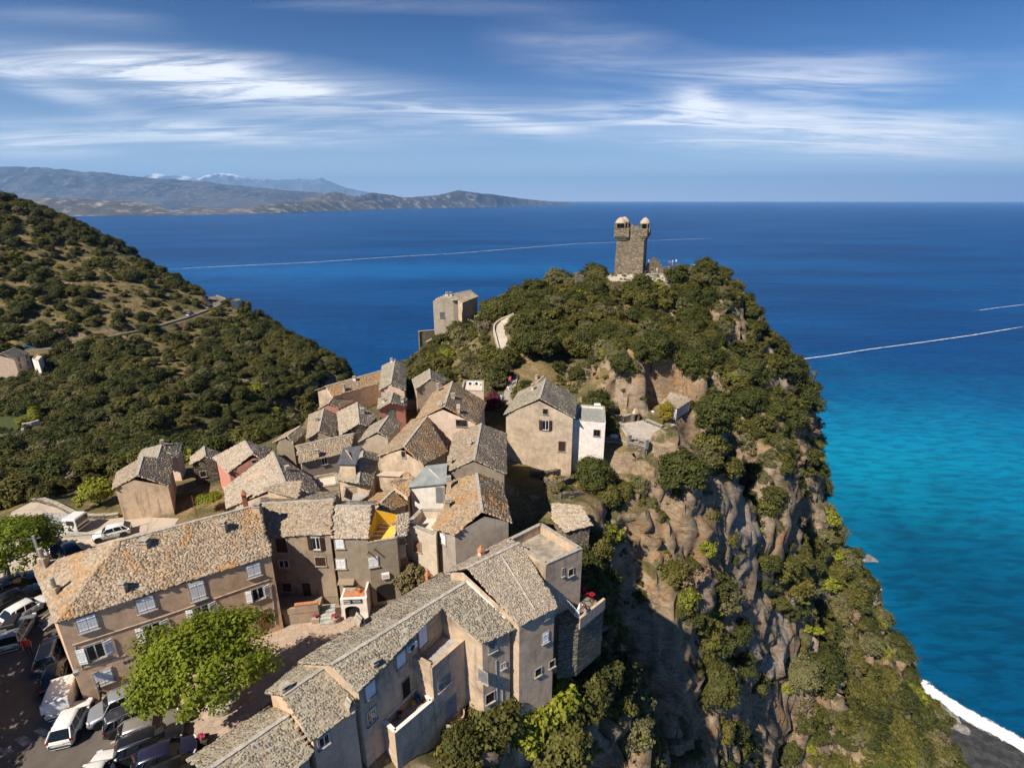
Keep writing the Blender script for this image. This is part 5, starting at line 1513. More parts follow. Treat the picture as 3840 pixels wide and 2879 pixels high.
# pale terrace with two air conditioners
zt = 142.6
P = [at_z('F', 1390, 365, zt), at_z('F', 1578, 368, zt), at_z('F', 1580, 280, zt), at_z('F', 1412, 280, zt)]
H = block_world('pale_terrace_block', 'pale block with flat roof carrying two air conditioners', P, PL_PALE, FL_PALE, par=.3, parw=.2, cat='house')
HS['n17'] = H
H = G('n18', 'orange_roof_cottage', 'cottage with orange lichen roof beside the public steps', ('G', 620, 590), ('G', 800, 415), None, L=[('G', 528, 510), ('G', 690, 400)], R=[('G', 720, 590), ('G', 858, 430)], wall=PL_OLD, roof=LZ_RUST, ny=85.0, seed=39, slab=0.29, tan=.3)
chimney(H, 'G', 690, 495, .5, .5, .6, 'slab')
# --- big cream gable house and its white annex
CH = G('church', 'big_gable_house', 'big cream gabled house with stained front above the terraces', ('G', 715, 650), ('G', 762, 492), None, L=[('G', 420, 782), ('G', 540, 600)], R=[('G', 1004, 812), ('G', 1024, 640)], wall=PL_OLD, roof=LZ_GREY, ny=72.5, seed=40, slab=0.26, base=128, tan=.46)
windows(CH, [('G', 763, 758, .7, .8, 'Sx'), ('G', 765, 870, .95, 1.55, 'Ob'), ('G', 900, 1045, 1.0, 1.6, 'Cb'), ('G', 1008, 1047, .7, .9, 'Sx')])
chimney(CH, 'G', 655, 585, .5, .4, .8, 'slab', PL_PALE)
f = CH.verts['en']
P = [at_y('G', 992, 812, 72.6), at_y('G', 1262, 848, 71.6)]
zt = P[1].z
P = [Vector((P[0].x, P[0].y, zt)), P[1], at_z('G', 1255, 715, zt), at_z('G', 1030, 700, zt)]
H = block_world('white_annex', 'white flat roofed annex against the big cream house', P, PL_WHITE, m_plain('gravel_roof', (0.27, 0.28, 0.26), 0.95, var=0.35, scale=6), base=128, par=.35, parw=.25, cap=PL_WHITE and STONE)
HS['annex'] = H
windows(H, [('G', 1190, 935, .95, 1.0, 'Bwk')])
# --- white garden shed with slab roof, ruin beside it
zt = 138.0
V = {'a': at_z('G', 1725, 690, zt + .3), 'b': at_z('G', 1862, 730, zt), 'c': at_z('G', 1982, 655, zt), 'd': at_z('G', 1810, 600, zt + .7)}
H = build_shell('garden_shed', 'white garden shed with sloping slab roof beside the golden conifer', V, [('a', 'b', 'c', 'd')], PL_WHITE, LZ_PALE, seed=41, slab=0.32)
HS['shed'] = H
# --- tall house on the seaward edge left of the tower
H = G('sea_house', 'seaward_house', 'tall beige house standing alone on the seaward edge', ('Z', 580, 275), ('Z', 720, 268), None, L=[('Z', 392, 372)], R=[('Z', 728, 380), ('Z', 852, 358)], wall=PL_CREAM, roof=LZ_PALE, ny=126, seed=42, slab=0.31, base=132, tan=.5)
windows(H, [('Z', 525, 640, .9, 1.3, 'Cl')])
for x in (620, 690): chimney(H, 'Z', x, 300, .55, .5, .7, 'slab', PL_WHITE)
V0 = HS['sea_house'].verts
a, b = at_y('Z', 900, 420, 129), at_y('Z', 1192, 305, 134)
V = {'a': a, 'b': b, 'r1': up_from('Z', 730, 262, a, b, .4), 'r2': up_from('Z', 1055, 190, a, b, .4)}
V['c'] = V['r1'] + (V['r1'] - a) * .8; V['c'].z = a.z; V['d'] = V['r2'] + (V['r2'] - b) * .8; V['d'].z = b.z
H = build_shell('seaward_wing', 'pale slab roofed wing behind the tall seaward house', V, [('a', 'b', 'r2', 'r1'), ('c', 'r1', 'r2', 'd')], PL_OLD, LZ_PALE, ridge=[('r1', 'r2')], seed=43, slab=0.31, base=132)
# --- pink walled house left of the lane
zr = 137.6
H = G('h5', 'lane_house', 'weathered house with pink lane wall left of the vine pergola', ('A', 1035, 370), ('A', 1075, 228), None, L=[('A', 850, 470), ('A', 885, 340)], R=[('A', 1278, 447), ('A', 1300, 250)], wall=PL_STAIN, roof=LZ_BROWN, ny=57.5, seed=44, slab=0.26, tan=.36)
H = G('h5b', 'upper_lane_house', 'rear house with grey slab roof and pink gable beyond the weathered house', ('A', 1180, 250), ('A', 1215, 138), None, L=[('A', 1040, 235), ('A', 1078, 172)], R=[('A', 1345, 225), ('A', 1372, 122)], wall=PL_PALE, roof=LZ_GREY, ny=64, seed=45, slab=0.27, tan=.36)
chimney(H, 'A', 1228, 140, .4, .4, .5, 'slab')
H = G('h6', 'stone_cottage', 'small dark stone cottage right of the lane with one window', ('A', 1545, 225), ('A', 1535, 152), None, L=[('A', 1435, 285), ('A', 1440, 225)], R=[('A', 1632, 250), ('A', 1662, 195)], wall=RUBBLE_D, roof=LZ_PALE, ny=65, seed=46, slab=0.27)
windows(H, [('A', 1532, 355, .7, .8, 'Sx')])
# --- house far left at the road bend
H = G('roadhouse', 'road_house', 'four storey pale house by the road bend on the hillside', ('M', 5, 240), ('M', 180, 168), None, L=None, R=[('M', 170, 310), ('M', 352, 240)], wall=PL_PALE, roof=LZ_GREY, ny=188, seed=47, slab=0.43, base=100)
windows(H, [('M', 222, 310, 1.0, 1.6, 'Bg'), ('M', 315, 275, 1.0, 1.6, 'Bg'), ('M', 240, 385, 1.1, 1.9, 'Cg'), ('M', 330, 350, 1.1, 1.9, 'Cg'), ('M', 270, 485, 1.1, 1.9, 'Bg'), ('M', 357, 445, 1.1, 1.9, 'Bg')])
zt = 114.8
P = [at_z('M', 378, 300, zt), at_z('M', 452, 322, zt), at_z('M', 500, 268, zt), at_z('M', 420, 262, zt)]
block_world('road_annex', 'white flat roofed annex beside the pale road house', P, PL_WHITE, FL_PALE, base=100, par=.2, parw=.2)
P = [at_z('M', 30, 732, 107.5), at_z('M', 215, 722, 107.5), at_z('M', 285, 668, 107.5), at_z('M', 120, 665, 107.5)]
block_world('flat_roof_garage', 'low garage with pale flat roof below the road house', P, PL_OLD, FL_PALE, base=100, par=.15, parw=.25)
# --- white chapel on the spur
P0 = at_t('I', 1400, 1010, 296)
b0 = float(ground(P0.x, P0.y))
H = G('chapel', 'roadside_chapel', 'tiny white chapel at the end of the road on the spur', ('I', 1385, 985), ('I', 1415, 978), None, L=[('I', 1369, 990)], R=[('I', 1400, 993), ('I', 1430, 987)], wall=PL_WHITE, roof=LZ_PALE, ny=280, seed=48, slab=0.43, tan=.3)

# low roofs packed between the bigger houses
G('i1', 'low_roof_house', 'low house with rusty slab roof just behind the yellow terrace', ('F', 722, 1296), ('F', 826, 1195), None, L=[('F', 582, 1312), ('F', 700, 1215)], R=[('F', 742, 1376), ('F', 950, 1302)], wall=PL_OLD, roof=LZ_RUST, ny=48.8, seed=52, slab=0.23, tan=.4)
def shed_roof(name, label, pts, wall, roof, seed, slabs=True, **k):
    V = {chr(97 + i): at_y(*p) for i, p in enumerate(pts)}
    return build_shell(name, label, V, [tuple(V)], wall, roof, seed=seed, slabs=slabs, slab=0.23, **k)
shed_roof('lean_roof_shed', 'rusty single pitch slab roof left of the white lean to', [('F', 800, 1128, 52.6), ('F', 952, 1240, 50.6), ('F', 1000, 1092, 53.2), ('F', 935, 1042, 54.8)], PL_OLD, LZ_RUST, 53)
shed_roof('tiled_porch', 'pinkish tiled porch roof under the ochre gable', [('F', 690, 1062, 54.0), ('F', 885, 1072, 53.4), ('F', 930, 1034, 55.2), ('F', 750, 1032, 55.6)], PL_OLD, PL_PALE, 54, False)
zt = 138.4
block_world('small_flat_roof', 'small walled flat roof left of the curved terrace', [at_z('F', x, y, zt) for x, y in ((205, 1168), (375, 1142), (358, 1042), (160, 1078))], PL_OLD, FL_PALE, par=.35, parw=.25)
shed_roof('ridge_shed', 'low slab roof shed in front of the pale roofed house', [('E', 190, 735, 47.6), ('E', 480, 820, 46.2), ('E', 520, 665, 48.6), ('E', 330, 690, 48.4)], PL_OLD, LZ_BROWN, 55)
# ------------------------------------------------------------------ the watch tower
def tower():
    tb = at_z('N', 485, 870, 151.4)            # foot of the near left corner
    tr = at_z('N', 815, 880, 151.4)
    w = (tr - tb).length
    ang = math.radians(-12)
    root = empty('watch_tower', (0, 0, 0), 0, 'square schist watch tower with domed corner turrets on the crag', 'tower')
    ux = (tr - tb); ux.z = 0; ux.normalize()
    ux = Vector((math.cos(ang), math.sin(ang), 0)) if False else ux
    ux = Vector((math.cos(math.radians(-20)), math.sin(math.radians(-20)), 0)); uy = Vector((-ux.y, ux.x, 0))
    c = tb + ux * w / 2 + uy * w / 2
    top_z = at_y('N', 640, 325, tb.y + 0.5).z
    h = top_z - 151.4
    root.location = (c.x, c.y, 151.2); root.rotation_euler = (0, 0, math.atan2(ux.y, ux.x))
    hw = w / 2
    m = m_rubble('tower_masonry', (0.33, 0.275, 0.195), (0.15, 0.125, 0.09), (0.22, 0.19, 0.15), 1.3, 3.6)
    dome_m = m_plain('dome_render', (0.44, 0.36, 0.27), 0.95, var=0.2)
    # shaft: tapering walls, real thickness at the top
    b = MB()
    lv = [(0.0, hw * 1.045), (0.5, hw * 1.02), (h * 0.5, hw * 0.985), (h, hw * 0.97)]
    vs, fs = [], []
    rng_ = random.Random(4)
    for (z, s) in lv: vs += [(-s, -s, z), (s, -s, z), (s, s, z), (-s, s, z)]
    ti = lv[-1][1] - 0.7
    vs += [(-ti, -ti, h), (ti, -ti, h), (ti, ti, h), (-ti, ti, h), (-ti, -ti, h - 1.3), (ti, -ti, h - 1.3), (ti, ti, h - 1.3), (-ti, ti, h - 1.3)]
    for r in range(len(lv) - 1):
        for i in range(4): j = (i + 1) % 4; fs.append((r * 4 + i, r * 4 + j, r * 4 + 4 + j, r * 4 + 4 + i))
    q = (len(lv) - 1) * 4
    for i in range(4):
        j = (i + 1) % 4
        fs += [(q + i, q + j, q + 4 + j, q + 4 + i), (q + 4 + i, q + 4 + j, q + 8 + j, q + 8 + i)]
    fs.append((q + 8, q + 9, q + 10, q + 11))
    b.add(vs, fs); b.build('shaft', m, root)
    # broken parapet on the far side
    b = MB()
    x = -hw * 0.75
    while x < hw * 0.75:
        ww = 0.5 + rng_.random() * 0.5; hh = 0.25 + rng_.random() * 0.75
        b.box((x, hw * 0.9, h + hh / 2), (ww / 2, 0.3, hh / 2)); x += ww
    for yy in np.arange(-hw * 0.5, hw * 0.7, 0.8):
        hh = 0.2 + rng_.random() * 0.5
        b.box((hw * 0.88, yy, h + hh / 2), (0.3, 0.4, hh / 2))
    b.build('parapet', m, root)
    # corner turrets: corbelled square body, open loggia, dome
    s = hw * 0.52
    for (cx, cy, dome) in ((-1, -1, True), (-1, 1, True), (1, 1, False), (1, -1, True)):
        px, py = cx * (hw * 0.97 - s * 0.55), cy * (hw * 0.97 - s * 0.55)
        big = cx < 0 and cy < 0
        z0 = h - (2.1 if big else 1.9)
        out = 0.75 if big else 0.7
        bw = s * 0.55 + out
        t = MB()
        x0, x1 = (px - s * 0.55 - out, px + s * 0.55) if cx < 0 else (px - s * 0.55, px + s * 0.55 + out)
        y0, y1 = (py - s * 0.55 - out, py + s * 0.55) if cy < 0 else (py - s * 0.55, py + s * 0.55 + out)
        ex0, ex1 = (px - s * 0.45, px + s * 0.5) if cx < 0 else (px - s * 0.5, px + s * 0.45)
        ey0, ey1 = (py - s * 0.45, py + s * 0.5) if cy < 0 else (py - s * 0.5, py + s * 0.45)
        if big: x1 += s * 0.55
        if cx > 0 and cy < 0: x0 += s * 0.55; ex0 += s * 0.55
        n_ = 4
        for k in range(n_ + 1):     # corbel courses
            f = k / n_
            a0, a1 = ex0 + (x0 - ex0) * f, ex1 + (x1 - ex1) * f
            b0, b1 = ey0 + (y0 - ey0) * f, ey1 + (y1 - ey1) * f
            zz = z0 - 1.7 + 1.7 * f
            t.box(((a0 + a1) / 2, (b0 + b1) / 2, zz + 0.17), ((a1 - a0) / 2, (b1 - b0) / 2, 0.21))
        t.box(((x0 + x1) / 2, (y0 + y1) / 2, (z0 + 0.4 + h) / 2), ((x1 - x0) / 2, (y1 - y0) / 2, (h - z0 - 0.4) / 2 + 0.02))
        tu = t.build('turret', m, root)
        cxm, cym = (x0 + x1) / 2, (y0 + y1) / 2
        hx, hy = min((x1 - x0) / 2, bw), (y1 - y0) / 2
        if big: cxm = x0 + hy; hx = hy
        if dome:
            t = MB()
            for (ax, ay) in ((-1, -1), (1, -1), (1, 1), (-1, 1)):
                t.box((cxm + ax * (hx - 0.14), cym + ay * (hy - 0.14), h + 0.62), (0.14, 0.14, 0.62))
            t.box((cxm, cym + hy - 0.1, h + 0.6), (hx - 0.2, 0.1, 0.6))
            t.build('loggia', m, tu)
            d = MB(); r0 = max(min(hx, hy), hy * .92) * 1.04
            d.lathe([(r0, h + 1.2), (r0 * 1.05, h + 1.28), (r0 * 0.98, h + 1.5), (r0 * 0.86, h + 1.85), (r0 * 0.64, h + 2.25), (r0 * 0.36, h + 2.58), (0.16, h + 2.74), (0.02, h + 2.8)], 18, (cxm, cym, 0))
            d.build('dome', dome_m, tu, smooth=True)
    return root, c, ux, uy, w
TW, TC, TUX, TUY, TWID = tower()
# paved platform and its retaining wall
PLATM = m_plain('platform_stone', (0.50, 0.44, 0.36), 0.9, var=0.2)
sheet('tower_platform', [(x, y, 151.44) for x, y in PAD_TOWER], PLATM)
def npix(pts, z): return [at_z('N', x, y, z) for x, y in pts]
wall_line('platform_wall', 'pale rendered retaining wall below the tower', npix([(385, 890), (450, 900), (560, 905), (720, 915), (800, 910), (900, 905), (1030, 890)], 151.3), .5, .3, m_plain('platform_render', (0.44, 0.42, 0.38), 0.9), base_sink=1.2)
def railing(name, label, pts, h=1.0, mat=None, step=0.14, cat='railing', r=0.012):
    root = empty(name, pts[0], 0, label, cat); o = Vector(pts[0]); mat = mat or IRON
    b = MB()
    P = [Vector(p) - o for p in pts]
    for z in (h, 0.12): b.tube([p + Vector((0, 0, z)) for p in P], r * 1.5, 5)
    b.build('rail', mat, root)
    for i in range(len(P) - 1):
        d = (P[i + 1] - P[i]).length; k = max(1, int(d / step)); b = MB()
        for s in range(k + 1):
            p = P[i].lerp(P[i + 1], s / k); b.tube([p, p + Vector((0, 0, h))], r, 4)
        b.build('balusters', mat, root)['kind'] = 'stuff'
    return root
railing('platform_railing', 'thin steel railing on the retaining wall of the tower platform', [p + Vector((0, 0, .5)) for p in npix([(385, 890), (560, 905), (720, 915), (900, 905), (1030, 890)], 151.3)], 0.95, STEEL, 1.2)
# ruins beyond the platform
def ruin(name, label, pts, hs, w=0.6, mat=RUBBLE, cat='ruin'):
    root = empty(name, pts[0], 0, label, cat); o = Vector(pts[0]); b = MB()
    for i in range(len(pts) - 1):
        A, B = Vector(pts[i]) - o, Vector(pts[i + 1]) - o
        d = B - A; n = Vector((-d.y, d.x, 0)).normalized() * w / 2; k = max(2, int(d.length / 0.6))
        for s in range(k):
            f0, f1 = s / k, (s + 1) / k
            hh = hs[i] + (hs[i + 1] - hs[i]) * (f0 + f1) / 2 + random.uniform(-.12, .12)
            a0, a1 = A.lerp(B, f0), A.lerp(B, f1)
            a0.z -= .8; a1.z -= .8; up = Vector((0, 0, hh + .8))
            nn = n * random.uniform(.9, 1.1)
            b.add([a0 - nn, a1 - nn, a1 + nn, a0 + nn, a0 - nn + up, a1 - nn + up, a1 + nn + up, a0 + nn + up], [(4, 5, 6, 7), (0, 1, 5, 4), (1, 2, 6, 5), (2, 3, 7, 6), (3, 0, 4, 7)])
    b.build('masonry', mat, root)
    return root
z_ = 151.4
ruin('ruined_gable', 'ruined stone gable beside the watch tower', [at_y('N', 850, 720, 146).xy.to_3d() + Vector((0, 0, z_)), at_y('N', 960, 720, 146).xy.to_3d() + Vector((0, 0, z_)), at_y('N', 1080, 720, 146).xy.to_3d() + Vector((0, 0, z_))], [1.6, 4.6, 1.2])
ruin('ruined_wall', 'low ruined wall along the far edge of the platform', [at_y('N', x, 740, 147).xy.to_3d() + Vector((0, 0, z_)) for x in (1080, 1180, 1230, 1330, 1460, 1560)], [1.5, 1.5, 2.2, 1.6, 1.7, 1.3])
ruin('platform_bench', 'short stone bench wall at the platform rim', npix([(930, 935), (1000, 930)], 151.3), [.7, .6], .7, STONE, 'bench')
ruin('stone_cabin', 'small roofless stone cabin left of the tower among bushes', [at_t('H', 1035, 470, 128), at_t('H', 1085, 480, 128)], [1.6, 1.2], 1.8)
# ------------------------------------------------------------------ church terraces, garden walls, path, steps
tz = 135.2
GT = [at_z('Y', x, y, tz) for x, y in ((380, 770), (940, 690), (1300, 860), (1460, 830), (1500, 960), (960, 1270), (640, 1130), (560, 1050))]
sheet('garden_terrace', [p + Vector((0, 0, .02)) for p in GT], TERRP)
_f = at_z('Y', 955, 1260, tz); _e = at_z('Y', 600, 1160, tz); _g = at_z('Y', 1500, 950, tz)
wall_line('terrace_wall', 'dry stone retaining wall under the iron railed terrace', [_e, _f, _g], .15, .4, RUBBLE, STONE, base_sink=3.2)
for nm, p in (('near', _e), ('corner', _f), ('end', _g), ('mid', at_z('Y', 1240, 1090, tz))):
    pass
PILM = m_plain('pillar_schist', (0.24, 0.235, 0.20), 0.9, var=0.4, scale=4)
for lab, p in (('square schist pillar at the left end of the terrace railing', _e), ('square schist pillar at the corner of the terrace railing', _f), ('square schist pillar in the middle of the terrace railing', _f.lerp(_g, .55)), ('square schist pillar at the far end of the terrace railing', _g)):
    r = empty('terrace_pillar', p, 0.4, lab, 'pillar')
    b = MB(); b.box((0, 0, .55), (.24, .24, .75)); b.build('shaft', PILM, r)
    b = MB(); b.box((0, 0, 1.34), (.3, .3, .05)); b.build('cap_stone', STONE, r)
railing('terrace_railing', 'black iron railing between the left and corner pillars', [_e + Vector((0, 0, .2)), _f + Vector((0, 0, .2))], .95)
railing('terrace_railing', 'black iron railing receding along the cliff side of the terrace', [_f + Vector((0, 0, .2)), _g + Vector((0, 0, .2))], .95, step=.3)
low = [at_z('Y', x, y, 133.6) for x, y in ((110, 1150), (370, 1160), (600, 1280), (930, 1400))]
wall_line('yard_wall', 'low dry stone wall at the foot of the white annex yard', low, .7, .4, RUBBLE, STONE, base_sink=3)
sheet('annex_yard', [at_z('Y', x, y, 134.0) for x, y in ((60, 760), (300, 740), (560, 1000), (600, 1240), (370, 1165), (90, 1150))], PATHM)
wall_line('yard_step_wall', 'rubble wall between annex yard and upper terrace', [at_z('Y', x, y, 134.0) for x, y in ((290, 790), (430, 920), (590, 1130))], 1.2, .4, RUBBLE, STONE)
wall_line('garden_wall', 'stone garden wall with squared piers behind the terrace', [at_z('Y', x, y, 135.3) for x, y in ((130, 640), (300, 690), (430, 700), (470, 720), (680, 660))], .9, .4, RUBBLE, STONE)
wall_line('garden_seat_wall', 'low slab topped wall edging the terrace lawn', [at_z('Y', x, y, 135.2) for x, y in ((960, 720), (1120, 790), (1290, 860))], .4, .5, RUBBLE, STONE)
# barbecue chimney of stone
p = at_z('Y', 720, 700, 135.2)
r = empty('stone_barbecue', p, 0.5, 'stone barbecue with tapered white hood on the terrace', 'barbecue')
b = MB(); b.box((-.5, 0, .6), (.14, .4, .6)); b.box((.5, 0, .6), (.14, .4, .6)); b.box((0, .35, .6), (.4, .08, .6)); b.box((0, 0, 1.25), (.7, .45, .06)); b.build('hearth', RUBBLE, r)
b = MB(); b.box((0, 0, 1.75), (.45, .35, .45), taper=.35); b.build('hood', PL_OLD, r)
# stone ruin cabin beside the shed
q = [at_z('Y', x, y, 137.0) for x, y in ((760, 250), (1080, 250), (1100, 120), (760, 100))]
ruin('ruined_shed', 'ruined stone shed behind the little cypress', [at_z('G', 1540, 640, 136.3), at_z('G', 1650, 650, 136.3), at_z('G', 1700, 590, 137.5)], [1.6, 1.5, 1.2], .5)
ruin('rubble_pen', 'rubble stone pen wall above the garden shed', [at_z('G', 1650, 590, 137.4), at_z('G', 1740, 600, 137.4), at_z('G', 1830, 570, 138)], [1.0, .8, .9], .7)
ruin('stone_hut', 'round dry stone hut on the dry grass terrace', [at_z('G', 1130, 330, 140), at_z('G', 1215, 330, 140)], [2.0, 1.8], 1.8)
ruin('rock_terrace_wall', 'long low terrace wall above the rock outcrop', [at_z('G', x, y, 139.5) for x, y in ((760, 370), (900, 360), (1020, 355), (1180, 372))], [.7, .5, .5, .6], .5)
ruin('pen_wall', 'stone pen wall behind the cottage with orange roof', [at_z('G', x, y, 135.5) for x, y in ((930, 600), (1080, 605), (1130, 660))], [1.3, 1.3, 1.0], .5)
for lab, pts in (('dry stone terrace wall left of the path', ((190, 260), (290, 215), (350, 190))), ('lower dry stone terrace wall below the path', ((215, 330), (330, 290), (410, 265))), ('short upright stone wall below the path bend', ((70, 330), (130, 320)))):
    ruin('terrace_wall_ruin', lab, [at_z('G', x, y, 136.8) for x, y in pts], [1.0] * len(pts), .5)
for lab, pts, zz in (('curved bastion wall below the tall seaward house', ((100, 1010), (150, 1000), (330, 985), (480, 970)), 133.5), ('sloping stone wall under the bastion', ((250, 1200), (400, 1120), (590, 1010)), 133.0), ('mossy stone wall at the village edge', ((20, 1620), (130, 1530), (240, 1470)), 132.6)):
    wall_line('bastion_wall', lab, [at_z('Z', x, y, zz) for x, y in pts], 1.0, .6, RUBBLE, STONE, base_sink=6)
# concrete path up the slope
def on_ground(zone, x, y, lift=0.0):
    r = ray(zone, x, y); t = 20.0; o = Vector((0, 0, CAMZ))
    while t < 170:
        p = o + r * t
        if p.z <= float(ground(p.x, p.y)) + lift: return Vector((p.x, p.y, float(ground(p.x, p.y)) + lift))
        t += 0.25
    return p
_c = [on_ground('Z', x, y) for x, y in ((1690, 1350), (1650, 1230), (1620, 1100), (1580, 970), (1590, 880), (1640, 820), (1720, 760), (1900, 680))]
_c = [Vector((p.x, p.y, p.z)) for p in _c]
for i in range(1, len(_c)): _c[i].z = max(_c[i].z, _c[i - 1].z)
pv, pf = [], []
pp = poly_pts(_c, 5)
for i, p in enumerate(pp):
    d = pp[min(i + 1, len(pp) - 1)] - pp[max(i - 1, 0)]; n = Vector((-d.y, d.x, 0)).normalized() * 1.15
    pv += [tuple(p - n + Vector((0, 0, .30))), tuple(p + n + Vector((0, 0, .30)))]
for i in range(len(pp) - 1): pf.append((2 * i, 2 * i + 1, 2 * i + 3, 2 * i + 2))
tag(mesh_obj('path', pv, pf, PATHM), kind='structure')
PATH_LINE = [(p.x, p.y, p.z) for p in pp]
wall_line('path_kerb', 'low pale kerb wall along the left of the path', [Vector(pv[2 * i + 1]) if pv[2 * i + 1][0] < pv[2 * i][0] else Vector(pv[2 * i]) for i in range(0, len(pp), 2)], .5, .3, PATHM)
# public steps between the cottages
s0, s1 = on_ground('G', 445, 690, .15), on_ground('G', 500, 450, .3); STEPS = (s0, s1)
r = empty('public_steps', s0, 0, 'long flight of worn stone steps beside the cottage', 'steps')
d = s1 - s0; L = math.hypot(d.x, d.y); n = 24
ang = math.atan2(d.y, d.x) - math.pi / 2
for i in range(n):
    b = MB(); b.box((0, 0, 0), (.9, L / n * .62, .35), bev=.03)
    o = b.build('step', STONE, r); o.location = d * ((i + .5) / n) - Vector((0, 0, .3)); o.rotation_euler = (0, 0, ang + random.uniform(-.03, .03))
# dark alley steps beside the pink house
s0, s1 = at_z('F', 975, 620, 133.2), at_z('F', 968, 440, 137.0)
r = empty('alley_steps', s0, 0, 'shadowed stone steps in the alley right of the pink house', 'steps')
d = s1 - s0; L = math.hypot(d.x, d.y); n = 18; ang = math.atan2(d.y, d.x) - math.pi / 2
for i in range(n):
    b = MB(); b.box((0, 0, 0), (.85, L / n * .62, .35), bev=.03)
    o = b.build('step', STONE, r); o.location = d * ((i + .5) / n) - Vector((0, 0, .3)); o.rotation_euler = (0, 0, ang)

for lab, pts in (('tumbled terrace wall at the foot of the big house', ((640, 1290), (760, 1300), (900, 1270))), ('lower terrace wall of flat slabs under the big house', ((750, 1360), (860, 1380), (1000, 1340))), ('rubble terrace wall above the stone shed', ((880, 1480), (980, 1470), (1070, 1480)))):
    ruin('field_wall', lab, [on_ground('G', x, y) for x, y in pts], [.9, .8, .9], .6)

_g = on_ground('X', 2150, 1935)
V = {k: at_z('D', x, y, _g.z + dz) for k, x, y, dz in (('a', 1428, 95, 1.7), ('b', 1535, 200, 1.5), ('c', 1745, 145, 1.9), ('d', 1660, -10, 2.4), ('e', 1430, -30, 2.3))}
HS['tshed'] = build_shell('terrace_shed', 'low stone shed with cobbled slab roof on the terrace below the big house', V, [('a', 'b', 'c', 'd', 'e')], RUBBLE, LZ_PALE, seed=51, slab=.24, sink=3.5)
# ------------------------------------------------------------------ foliage
LF_DARK = m_leaf('leaf_holm_oak', (0.020, 0.028, 0.007), (0.070, 0.076, 0.018), 0.22)
LF_MID = m_leaf('leaf_maquis', (0.030, 0.034, 0.008), (0.120, 0.114, 0.026), 0.25)
LF_OLIVE = m_leaf('leaf_olive', (0.065, 0.064, 0.028), (0.16, 0.15, 0.065), 0.25)
LF_BRIGHT = m_leaf('leaf_plane', (0.055, 0.085, 0.008), (0.20, 0.23, 0.018), 0.38, 0.9)
LF_LIME = m_leaf('leaf_yellow_green', (0.10, 0.12, 0.012), (0.24, 0.25, 0.03), 0.3)
LF_GOLD = m_leaf('leaf_gold', (0.13, 0.10, 0.012), (0.34, 0.27, 0.025), 0.3)
LF_BROWN = m_leaf('twig_grey', (0.10, 0.075, 0.05), (0.20, 0.15, 0.10), 0.15)
LF_PURPLE = m_leaf('leaf_purple', (0.05, 0.012, 0.018), (0.13, 0.03, 0.04), 0.2)
LF_PALE = m_leaf('leaf_cactus', (0.12, 0.14, 0.05), (0.26, 0.28, 0.11), 0.05)
BARK = m_plain('bark', (0.11, 0.085, 0.065), 0.95, var=0.4, scale=8)
BARK_P = m_plain('bark_plane', (0.24, 0.215, 0.17), 0.9, var=0.35, scale=4)
def crown_arrays(rx, ry, rz, nclump, nleaf, leaf, seed, cz=0.0, shell=0.55, flat=0.0, csize=0.34):
    """leaf quads in clumps through an uneven ellipsoid"""
    r = np.random.default_rng(seed)
    d = r.normal(size=(nclump, 3)); d /= np.linalg.norm(d, axis=1)[:, None]
    d[:, 2] = np.where(d[:, 2] < -0.55, -d[:, 2], d[:, 2])
    rad = shell + (1 - shell) * r.random(nclump) ** 0.5
    lump = 0.55 + 0.75 * vnoise(d[:, 0] * 2.1 + seed, d[:, 1] * 2.1 + d[:, 2] * 1.7, seed)
    c = d * (rad * lump)[:, None] * np.array((rx, ry, rz))
    c[:, 2] += cz
    cs = csize * min(rx, ry, rz) * (0.7 + 0.6 * r.random(nclump))
    ld = r.normal(size=(nclump, nleaf, 3)); ld /= np.linalg.norm(ld, axis=2)[..., None]
    lr = r.random((nclump, nleaf, 1)) ** 0.45
    P = c[:, None] + ld * lr * cs[:, None, None] * np.array((1.15, 1.15, 0.8))
    # leaf frames: face outward and up with scatter
    n = ld * 0.7 + d[:, None] * 0.5 + np.array((0, 0, 0.55)) + r.normal(0, 0.45, ld.shape)
    n /= np.linalg.norm(n, axis=2)[..., None]
    a = np.cross(n, r.normal(size=n.shape)); a /= np.linalg.norm(a, axis=2)[..., None] + 1e-9
    b = np.cross(n, a)
    s = leaf * (0.6 + 0.8 * r.random((nclump, nleaf, 1)))
    e = 0.62
    q = np.stack([P - a * s * 0.5 - b * s * 0.18, P + a * s * 0.10 - b * s * e * 0.5, P + a * s * 0.55 + b * s * 0.10, P - a * s * 0.05 + b * s * e * 0.5], 2)
    tint = np.clip((r.random((nclump, 1)) * 0.7 + r.random((nclump, nleaf)) * 0.5) - 0.25, 0, 1)
    V = q.reshape(-1, 3)
    F = np.arange(len(V)).reshape(-1, 4)
    return V, F, np.repeat(tint.ravel(), 4)
def crown_mesh(name, mat, **k):
    V, F, t = crown_arrays(**k)
    o = np_mesh(name, V, F, mat, attrs={'tint': t}); me = o.data; bpy.data.objects.remove(o); return me
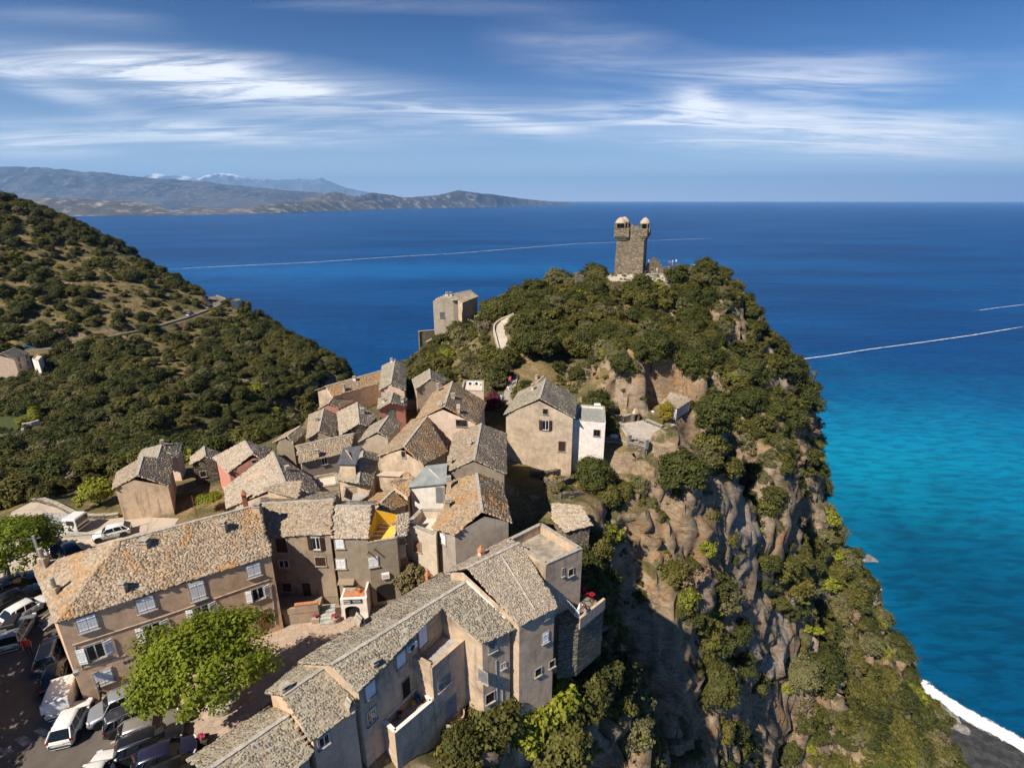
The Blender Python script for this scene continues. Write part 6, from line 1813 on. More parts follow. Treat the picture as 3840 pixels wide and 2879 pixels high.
def trunk_mesh(h, r0, seed, mat, spread, nlimb=5, top=None):
    rg = random.Random(seed); b = MB()
    top = top or h
    pts = [Vector((0, 0, -0.5))]
    for i in range(1, 5): pts.append(Vector((rg.uniform(-.1, .1) * h * .15 * i, rg.uniform(-.1, .1) * h * .15 * i, h * i / 5)))
    b.tube(pts, [r0 * (1.25 - 0.16 * i) for i in range(5)], 7)
    for i in range(nlimb):
        a = 2 * math.pi * (i + rg.random() * .6) / nlimb; z0 = h * rg.uniform(.45, .8)
        base = pts[-1].lerp(pts[2], rg.random()); 
        e = Vector((math.cos(a) * spread * rg.uniform(.6, .95), math.sin(a) * spread * rg.uniform(.6, .95), top * rg.uniform(.85, 1.2)))
        m = base.lerp(e, .5) + Vector((0, 0, -.06 * h))
        b.tube([base, m, e], [r0 * .55, r0 * .36, r0 * .12], 5)
    o = b.build('trunk', mat); me = o.data; bpy.data.objects.remove(o); return me
def tree(name, label, loc, crown, trunk, s=1.0, rz=0.0, cat='tree', group=None):
    root = empty(name, loc, rz, label, cat, group); root.scale = (s, s, s)
    for n, me in (('trunk', trunk), ('crown', crown)): inst(n, me, root)
    return root
# two plane trees by the parked cars
pb = at_z('B', 1790, 1140, Zs)
cc = at_z('B', 1595, 800, 139.3)
cm = crown_mesh('crown', LF_BRIGHT, rx=4.6, ry=3.9, rz=2.6, nclump=300, nleaf=84, leaf=0.23, seed=5, shell=0.35, csize=0.27)
root = empty('plane_tree', pb, 0, 'big bright green plane tree rising from a round planter in the square', 'tree')
o = inst('crown', cm, root); o.location = cc - pb
b = MB(); top = cc - pb
b.tube([(0, 0, 0), (-.1, .1, 1.4), (-.2, .2, 2.8), top * .62], [.34, .29, .26, .2], 9)
for i in range(8):
    a = i * .785 + .3; e = top + Vector((math.cos(a) * 3.2, math.sin(a) * 2.8, random.uniform(-.4, 1.2)))
    s_ = top * .5; b.tube([s_, s_.lerp(e, .5) + Vector((0, 0, -.3)), e], [.16, .1, .03], 6)
b.build('trunk', BARK_P, root)
b = MB(); b.lathe([(1.25, -.1), (1.25, .42), (1.0, .42), (.98, .2), (.02, .2)], 22)
o = b.build('round_planter', STONE); o.location = pb; tag(o, 'low round stone planter ring at the foot of the plane tree', 'planter')
pl = at_z('A', 60, 1150, Zs); cl = at_z('A', 110, 840, 138.6)
cm2 = crown_mesh('crown', LF_BRIGHT, rx=4.6, ry=4.4, rz=2.6, nclump=300, nleaf=64, leaf=0.25, seed=8, shell=0.35, csize=0.27)
root = empty('plane_tree', pl, 0, 'plane tree at the left edge shading the row of cars', 'tree')
o = inst('crown', cm2, root); o.location = cl - pl
b = MB(); top = cl - pl; b.tube([(0, 0, 0), (.1, .1, 1.5), (0, .3, 3), top * .7], [.34, .3, .26, .18], 9)
for i in range(7):
    a = i * .9; e = top + Vector((math.cos(a) * 3, math.sin(a) * 2.8, random.uniform(-.4, 1.0))); b.tube([top * .5, top * .55 + (e - top) * .5, e], [.15, .1, .03], 6)
b.build('trunk', BARK_P, root)
cm3 = crown_mesh('crown', LF_BRIGHT, rx=4.4, ry=4.4, rz=2.4, nclump=220, nleaf=40, leaf=0.38, seed=9, shell=0.40, csize=0.30)
for lab, x, y in (('plane tree outside the left edge shading the asphalt', 110, 880), ('second plane tree outside the left edge, nearer the camera', 130, 1290)):
    tree('plane_tree', lab, at_z('B', x, y, Zs) - Vector((4.6, 4.7, 0)), cm3, trunk_mesh(4.6, .3, 4, BARK_P, 2.4), 1.05)
# shift that crown up above its trunk
for o in COL.objects:
    if o.data is cm3: o.location = (0, 0, 5.4)

# variants for the slopes
VAR = {
 'oak': [crown_mesh('crown', LF_DARK, rx=1.9, ry=1.8, rz=1.45, nclump=120, nleaf=34, leaf=0.25, seed=20 + i, cz=1.5, csize=0.32) for i in range(3)],
 'mid': [crown_mesh('crown', LF_MID, rx=1.8, ry=1.7, rz=1.2, nclump=105, nleaf=34, leaf=0.24, seed=30 + i, cz=1.1, csize=0.32) for i in range(4)],
 'olive': [crown_mesh('crown', LF_OLIVE, rx=1.8, ry=1.8, rz=1.3, nclump=110, nleaf=34, leaf=0.21, seed=40 + i, cz=1.4, csize=0.30) for i in range(2)],
 'lime': [crown_mesh('crown', LF_LIME, rx=1.6, ry=1.6, rz=1.0, nclump=90, nleaf=34, leaf=0.21, seed=50 + i, cz=0.9, csize=0.3) for i in range(2)],
 'twig': [crown_mesh('crown', LF_BROWN, rx=1.5, ry=1.5, rz=1.0, nclump=60, nleaf=22, leaf=0.26, seed=60 + i, cz=0.8, csize=0.34) for i in range(1)],
 'gold': [crown_mesh('crown', LF_GOLD, rx=0.9, ry=0.9, rz=0.6, nclump=40, nleaf=22, leaf=0.2, seed=70 + i, cz=0.5, csize=0.34) for i in range(1)],
}
TRK = trunk_mesh(1.3, .12, 3, BARK, 1.1, 5, 1.7)
def in_view(x, y, z, margin=60):
    fw = y * CP - (z - CAMZ) * SP; up = y * SP + (z - CAMZ) * CP
    px = CX + F_PX * x / np.maximum(fw, .1); py = CY - F_PX * up / np.maximum(fw, .1)
    return (fw > 3) & (px > -margin) & (px < 3840 + margin) & (py > -margin) & (py < 2879 + margin), px, py, fw
def unhidden(x, y, z, n=70):
    vis = np.ones(len(x), bool)
    for k in range(1, n):
        f = k / n
        f = f ** 0.8
        vis &= ground(x * f, y * f) < CAMZ + (z - CAMZ) * f + 0.6
    return vis
rs = np.random.default_rng(99)
BUILT = []     # footprints to keep clear
for H in HS.values():
    if getattr(H, 'walls', None):
        c = [w[1] for w in H.walls]; BUILT.append([(p.x, p.y) for p in c])
def clear_mask(X, Y, extra=0.6):
    ok = np.ones(X.shape, bool)
    for poly in BUILT + [PAD_LOT, PAD_SQUARE, PAD_LAWN, PAD_TERR, PAD_SHED]:
        P = np.array(poly); near = (X > P[:, 0].min() - 3) & (X < P[:, 0].max() + 3) & (Y > P[:, 1].min() - 3) & (Y < P[:, 1].max() + 3)
        if near.any():
            d = np.full(X.shape, 9.0); d[near] = sdist(X[near], Y[near], poly); ok &= d > extra
    d, _ = pdist(X, Y, ROAD); ok &= d > 4.4
    d, _ = pdist(X, Y, PATH_LINE); ok &= d > 3.2
    d, _ = pdist(X, Y, [tuple(STEPS[0]), tuple(STEPS[1])]); ok &= d > 2.4
    return ok
VILLAGE = [(-62, 12), (-20, 12), (-14, 20), (-4, 33), (4, 40), (3, 62), (2, 84), (-6, 90), (-34, 96), (-40, 92), (-44, 80), (-60, 72)]
def box_px(px, py, x0, y0, x1, y1): return (px > x0) & (px < x1) & (py > y0) & (py < y1)
def scatter(n, x0, x1, y0, y1, dens, smin, smax, seed):
    r = np.random.default_rng(seed)
    X = r.uniform(x0, x1, n); Y = r.uniform(y0, y1, n); Z = ground(X, Y)
    ok = (Z > 6) & (sdist(X, Y, VILLAGE) > 1.5) & clear_mask(X, Y)
    v, px, py, fw = in_view(X, Y, Z); ok &= v
    X, Y, Z, px, py = X[ok], Y[ok], Z[ok], px[ok], py[ok]
    k = (r.random(len(X)) < dens(X, Y, Z, px, py)) & ~(box_px(px, py, 2270, 1500, 2580, 1830) & (r.random(len(X)) < .95))
    X, Y, Z, px, py = X[k], Y[k], Z[k], px[k], py[k]
    S = (smin + (smax - smin) * r.random(len(X)) ** 1.6) * np.where((X > 55) & (Z < 130), 1.45, 1.0)
    k = ~((X > 55) & (Z < 130) & (r.random(len(X)) < .45)); X, Y, Z, S = X[k], Y[k], Z[k], S[k]
    vis = unhidden(X, Y, Z + 2.0 * S)
    return X[vis], Y[vis], Z[vis], S[vis]
def d_hill(X, Y, Z, px, py):
    n = fbm(X / 14, Y / 14, 3, 71)
    d = np.where(n > 0.44, 1.0, 0.30)
    d = np.where(py < 1200, d * .7, d)
    d = np.where(py > 1230 + (px - 200) * -0.05, np.maximum(d, .8), d)
    dry = box_px(px, py, 150, 950, 820, 1250) & (px * 0.35 + py < 1420)
    d = np.where(dry, d * 0.45, d)
    d = np.where(box_px(px, py, 500, 1230, 760, 1420), d * 0.45, d)
    d = np.where(box_px(px, py, 620, 1560, 900, 1700), d * 0.25, d)
    return d
def d_head(X, Y, Z, px, py):
    n = fbm(X / 7, Y / 7, 3, 83)
    d = np.where(n > 0.47, 0.62, 0.10)
    d = np.where(sdist(X, Y, PAD_TOWER) < 1.0, 0, d)
    d = np.where(box_px(px, py, 2255, 930, 2520, 1075), 0, d)
    d = np.where(box_px(px, py, 2150, 1180, 2330, 1330), d * 0.35, d)
    d = np.where(box_px(px, py, 1680, 1180, 1900, 1400), d * 0.55, d)
    d = np.where(box_px(px, py, 1835, 1200, 1925, 1400), 0, d)
    d = np.where(box_px(px, py, 2050, 1350, 2560, 1520), d * 0.10, d)       # dry grass and rock behind the big house
    d = np.where(box_px(px, py, 2330, 1130, 2560, 1330), d * 0.12, d)       # rust rock under the tower
    d = np.where(box_px(px, py, 2050, 1520, 2480, 1800), d * 0.05, d)
    d = np.where(box_px(px, py, 2560, 1430, 2640, 1560), d * 0.2, d)
    return d
def d_cliff(X, Y, Z, px, py):
    n = fbm(X / 9, Y / 9, 3, 91)
    sl = slope(X, Y)
    d = np.where(n > 0.42, 0.95, 0.4) * np.clip(5.5 - sl, 0.5, 1)
    d = np.where(sdist(X, Y, PAD_TOWER) < 1.0, 0, d)
    d = np.where(box_px(px, py, 2255, 930, 2520, 1075), 0, d)
    d = np.where(box_px(px, py, 2330, 1130, 2560, 1330), d * 0.12, d)
    d = np.where(box_px(px, py, 2050, 1350, 2560, 1560), d * 0.08, d)
    d = np.where(box_px(px, py, 2280, 1950, 2480, 2600), d * 0.10, d)
    d = np.where(box_px(px, py, 2440, 2350, 2640, 2879), d * 0.22, d)
    d = np.where(box_px(px, py, 2480, 1650, 2700, 2100), d * 0.5, d)
    d = np.where(box_px(px, py, 2680, 1050, 2800, 1260), d * 0.1, d)
    d = np.where(box_px(px, py, 1940, 1680, 2300, 2010), d * 0.04, d)
    d = np.where(box_px(px, py, 2300, 1600, 2480, 1800), d * 0.15, d)
    d = np.where(box_px(px, py, 2800, 2580, 2990, 2860), d * 0.3, d)
    return d
PTS = []
def put(zone, arr, kinds, w):
    X, Y, Z, S = arr; r = np.random.default_rng(len(X))
    k = r.choice(len(kinds), len(X), p=np.array(w) / sum(w))
    for i in range(len(X)): PTS.append((X[i], Y[i], Z[i], S[i], kinds[k[i]], zone))
put('hill', scatter(22000, -430, -40, 60, 420, d_hill, 0.6, 1.8, 1), ['oak', 'mid', 'olive', 'lime', 'twig'], [3, 5, 1.2, .25, .3])
put('head', scatter(2600, -36, 64, 84, 160, d_head, 0.55, 1.35, 2), ['oak', 'mid', 'olive', 'lime', 'twig'], [3, 4, 1.5, .5, .2])
put('cliff', scatter(19000, -6, 160, 20, 215, d_cliff, 0.5, 1.6, 3), ['oak', 'mid', 'olive', 'lime', 'twig', 'gold'], [2.4, 5, 2.2, .9, .8, .3])
print('scattered', len(PTS))
ZONE_TXT = {'hill': ('on the valley hillside', 'shrubs of the valley hillside'), 'head': ('on the headland below the tower', 'shrubs of the headland'), 'cliff': ('clinging to the cliff above the sea', 'shrubs of the sea cliff')}
KIND_TXT = {'oak': 'dark evergreen shrub', 'mid': 'green maquis shrub', 'olive': 'grey green olive shrub', 'lime': 'yellow green shrub', 'twig': 'bare twiggy brown shrub', 'gold': 'golden flowering shrub'}
dist = np.array([math.sqrt(p[0] ** 2 + p[1] ** 2 + (p[2] - CAMZ) ** 2) / p[3] for p in PTS])
order = np.argsort(dist); single = set(order[:280].tolist())
rest = [p for i, p in enumerate(PTS) if i not in single]
MARKS = {'hill': [((300, 900), 'high on the valley hillside'), ((300, 1250), 'above the corniche road'), ((700, 1300), 'just below the corniche road'), ((1050, 1350), 'near the tip of the spur'), ((350, 1450), 'beside the pale road house'), ((400, 1750), 'in the valley behind the lane house'), ((200, 1800), 'in the valley garden by the pale lot'), ((150, 1650), 'below the valley lawn'), ((600, 1600), 'in the valley behind the stone cottage'), ((900, 1650), 'in the valley below the low roofs'), ((1150, 1500), 'by the seaward row')],
         'head': [((1750, 1250), 'beside the path to the tower'), ((2050, 1100), 'on the shoulder left of the tower'), ((2150, 1300), 'on the headland slope behind the big house'), ((2400, 1250), 'on rusty rock below the tower'), ((2620, 1050), 'on the rim right of the tower'), ((2500, 1450), 'above the garden shed'), ((2620, 1600), 'between the shed and the cliff')],
         'cliff': [((2250, 1850), 'below the big cream house'), ((2550, 1750), 'under the railed terrace'), ((2300, 2400), 'beside the stained cliff block'), ((2700, 2050), 'on the upper cliff face'), ((2950, 1650), 'on the skyline rib over turquoise water'), ((2700, 1350), 'on the cliff right of the crag'), ((2850, 1330), 'on the skyline just right of the crag'), ((2750, 1550), 'on the cliff brow right of the shed'), ((2620, 1400), 'between crag and shed'), ((2600, 2650), 'low in the rocky gully'), ((3000, 2400), 'on the lower cliff face'), ((3300, 2600), 'on the slope above the black beach'), ((2200, 2750), 'at the foot of the row houses')]}
SHR = {}
for i in sorted(single):
    x, y, z, s, k, zn = PTS[i]
    o = bpy.data.objects.new('shrub', random.choice(VAR[k])); link(o)
    o.location = (x, y, z - 0.15 * s); o.scale = (s, s, s * random.uniform(.85, 1.15)); o.rotation_euler = (0, 0, random.uniform(0, 6.28))
    p = to_px(Vector((x, y, z)))
    w = min(MARKS[zn], key=lambda m: (m[0][0] - p[0]) ** 2 + (m[0][1] - p[1]) ** 2)[1]
    sz = 'small ' if s < .8 else ('' if s < 1.05 else ('large ' if s < 1.3 else 'very large '))
    lb = (sz + KIND_TXT[k] + ' ' + w)
    tag(o, lb, 'shrub', 'shrubs ' + w); SHR.setdefault(lb, []).append((p[0], o))
ORD = 'leftmost second third fourth fifth sixth seventh eighth ninth tenth eleventh twelfth thirteenth fourteenth fifteenth sixteenth seventeenth eighteenth nineteenth twentieth'.split()
for lb, ls in SHR.items():
    if len(ls) > 1:
        for k, (_, o) in enumerate(sorted(ls, key=lambda q: q[0])):
            if k < 20: o['label'] = lb + (', leftmost' if k == 0 else ', %s from left' % ORD[k]); o['label'] = ' '.join(o['label'].split()[-16:])
def gn_scatter(name, label, pts, meshes):
    """one object that carries the many: geometry nodes put a shrub on each point"""
    src = bpy.data.collections.new(name + '_sources')
    for i, me in enumerate(meshes):
        o = bpy.data.objects.new('source_%02d' % i, me); src.objects.link(o)
    me = bpy.data.meshes.new(name)
    me.vertices.add(len(pts)); me.vertices.foreach_set('co', np.array([p[:3] for p in pts], np.float32).ravel())
    for an, tp, vals in (('scl', 'FLOAT', [p[3] for p in pts]), ('rot', 'FLOAT', [p[4] for p in pts]), ('idx', 'INT', [p[5] for p in pts])):
        a = me.attributes.new(an, tp, 'POINT'); a.data.foreach_set('value', np.array(vals, np.float32 if tp == 'FLOAT' else np.int32))
    o = link(bpy.data.objects.new(name, me))
    ng = bpy.data.node_groups.new(name, 'GeometryNodeTree')
    ng.interface.new_socket('Geometry', in_out='INPUT', socket_type='NodeSocketGeometry'); ng.interface.new_socket('Geometry', in_out='OUTPUT', socket_type='NodeSocketGeometry')
    N, L = ng.nodes, ng.links
    gi, go = N.new('NodeGroupInput'), N.new('NodeGroupOutput')
    ci = N.new('GeometryNodeCollectionInfo'); ci.inputs['Collection'].default_value = src; ci.inputs['Separate Children'].default_value = True; ci.inputs['Reset Children'].default_value = True
    ip = N.new('GeometryNodeInstanceOnPoints'); ip.inputs['Pick Instance'].default_value = True
    def at(nm, tp):
        n = N.new('GeometryNodeInputNamedAttribute'); n.data_type = tp; n.inputs['Name'].default_value = nm
        return n.outputs['Attribute']
    cx = N.new('ShaderNodeCombineXYZ'); L.new(at('rot', 'FLOAT'), cx.inputs[2])
    e2r = N.new('FunctionNodeEulerToRotation'); L.new(cx.outputs[0], e2r.inputs[0])
    L.new(gi.outputs[0], ip.inputs['Points']); L.new(ci.outputs[0], ip.inputs['Instance']); L.new(at('idx', 'INT'), ip.inputs['Instance Index'])
    L.new(e2r.outputs[0], ip.inputs['Rotation']); L.new(at('scl', 'FLOAT'), ip.inputs['Scale']); L.new(ip.outputs[0], go.inputs[0])
    md = o.modifiers.new('scatter', 'NODES'); md.node_group = ng
    tag(o, label, 'shrubs', kind='stuff')
    return o
ALLV = []; IDX = {}
for k, ms in VAR.items():
    IDX[k] = list(range(len(ALLV), len(ALLV) + len(ms))); ALLV += ms
for zn, (nm, lab) in {'hill': ('hillside_maquis', 'dense maquis scrub covering the valley hillside'), 'head': ('headland_maquis', 'scrub covering the headland below the tower'), 'cliff': ('cliff_maquis', 'scrub covering the steep cliff above the sea')}.items():
    sub = [(p[0], p[1], p[2] - .2 * p[3], p[3], random.uniform(0, 6.28), random.choice(IDX[p[4]])) for p in rest if p[5] == zn]
    if sub: gn_scatter(nm, lab, sub, ALLV)
# low ground cover: small tufts everywhere the ground is bare
TUFT = [crown_mesh('tuft', m, rx=.5, ry=.5, rz=.3, nclump=14, nleaf=14, leaf=.22, seed=80 + i, cz=.15, csize=.6) for i, m in enumerate((LF_MID, LF_OLIVE, m_leaf('dry_grass', (0.17, 0.12, 0.05), (0.32, 0.24, 0.11), 0.2), LF_DARK))]
sub = []
for (n, x0, x1, y0, y1, fn, sd) in ((16000, -430, -40, 60, 420, lambda X, Y, Z, a, b: np.full(X.shape, .55), 11), (6500, -40, 66, 60, 160, lambda X, Y, Z, a, b: np.where(sdist(X, Y, PAD_TOWER) < .5, 0, .6), 12), (14000, -6, 160, 20, 215, lambda X, Y, Z, a, b: .35 * np.clip(2.4 - slope(X, Y), .25, 1), 13)):
    X, Y, Z, S = scatter(n, x0, x1, y0, y1, fn, .5, 1.6, sd)
    r = np.random.default_rng(sd); kk = r.choice(4, len(X), p=[.36, .2, .22, .22])
    f = 1.5 if x0 < -100 else 1.0
    sub += [(X[i], Y[i], Z[i], S[i] * f, r.random() * 6.28, int(kk[i])) for i in range(len(X))]
gn_scatter('ground_cover', 'low tufts of scrub and dry grass between the shrubs', sub, TUFT)
# ------------------------------------------------------------------ vehicles
TYRE = m_plain('tyre_rubber', (0.015, 0.015, 0.016), 0.85)
RIM = m_plain('alloy_rim', (0.42, 0.43, 0.44), 0.35, 0.8)
def m_carglass():
    t = NT('car_glass'); t.set(Base_Color=(0.010, 0.013, 0.014), Roughness=0.05); t.b.inputs['Specular IOR Level'].default_value = 0.7; return t.m
CGLASS = m_carglass()
TRIM = m_plain('black_trim', (0.02, 0.02, 0.022), 0.6)
def m_lampm(name, col):
    t = NT(name); t.set(Base_Color=col, Roughness=0.15); t.b.inputs['Specular IOR Level'].default_value = 0.6; return t.m
TAIL = m_lampm('tail_lamp', (0.35, 0.012, 0.010)); HEADL = m_lampm('head_lamp', (0.62, 0.64, 0.66)); PLATE = m_plain('number_plate', (0.7, 0.66, 0.45), 0.5)
CARK = {   # length, width, height, belt, bonnet start, windscreen top, roof end, tail base
    'hatch': (3.75, 1.72, 1.42, 0.90, 0.26, 0.42, 0.84, 0.98), 'estate': (4.2, 1.76, 1.44, 0.92, 0.26, 0.41, 0.89, 0.985), 'suv': (4.4, 1.84, 1.66, 1.05, 0.25, 0.37, 0.92, 0.985),
    'sedan': (4.6, 1.80, 1.44, 0.93, 0.28, 0.42, 0.74, 0.90), 'van': (3.9, 1.76, 1.76, 1.05, 0.20, 0.33, 0.965, 0.995)}
def profile_grid(secs):
    """secs: list of (x, [(y, z)...]) half sections; mirrored and skinned"""
    V, F = [], []
    n = len(secs[0][1]); m = 2 * n - 1
    for x, pr in secs:
        row = [(x, y, z) for y, z in pr] + [(x, -y, z) for y, z in reversed(pr[:-1])]
        V += row
    for i in range(len(secs) - 1):
        for j in range(m - 1):
            a = i * m + j; F.append((a, a + 1, a + m + 1, a + m))
    F.append(tuple(range(m))); F.append(tuple(reversed(range((len(secs) - 1) * m, len(secs) * m))))
    # underside
    for i in range(len(secs) - 1):
        F.append((i * m, (i + 1) * m, (i + 1) * m + m - 1, i * m + m - 1))
    return V, F
def car(name, label, kind, paint, pos, heading, scale=1.0, open_doors=False, group='parked cars', boot=False):
    L, W, Hh, zb, bon, wt, re, tb = CARK[kind]
    root = empty(name, pos, math.atan2(heading.y, heading.x), label, 'van' if kind == 'van' else 'car', group); root.scale = (scale,) * 3
    X = lambda f: L / 2 - f * L
    w = W / 2; g = 0.20
    van = kind == 'van'
    def sec(f, ww, zt, zs, dr=0.0):
        return (X(f), [(ww * 0.80, g), (ww * 0.97, g + 0.08), (ww, g + 0.34), (ww * 0.985, zs), (ww * 0.90, zs + (zt - zs) * 0.8), (ww * 0.55, zt), (0.0, zt + 0.02)])
    hz = zb - 0.06
    secs = [sec(0.0, w * 0.72, 0.56, 0.50), sec(0.015, w * 0.84, 0.66, 0.58), sec(0.06, w * 0.95, hz - 0.12, 0.66), sec(bon * 0.6, w, hz - 0.03, 0.76), sec(bon, w, hz + 0.01, zb - 0.10),
            sec(wt, w, zb, zb - 0.06), sec(0.65, w, zb, zb - 0.05), sec(0.85, w, zb, zb - 0.05), sec(0.95, w * 0.97, zb - 0.01, zb - 0.08), sec(0.988, w * 0.90, zb - 0.05, 0.74), sec(1.0, w * 0.80, 0.66, 0.56)]
    V, F = profile_grid(secs)
    body = mesh_obj('body', V, F, paint, root, smooth=True)
    sm = body.modifiers.new('round', 'SUBSURF'); sm.levels = 2; sm.render_levels = 2
    # greenhouse: glass tub, painted roof, pillars
    rw = w * (0.90 if van else 0.68); bw = w * (0.97 if van else 0.93)
    x0, x1, x2, x3 = X(bon + 0.005), X(wt), X(re), X(tb)
    zr = Hh
    gl = [(x0, bw * .96, zb - .03), (x1, rw, zr - .05), (x2, rw * .97, zr - .06), (x3, bw * .93, zb - .03)]
    vs = [(x, y, z) for x, y, z in gl] + [(x, -y, z) for x, y, z in gl]
    mesh_obj('window_glass', vs, [(0, 1, 2, 3), (4, 7, 6, 5), (0, 4, 5, 1), (1, 5, 6, 2), (2, 6, 7, 3)], CGLASS if not van else CGLASS, root)
    # roof skin
    rs_ = [(x1 + .10, rw * .96, zr - .075), (x1 + .02, rw * 1.01, zr - .03), ((x1 + x2) / 2, rw * 1.02, zr), (x2 + .02, rw * 1.0, zr - .03), (x2 - .06, rw * .97, zr - .08)]
    vs, fs = [], []
    for x, y, z in rs_:
        vs += [(x, y, z - .05), (x, y * .96, z), (x, y * .5, z + .025), (x, 0, z + .03), (x, -y * .5, z + .025), (x, -y * .96, z), (x, -y, z - .05)]
    for i in range(4):
        for j in range(6): fs.append((i * 7 + j, i * 7 + j + 1, i * 7 + j + 8, i * 7 + j + 7))
    rf = mesh_obj('roof', vs, fs, paint, root, smooth=True)
    b = MB()
    for s in (-1, 1):
        A = [Vector((x, y * s, z)) for x, y, z in gl]
        b.tube([A[0] + Vector((0, s * .01, 0)), A[1] + Vector((0, s * .01, 0))], .035, 5); b.tube([A[2] + Vector((0, s * .01, 0)), A[3] + Vector((0, s * .01, 0))], .06 if not van else .08, 5)
        f = .48 if kind != 'van' else .42
        b.tube([A[0].lerp(A[3], f) + Vector((0, s * .012, 0)), A[1].lerp(A[2], f * .8) + Vector((0, s * .012, 0))], .035, 5)
        if kind in ('estate', 'suv', 'hatch'): b.tube([A[0].lerp(A[3], .78) + Vector((0, s * .012, 0)), A[1].lerp(A[2], .80) + Vector((0, s * .012, 0))], .045, 5)
        b.tube([A[0] + Vector((0, s * .015, .03)), A[3] + Vector((0, s * .015, .03))], .03, 5)
    if van:    # panelled sides behind the cab
        for s in (-1, 1):
            b.add([(X(.44), s * (bw + .01), zb - .04), (X(.985), s * (bw * .955 + .01), zb - .04), (X(.955), s * (rw * .99 + .01), zr - .05), (X(.44), s * (rw * 1.0 + .012), zr - .05)], [(0, 1, 2, 3)])
        b.add([(X(.998), -bw * .93, zb - .05), (X(.998), bw * .93, zb - .05), (X(.972), rw * .95, zr - .08), (X(.972), -rw * .95, zr - .08)], [(0, 1, 2, 3)])
    b.build('pillars', paint, root)
    if kind in ('suv', 'estate'):
        for s in (-1, 1):
            b = MB(); b.tube([(x1 - .1, s * rw * .86, zr + .03), (x1 - .2, s * rw * .86, zr + .08), (x2 + .2, s * rw * .86, zr + .08), (x2 + .1, s * rw * .86, zr + .03)], .02, 5); b.build('roof_rail', RIM, root)
    # wheels with dark arches
    wr = .33 if kind != 'suv' else .37
    def wheel():
        b = MB(); b.lathe([(wr * .6, -.10), (wr * .92, -.11), (wr, -.07), (wr, .07), (wr * .92, .11), (wr * .6, .10)], 18); return b.build('tyre', TYRE)
    def rim():
        b = MB(); b.lathe([(wr * .62, .085), (wr * .60, .10), (wr * .5, .09), (.06, .07), (.05, .10), (.01, .10)], 18)
        for k in range(6): b.box((0, wr * .34, .10), (.03, wr * .26, .012), Matrix.Rotation(k * math.pi / 3, 4, 'Z'))
        return b.build('rim', RIM)
    tm, rm = kit(('tyre', wr), wheel), kit(('rim', wr), rim)
    for fx in (.175, .815):
        for s in (-1, 1):
            wh = empty('wheel'); wh.parent = root; wh.location = (X(fx), s * (w - .11), wr); wh.rotation_euler = (-s * math.pi / 2, 0, 0)
            inst('tyre', tm, wh); inst('rim', rm, wh)
            b = MB(); b.lathe([(wr * 1.02, 0), (wr * 1.16, 0), (wr * 1.16, .012), (wr * 1.02, .012)], 18, (0, 0, 0))
            o = b.build('wheel_arch', TRIM, root); o.location = (X(fx), s * (w + .002), wr + .01); o.rotation_euler = (-s * math.pi / 2, 0, 0)
    for s in (-1, 1):
        b = MB(); b.box((0, 0, 0), (.05, .17, .085), Matrix.Rotation(s * .35, 4, 'Z'), bev=.02); o = b.build('headlight', HEADL, root); o.location = (X(.032), s * w * .70, .66 if kind != 'suv' else .74)
        b = MB(); b.box((0, 0, 0), (.045, .10, .13 if kind != 'van' else .22), Matrix.Rotation(-s * .45, 4, 'Z'), bev=.02); o = b.build('tail_light', TAIL, root); o.location = (X(.975), s * w * .86, .80 if kind != 'van' else .95)
        b = MB(); b.box((0, 0, 0), (.07, .10, .065), bev=.03); o = b.build('mirror', paint, root); o.location = (x0 - .28, s * (bw + .12), zb + .06)
        for fx in (.47, .68): b = MB(); b.box((0, 0, 0), (.09, .015, .016)); o = b.build('door_handle', RIM if kind == 'suv' else paint, root); o.location = (X(fx), s * (w + .008), zb - .14)
        b = MB()
        for fx in (.335, .53, .735): b.box((X(fx), s * (w + .001), zb - .33), (.006, .004, .26))
        b.build('door_gap', TRIM, root)
    b = MB(); b.box((X(.004), 0, .44), (.03, w * .55, .07)); b.box((X(.012), 0, .62), (.03, w * .35, .035)); b.build('grille', TRIM, root)
    b = MB(); b.box((X(1.0) - .004, 0, .60), (.012, .26, .055)); b.build('number_plate', PLATE, root)
    b = MB(); b.box((X(.992) - .02, 0, .36), (.05, w * .74, .07), bev=.03); b.build('rear_bumper', TRIM if kind != 'sedan' else paint, root)
    # interior seats seen through nothing; door ajar if asked
    if open_doors:
        for s, fx in ((-1, .34),):
            b = MB(); b.box((-.5, 0, 0), (.5, .035, .32), bev=.03); b.box((-.55, 0, .55), (.42, .02, .02)); b.tube([(-.05, 0, .3), (-.2, 0, .56)], .02, 5); b.tube([(-.98, 0, .3), (-.95, 0, .56)], .02, 5)
            o = b.build('open_door', paint, root); o.location = (X(fx), s * (w + .02), .62); o.rotation_euler = (0, 0, -s * -1.0)
    if boot:
        b = MB(); b.box((-.45, 0, 0), (.45, w * .8, .03), bev=.02); o = b.build('open_boot_lid', paint, root); o.location = (x2, 0, zr - .02); o.rotation_euler = (0, -.25, 0)
    return root
CP_WHITE = m_carpaint('paint_white', (0.72, 0.71, 0.68)); CP_BLACK = m_carpaint('paint_black', (0.008, 0.008, 0.009)); CP_BLUEG = m_carpaint('paint_blue_grey', (0.07, 0.085, 0.12), .3)
CP_SILV = m_carpaint('paint_silver', (0.36, 0.37, 0.40), .5); CP_BEIGE = m_carpaint('paint_champagne', (0.30, 0.27, 0.235), .4); CP_NAVY = m_carpaint('paint_navy', (0.018, 0.018, 0.045), .2); CP_DGREY = m_carpaint('paint_dark_grey', (0.035, 0.035, 0.037), .2)
CP_BLUE = m_carpaint('paint_bright_blue', (0.03, 0.22, 0.42))
def bpos(x, y, zone='B', z=Zs): return at_z(zone, x, y, z + .012)
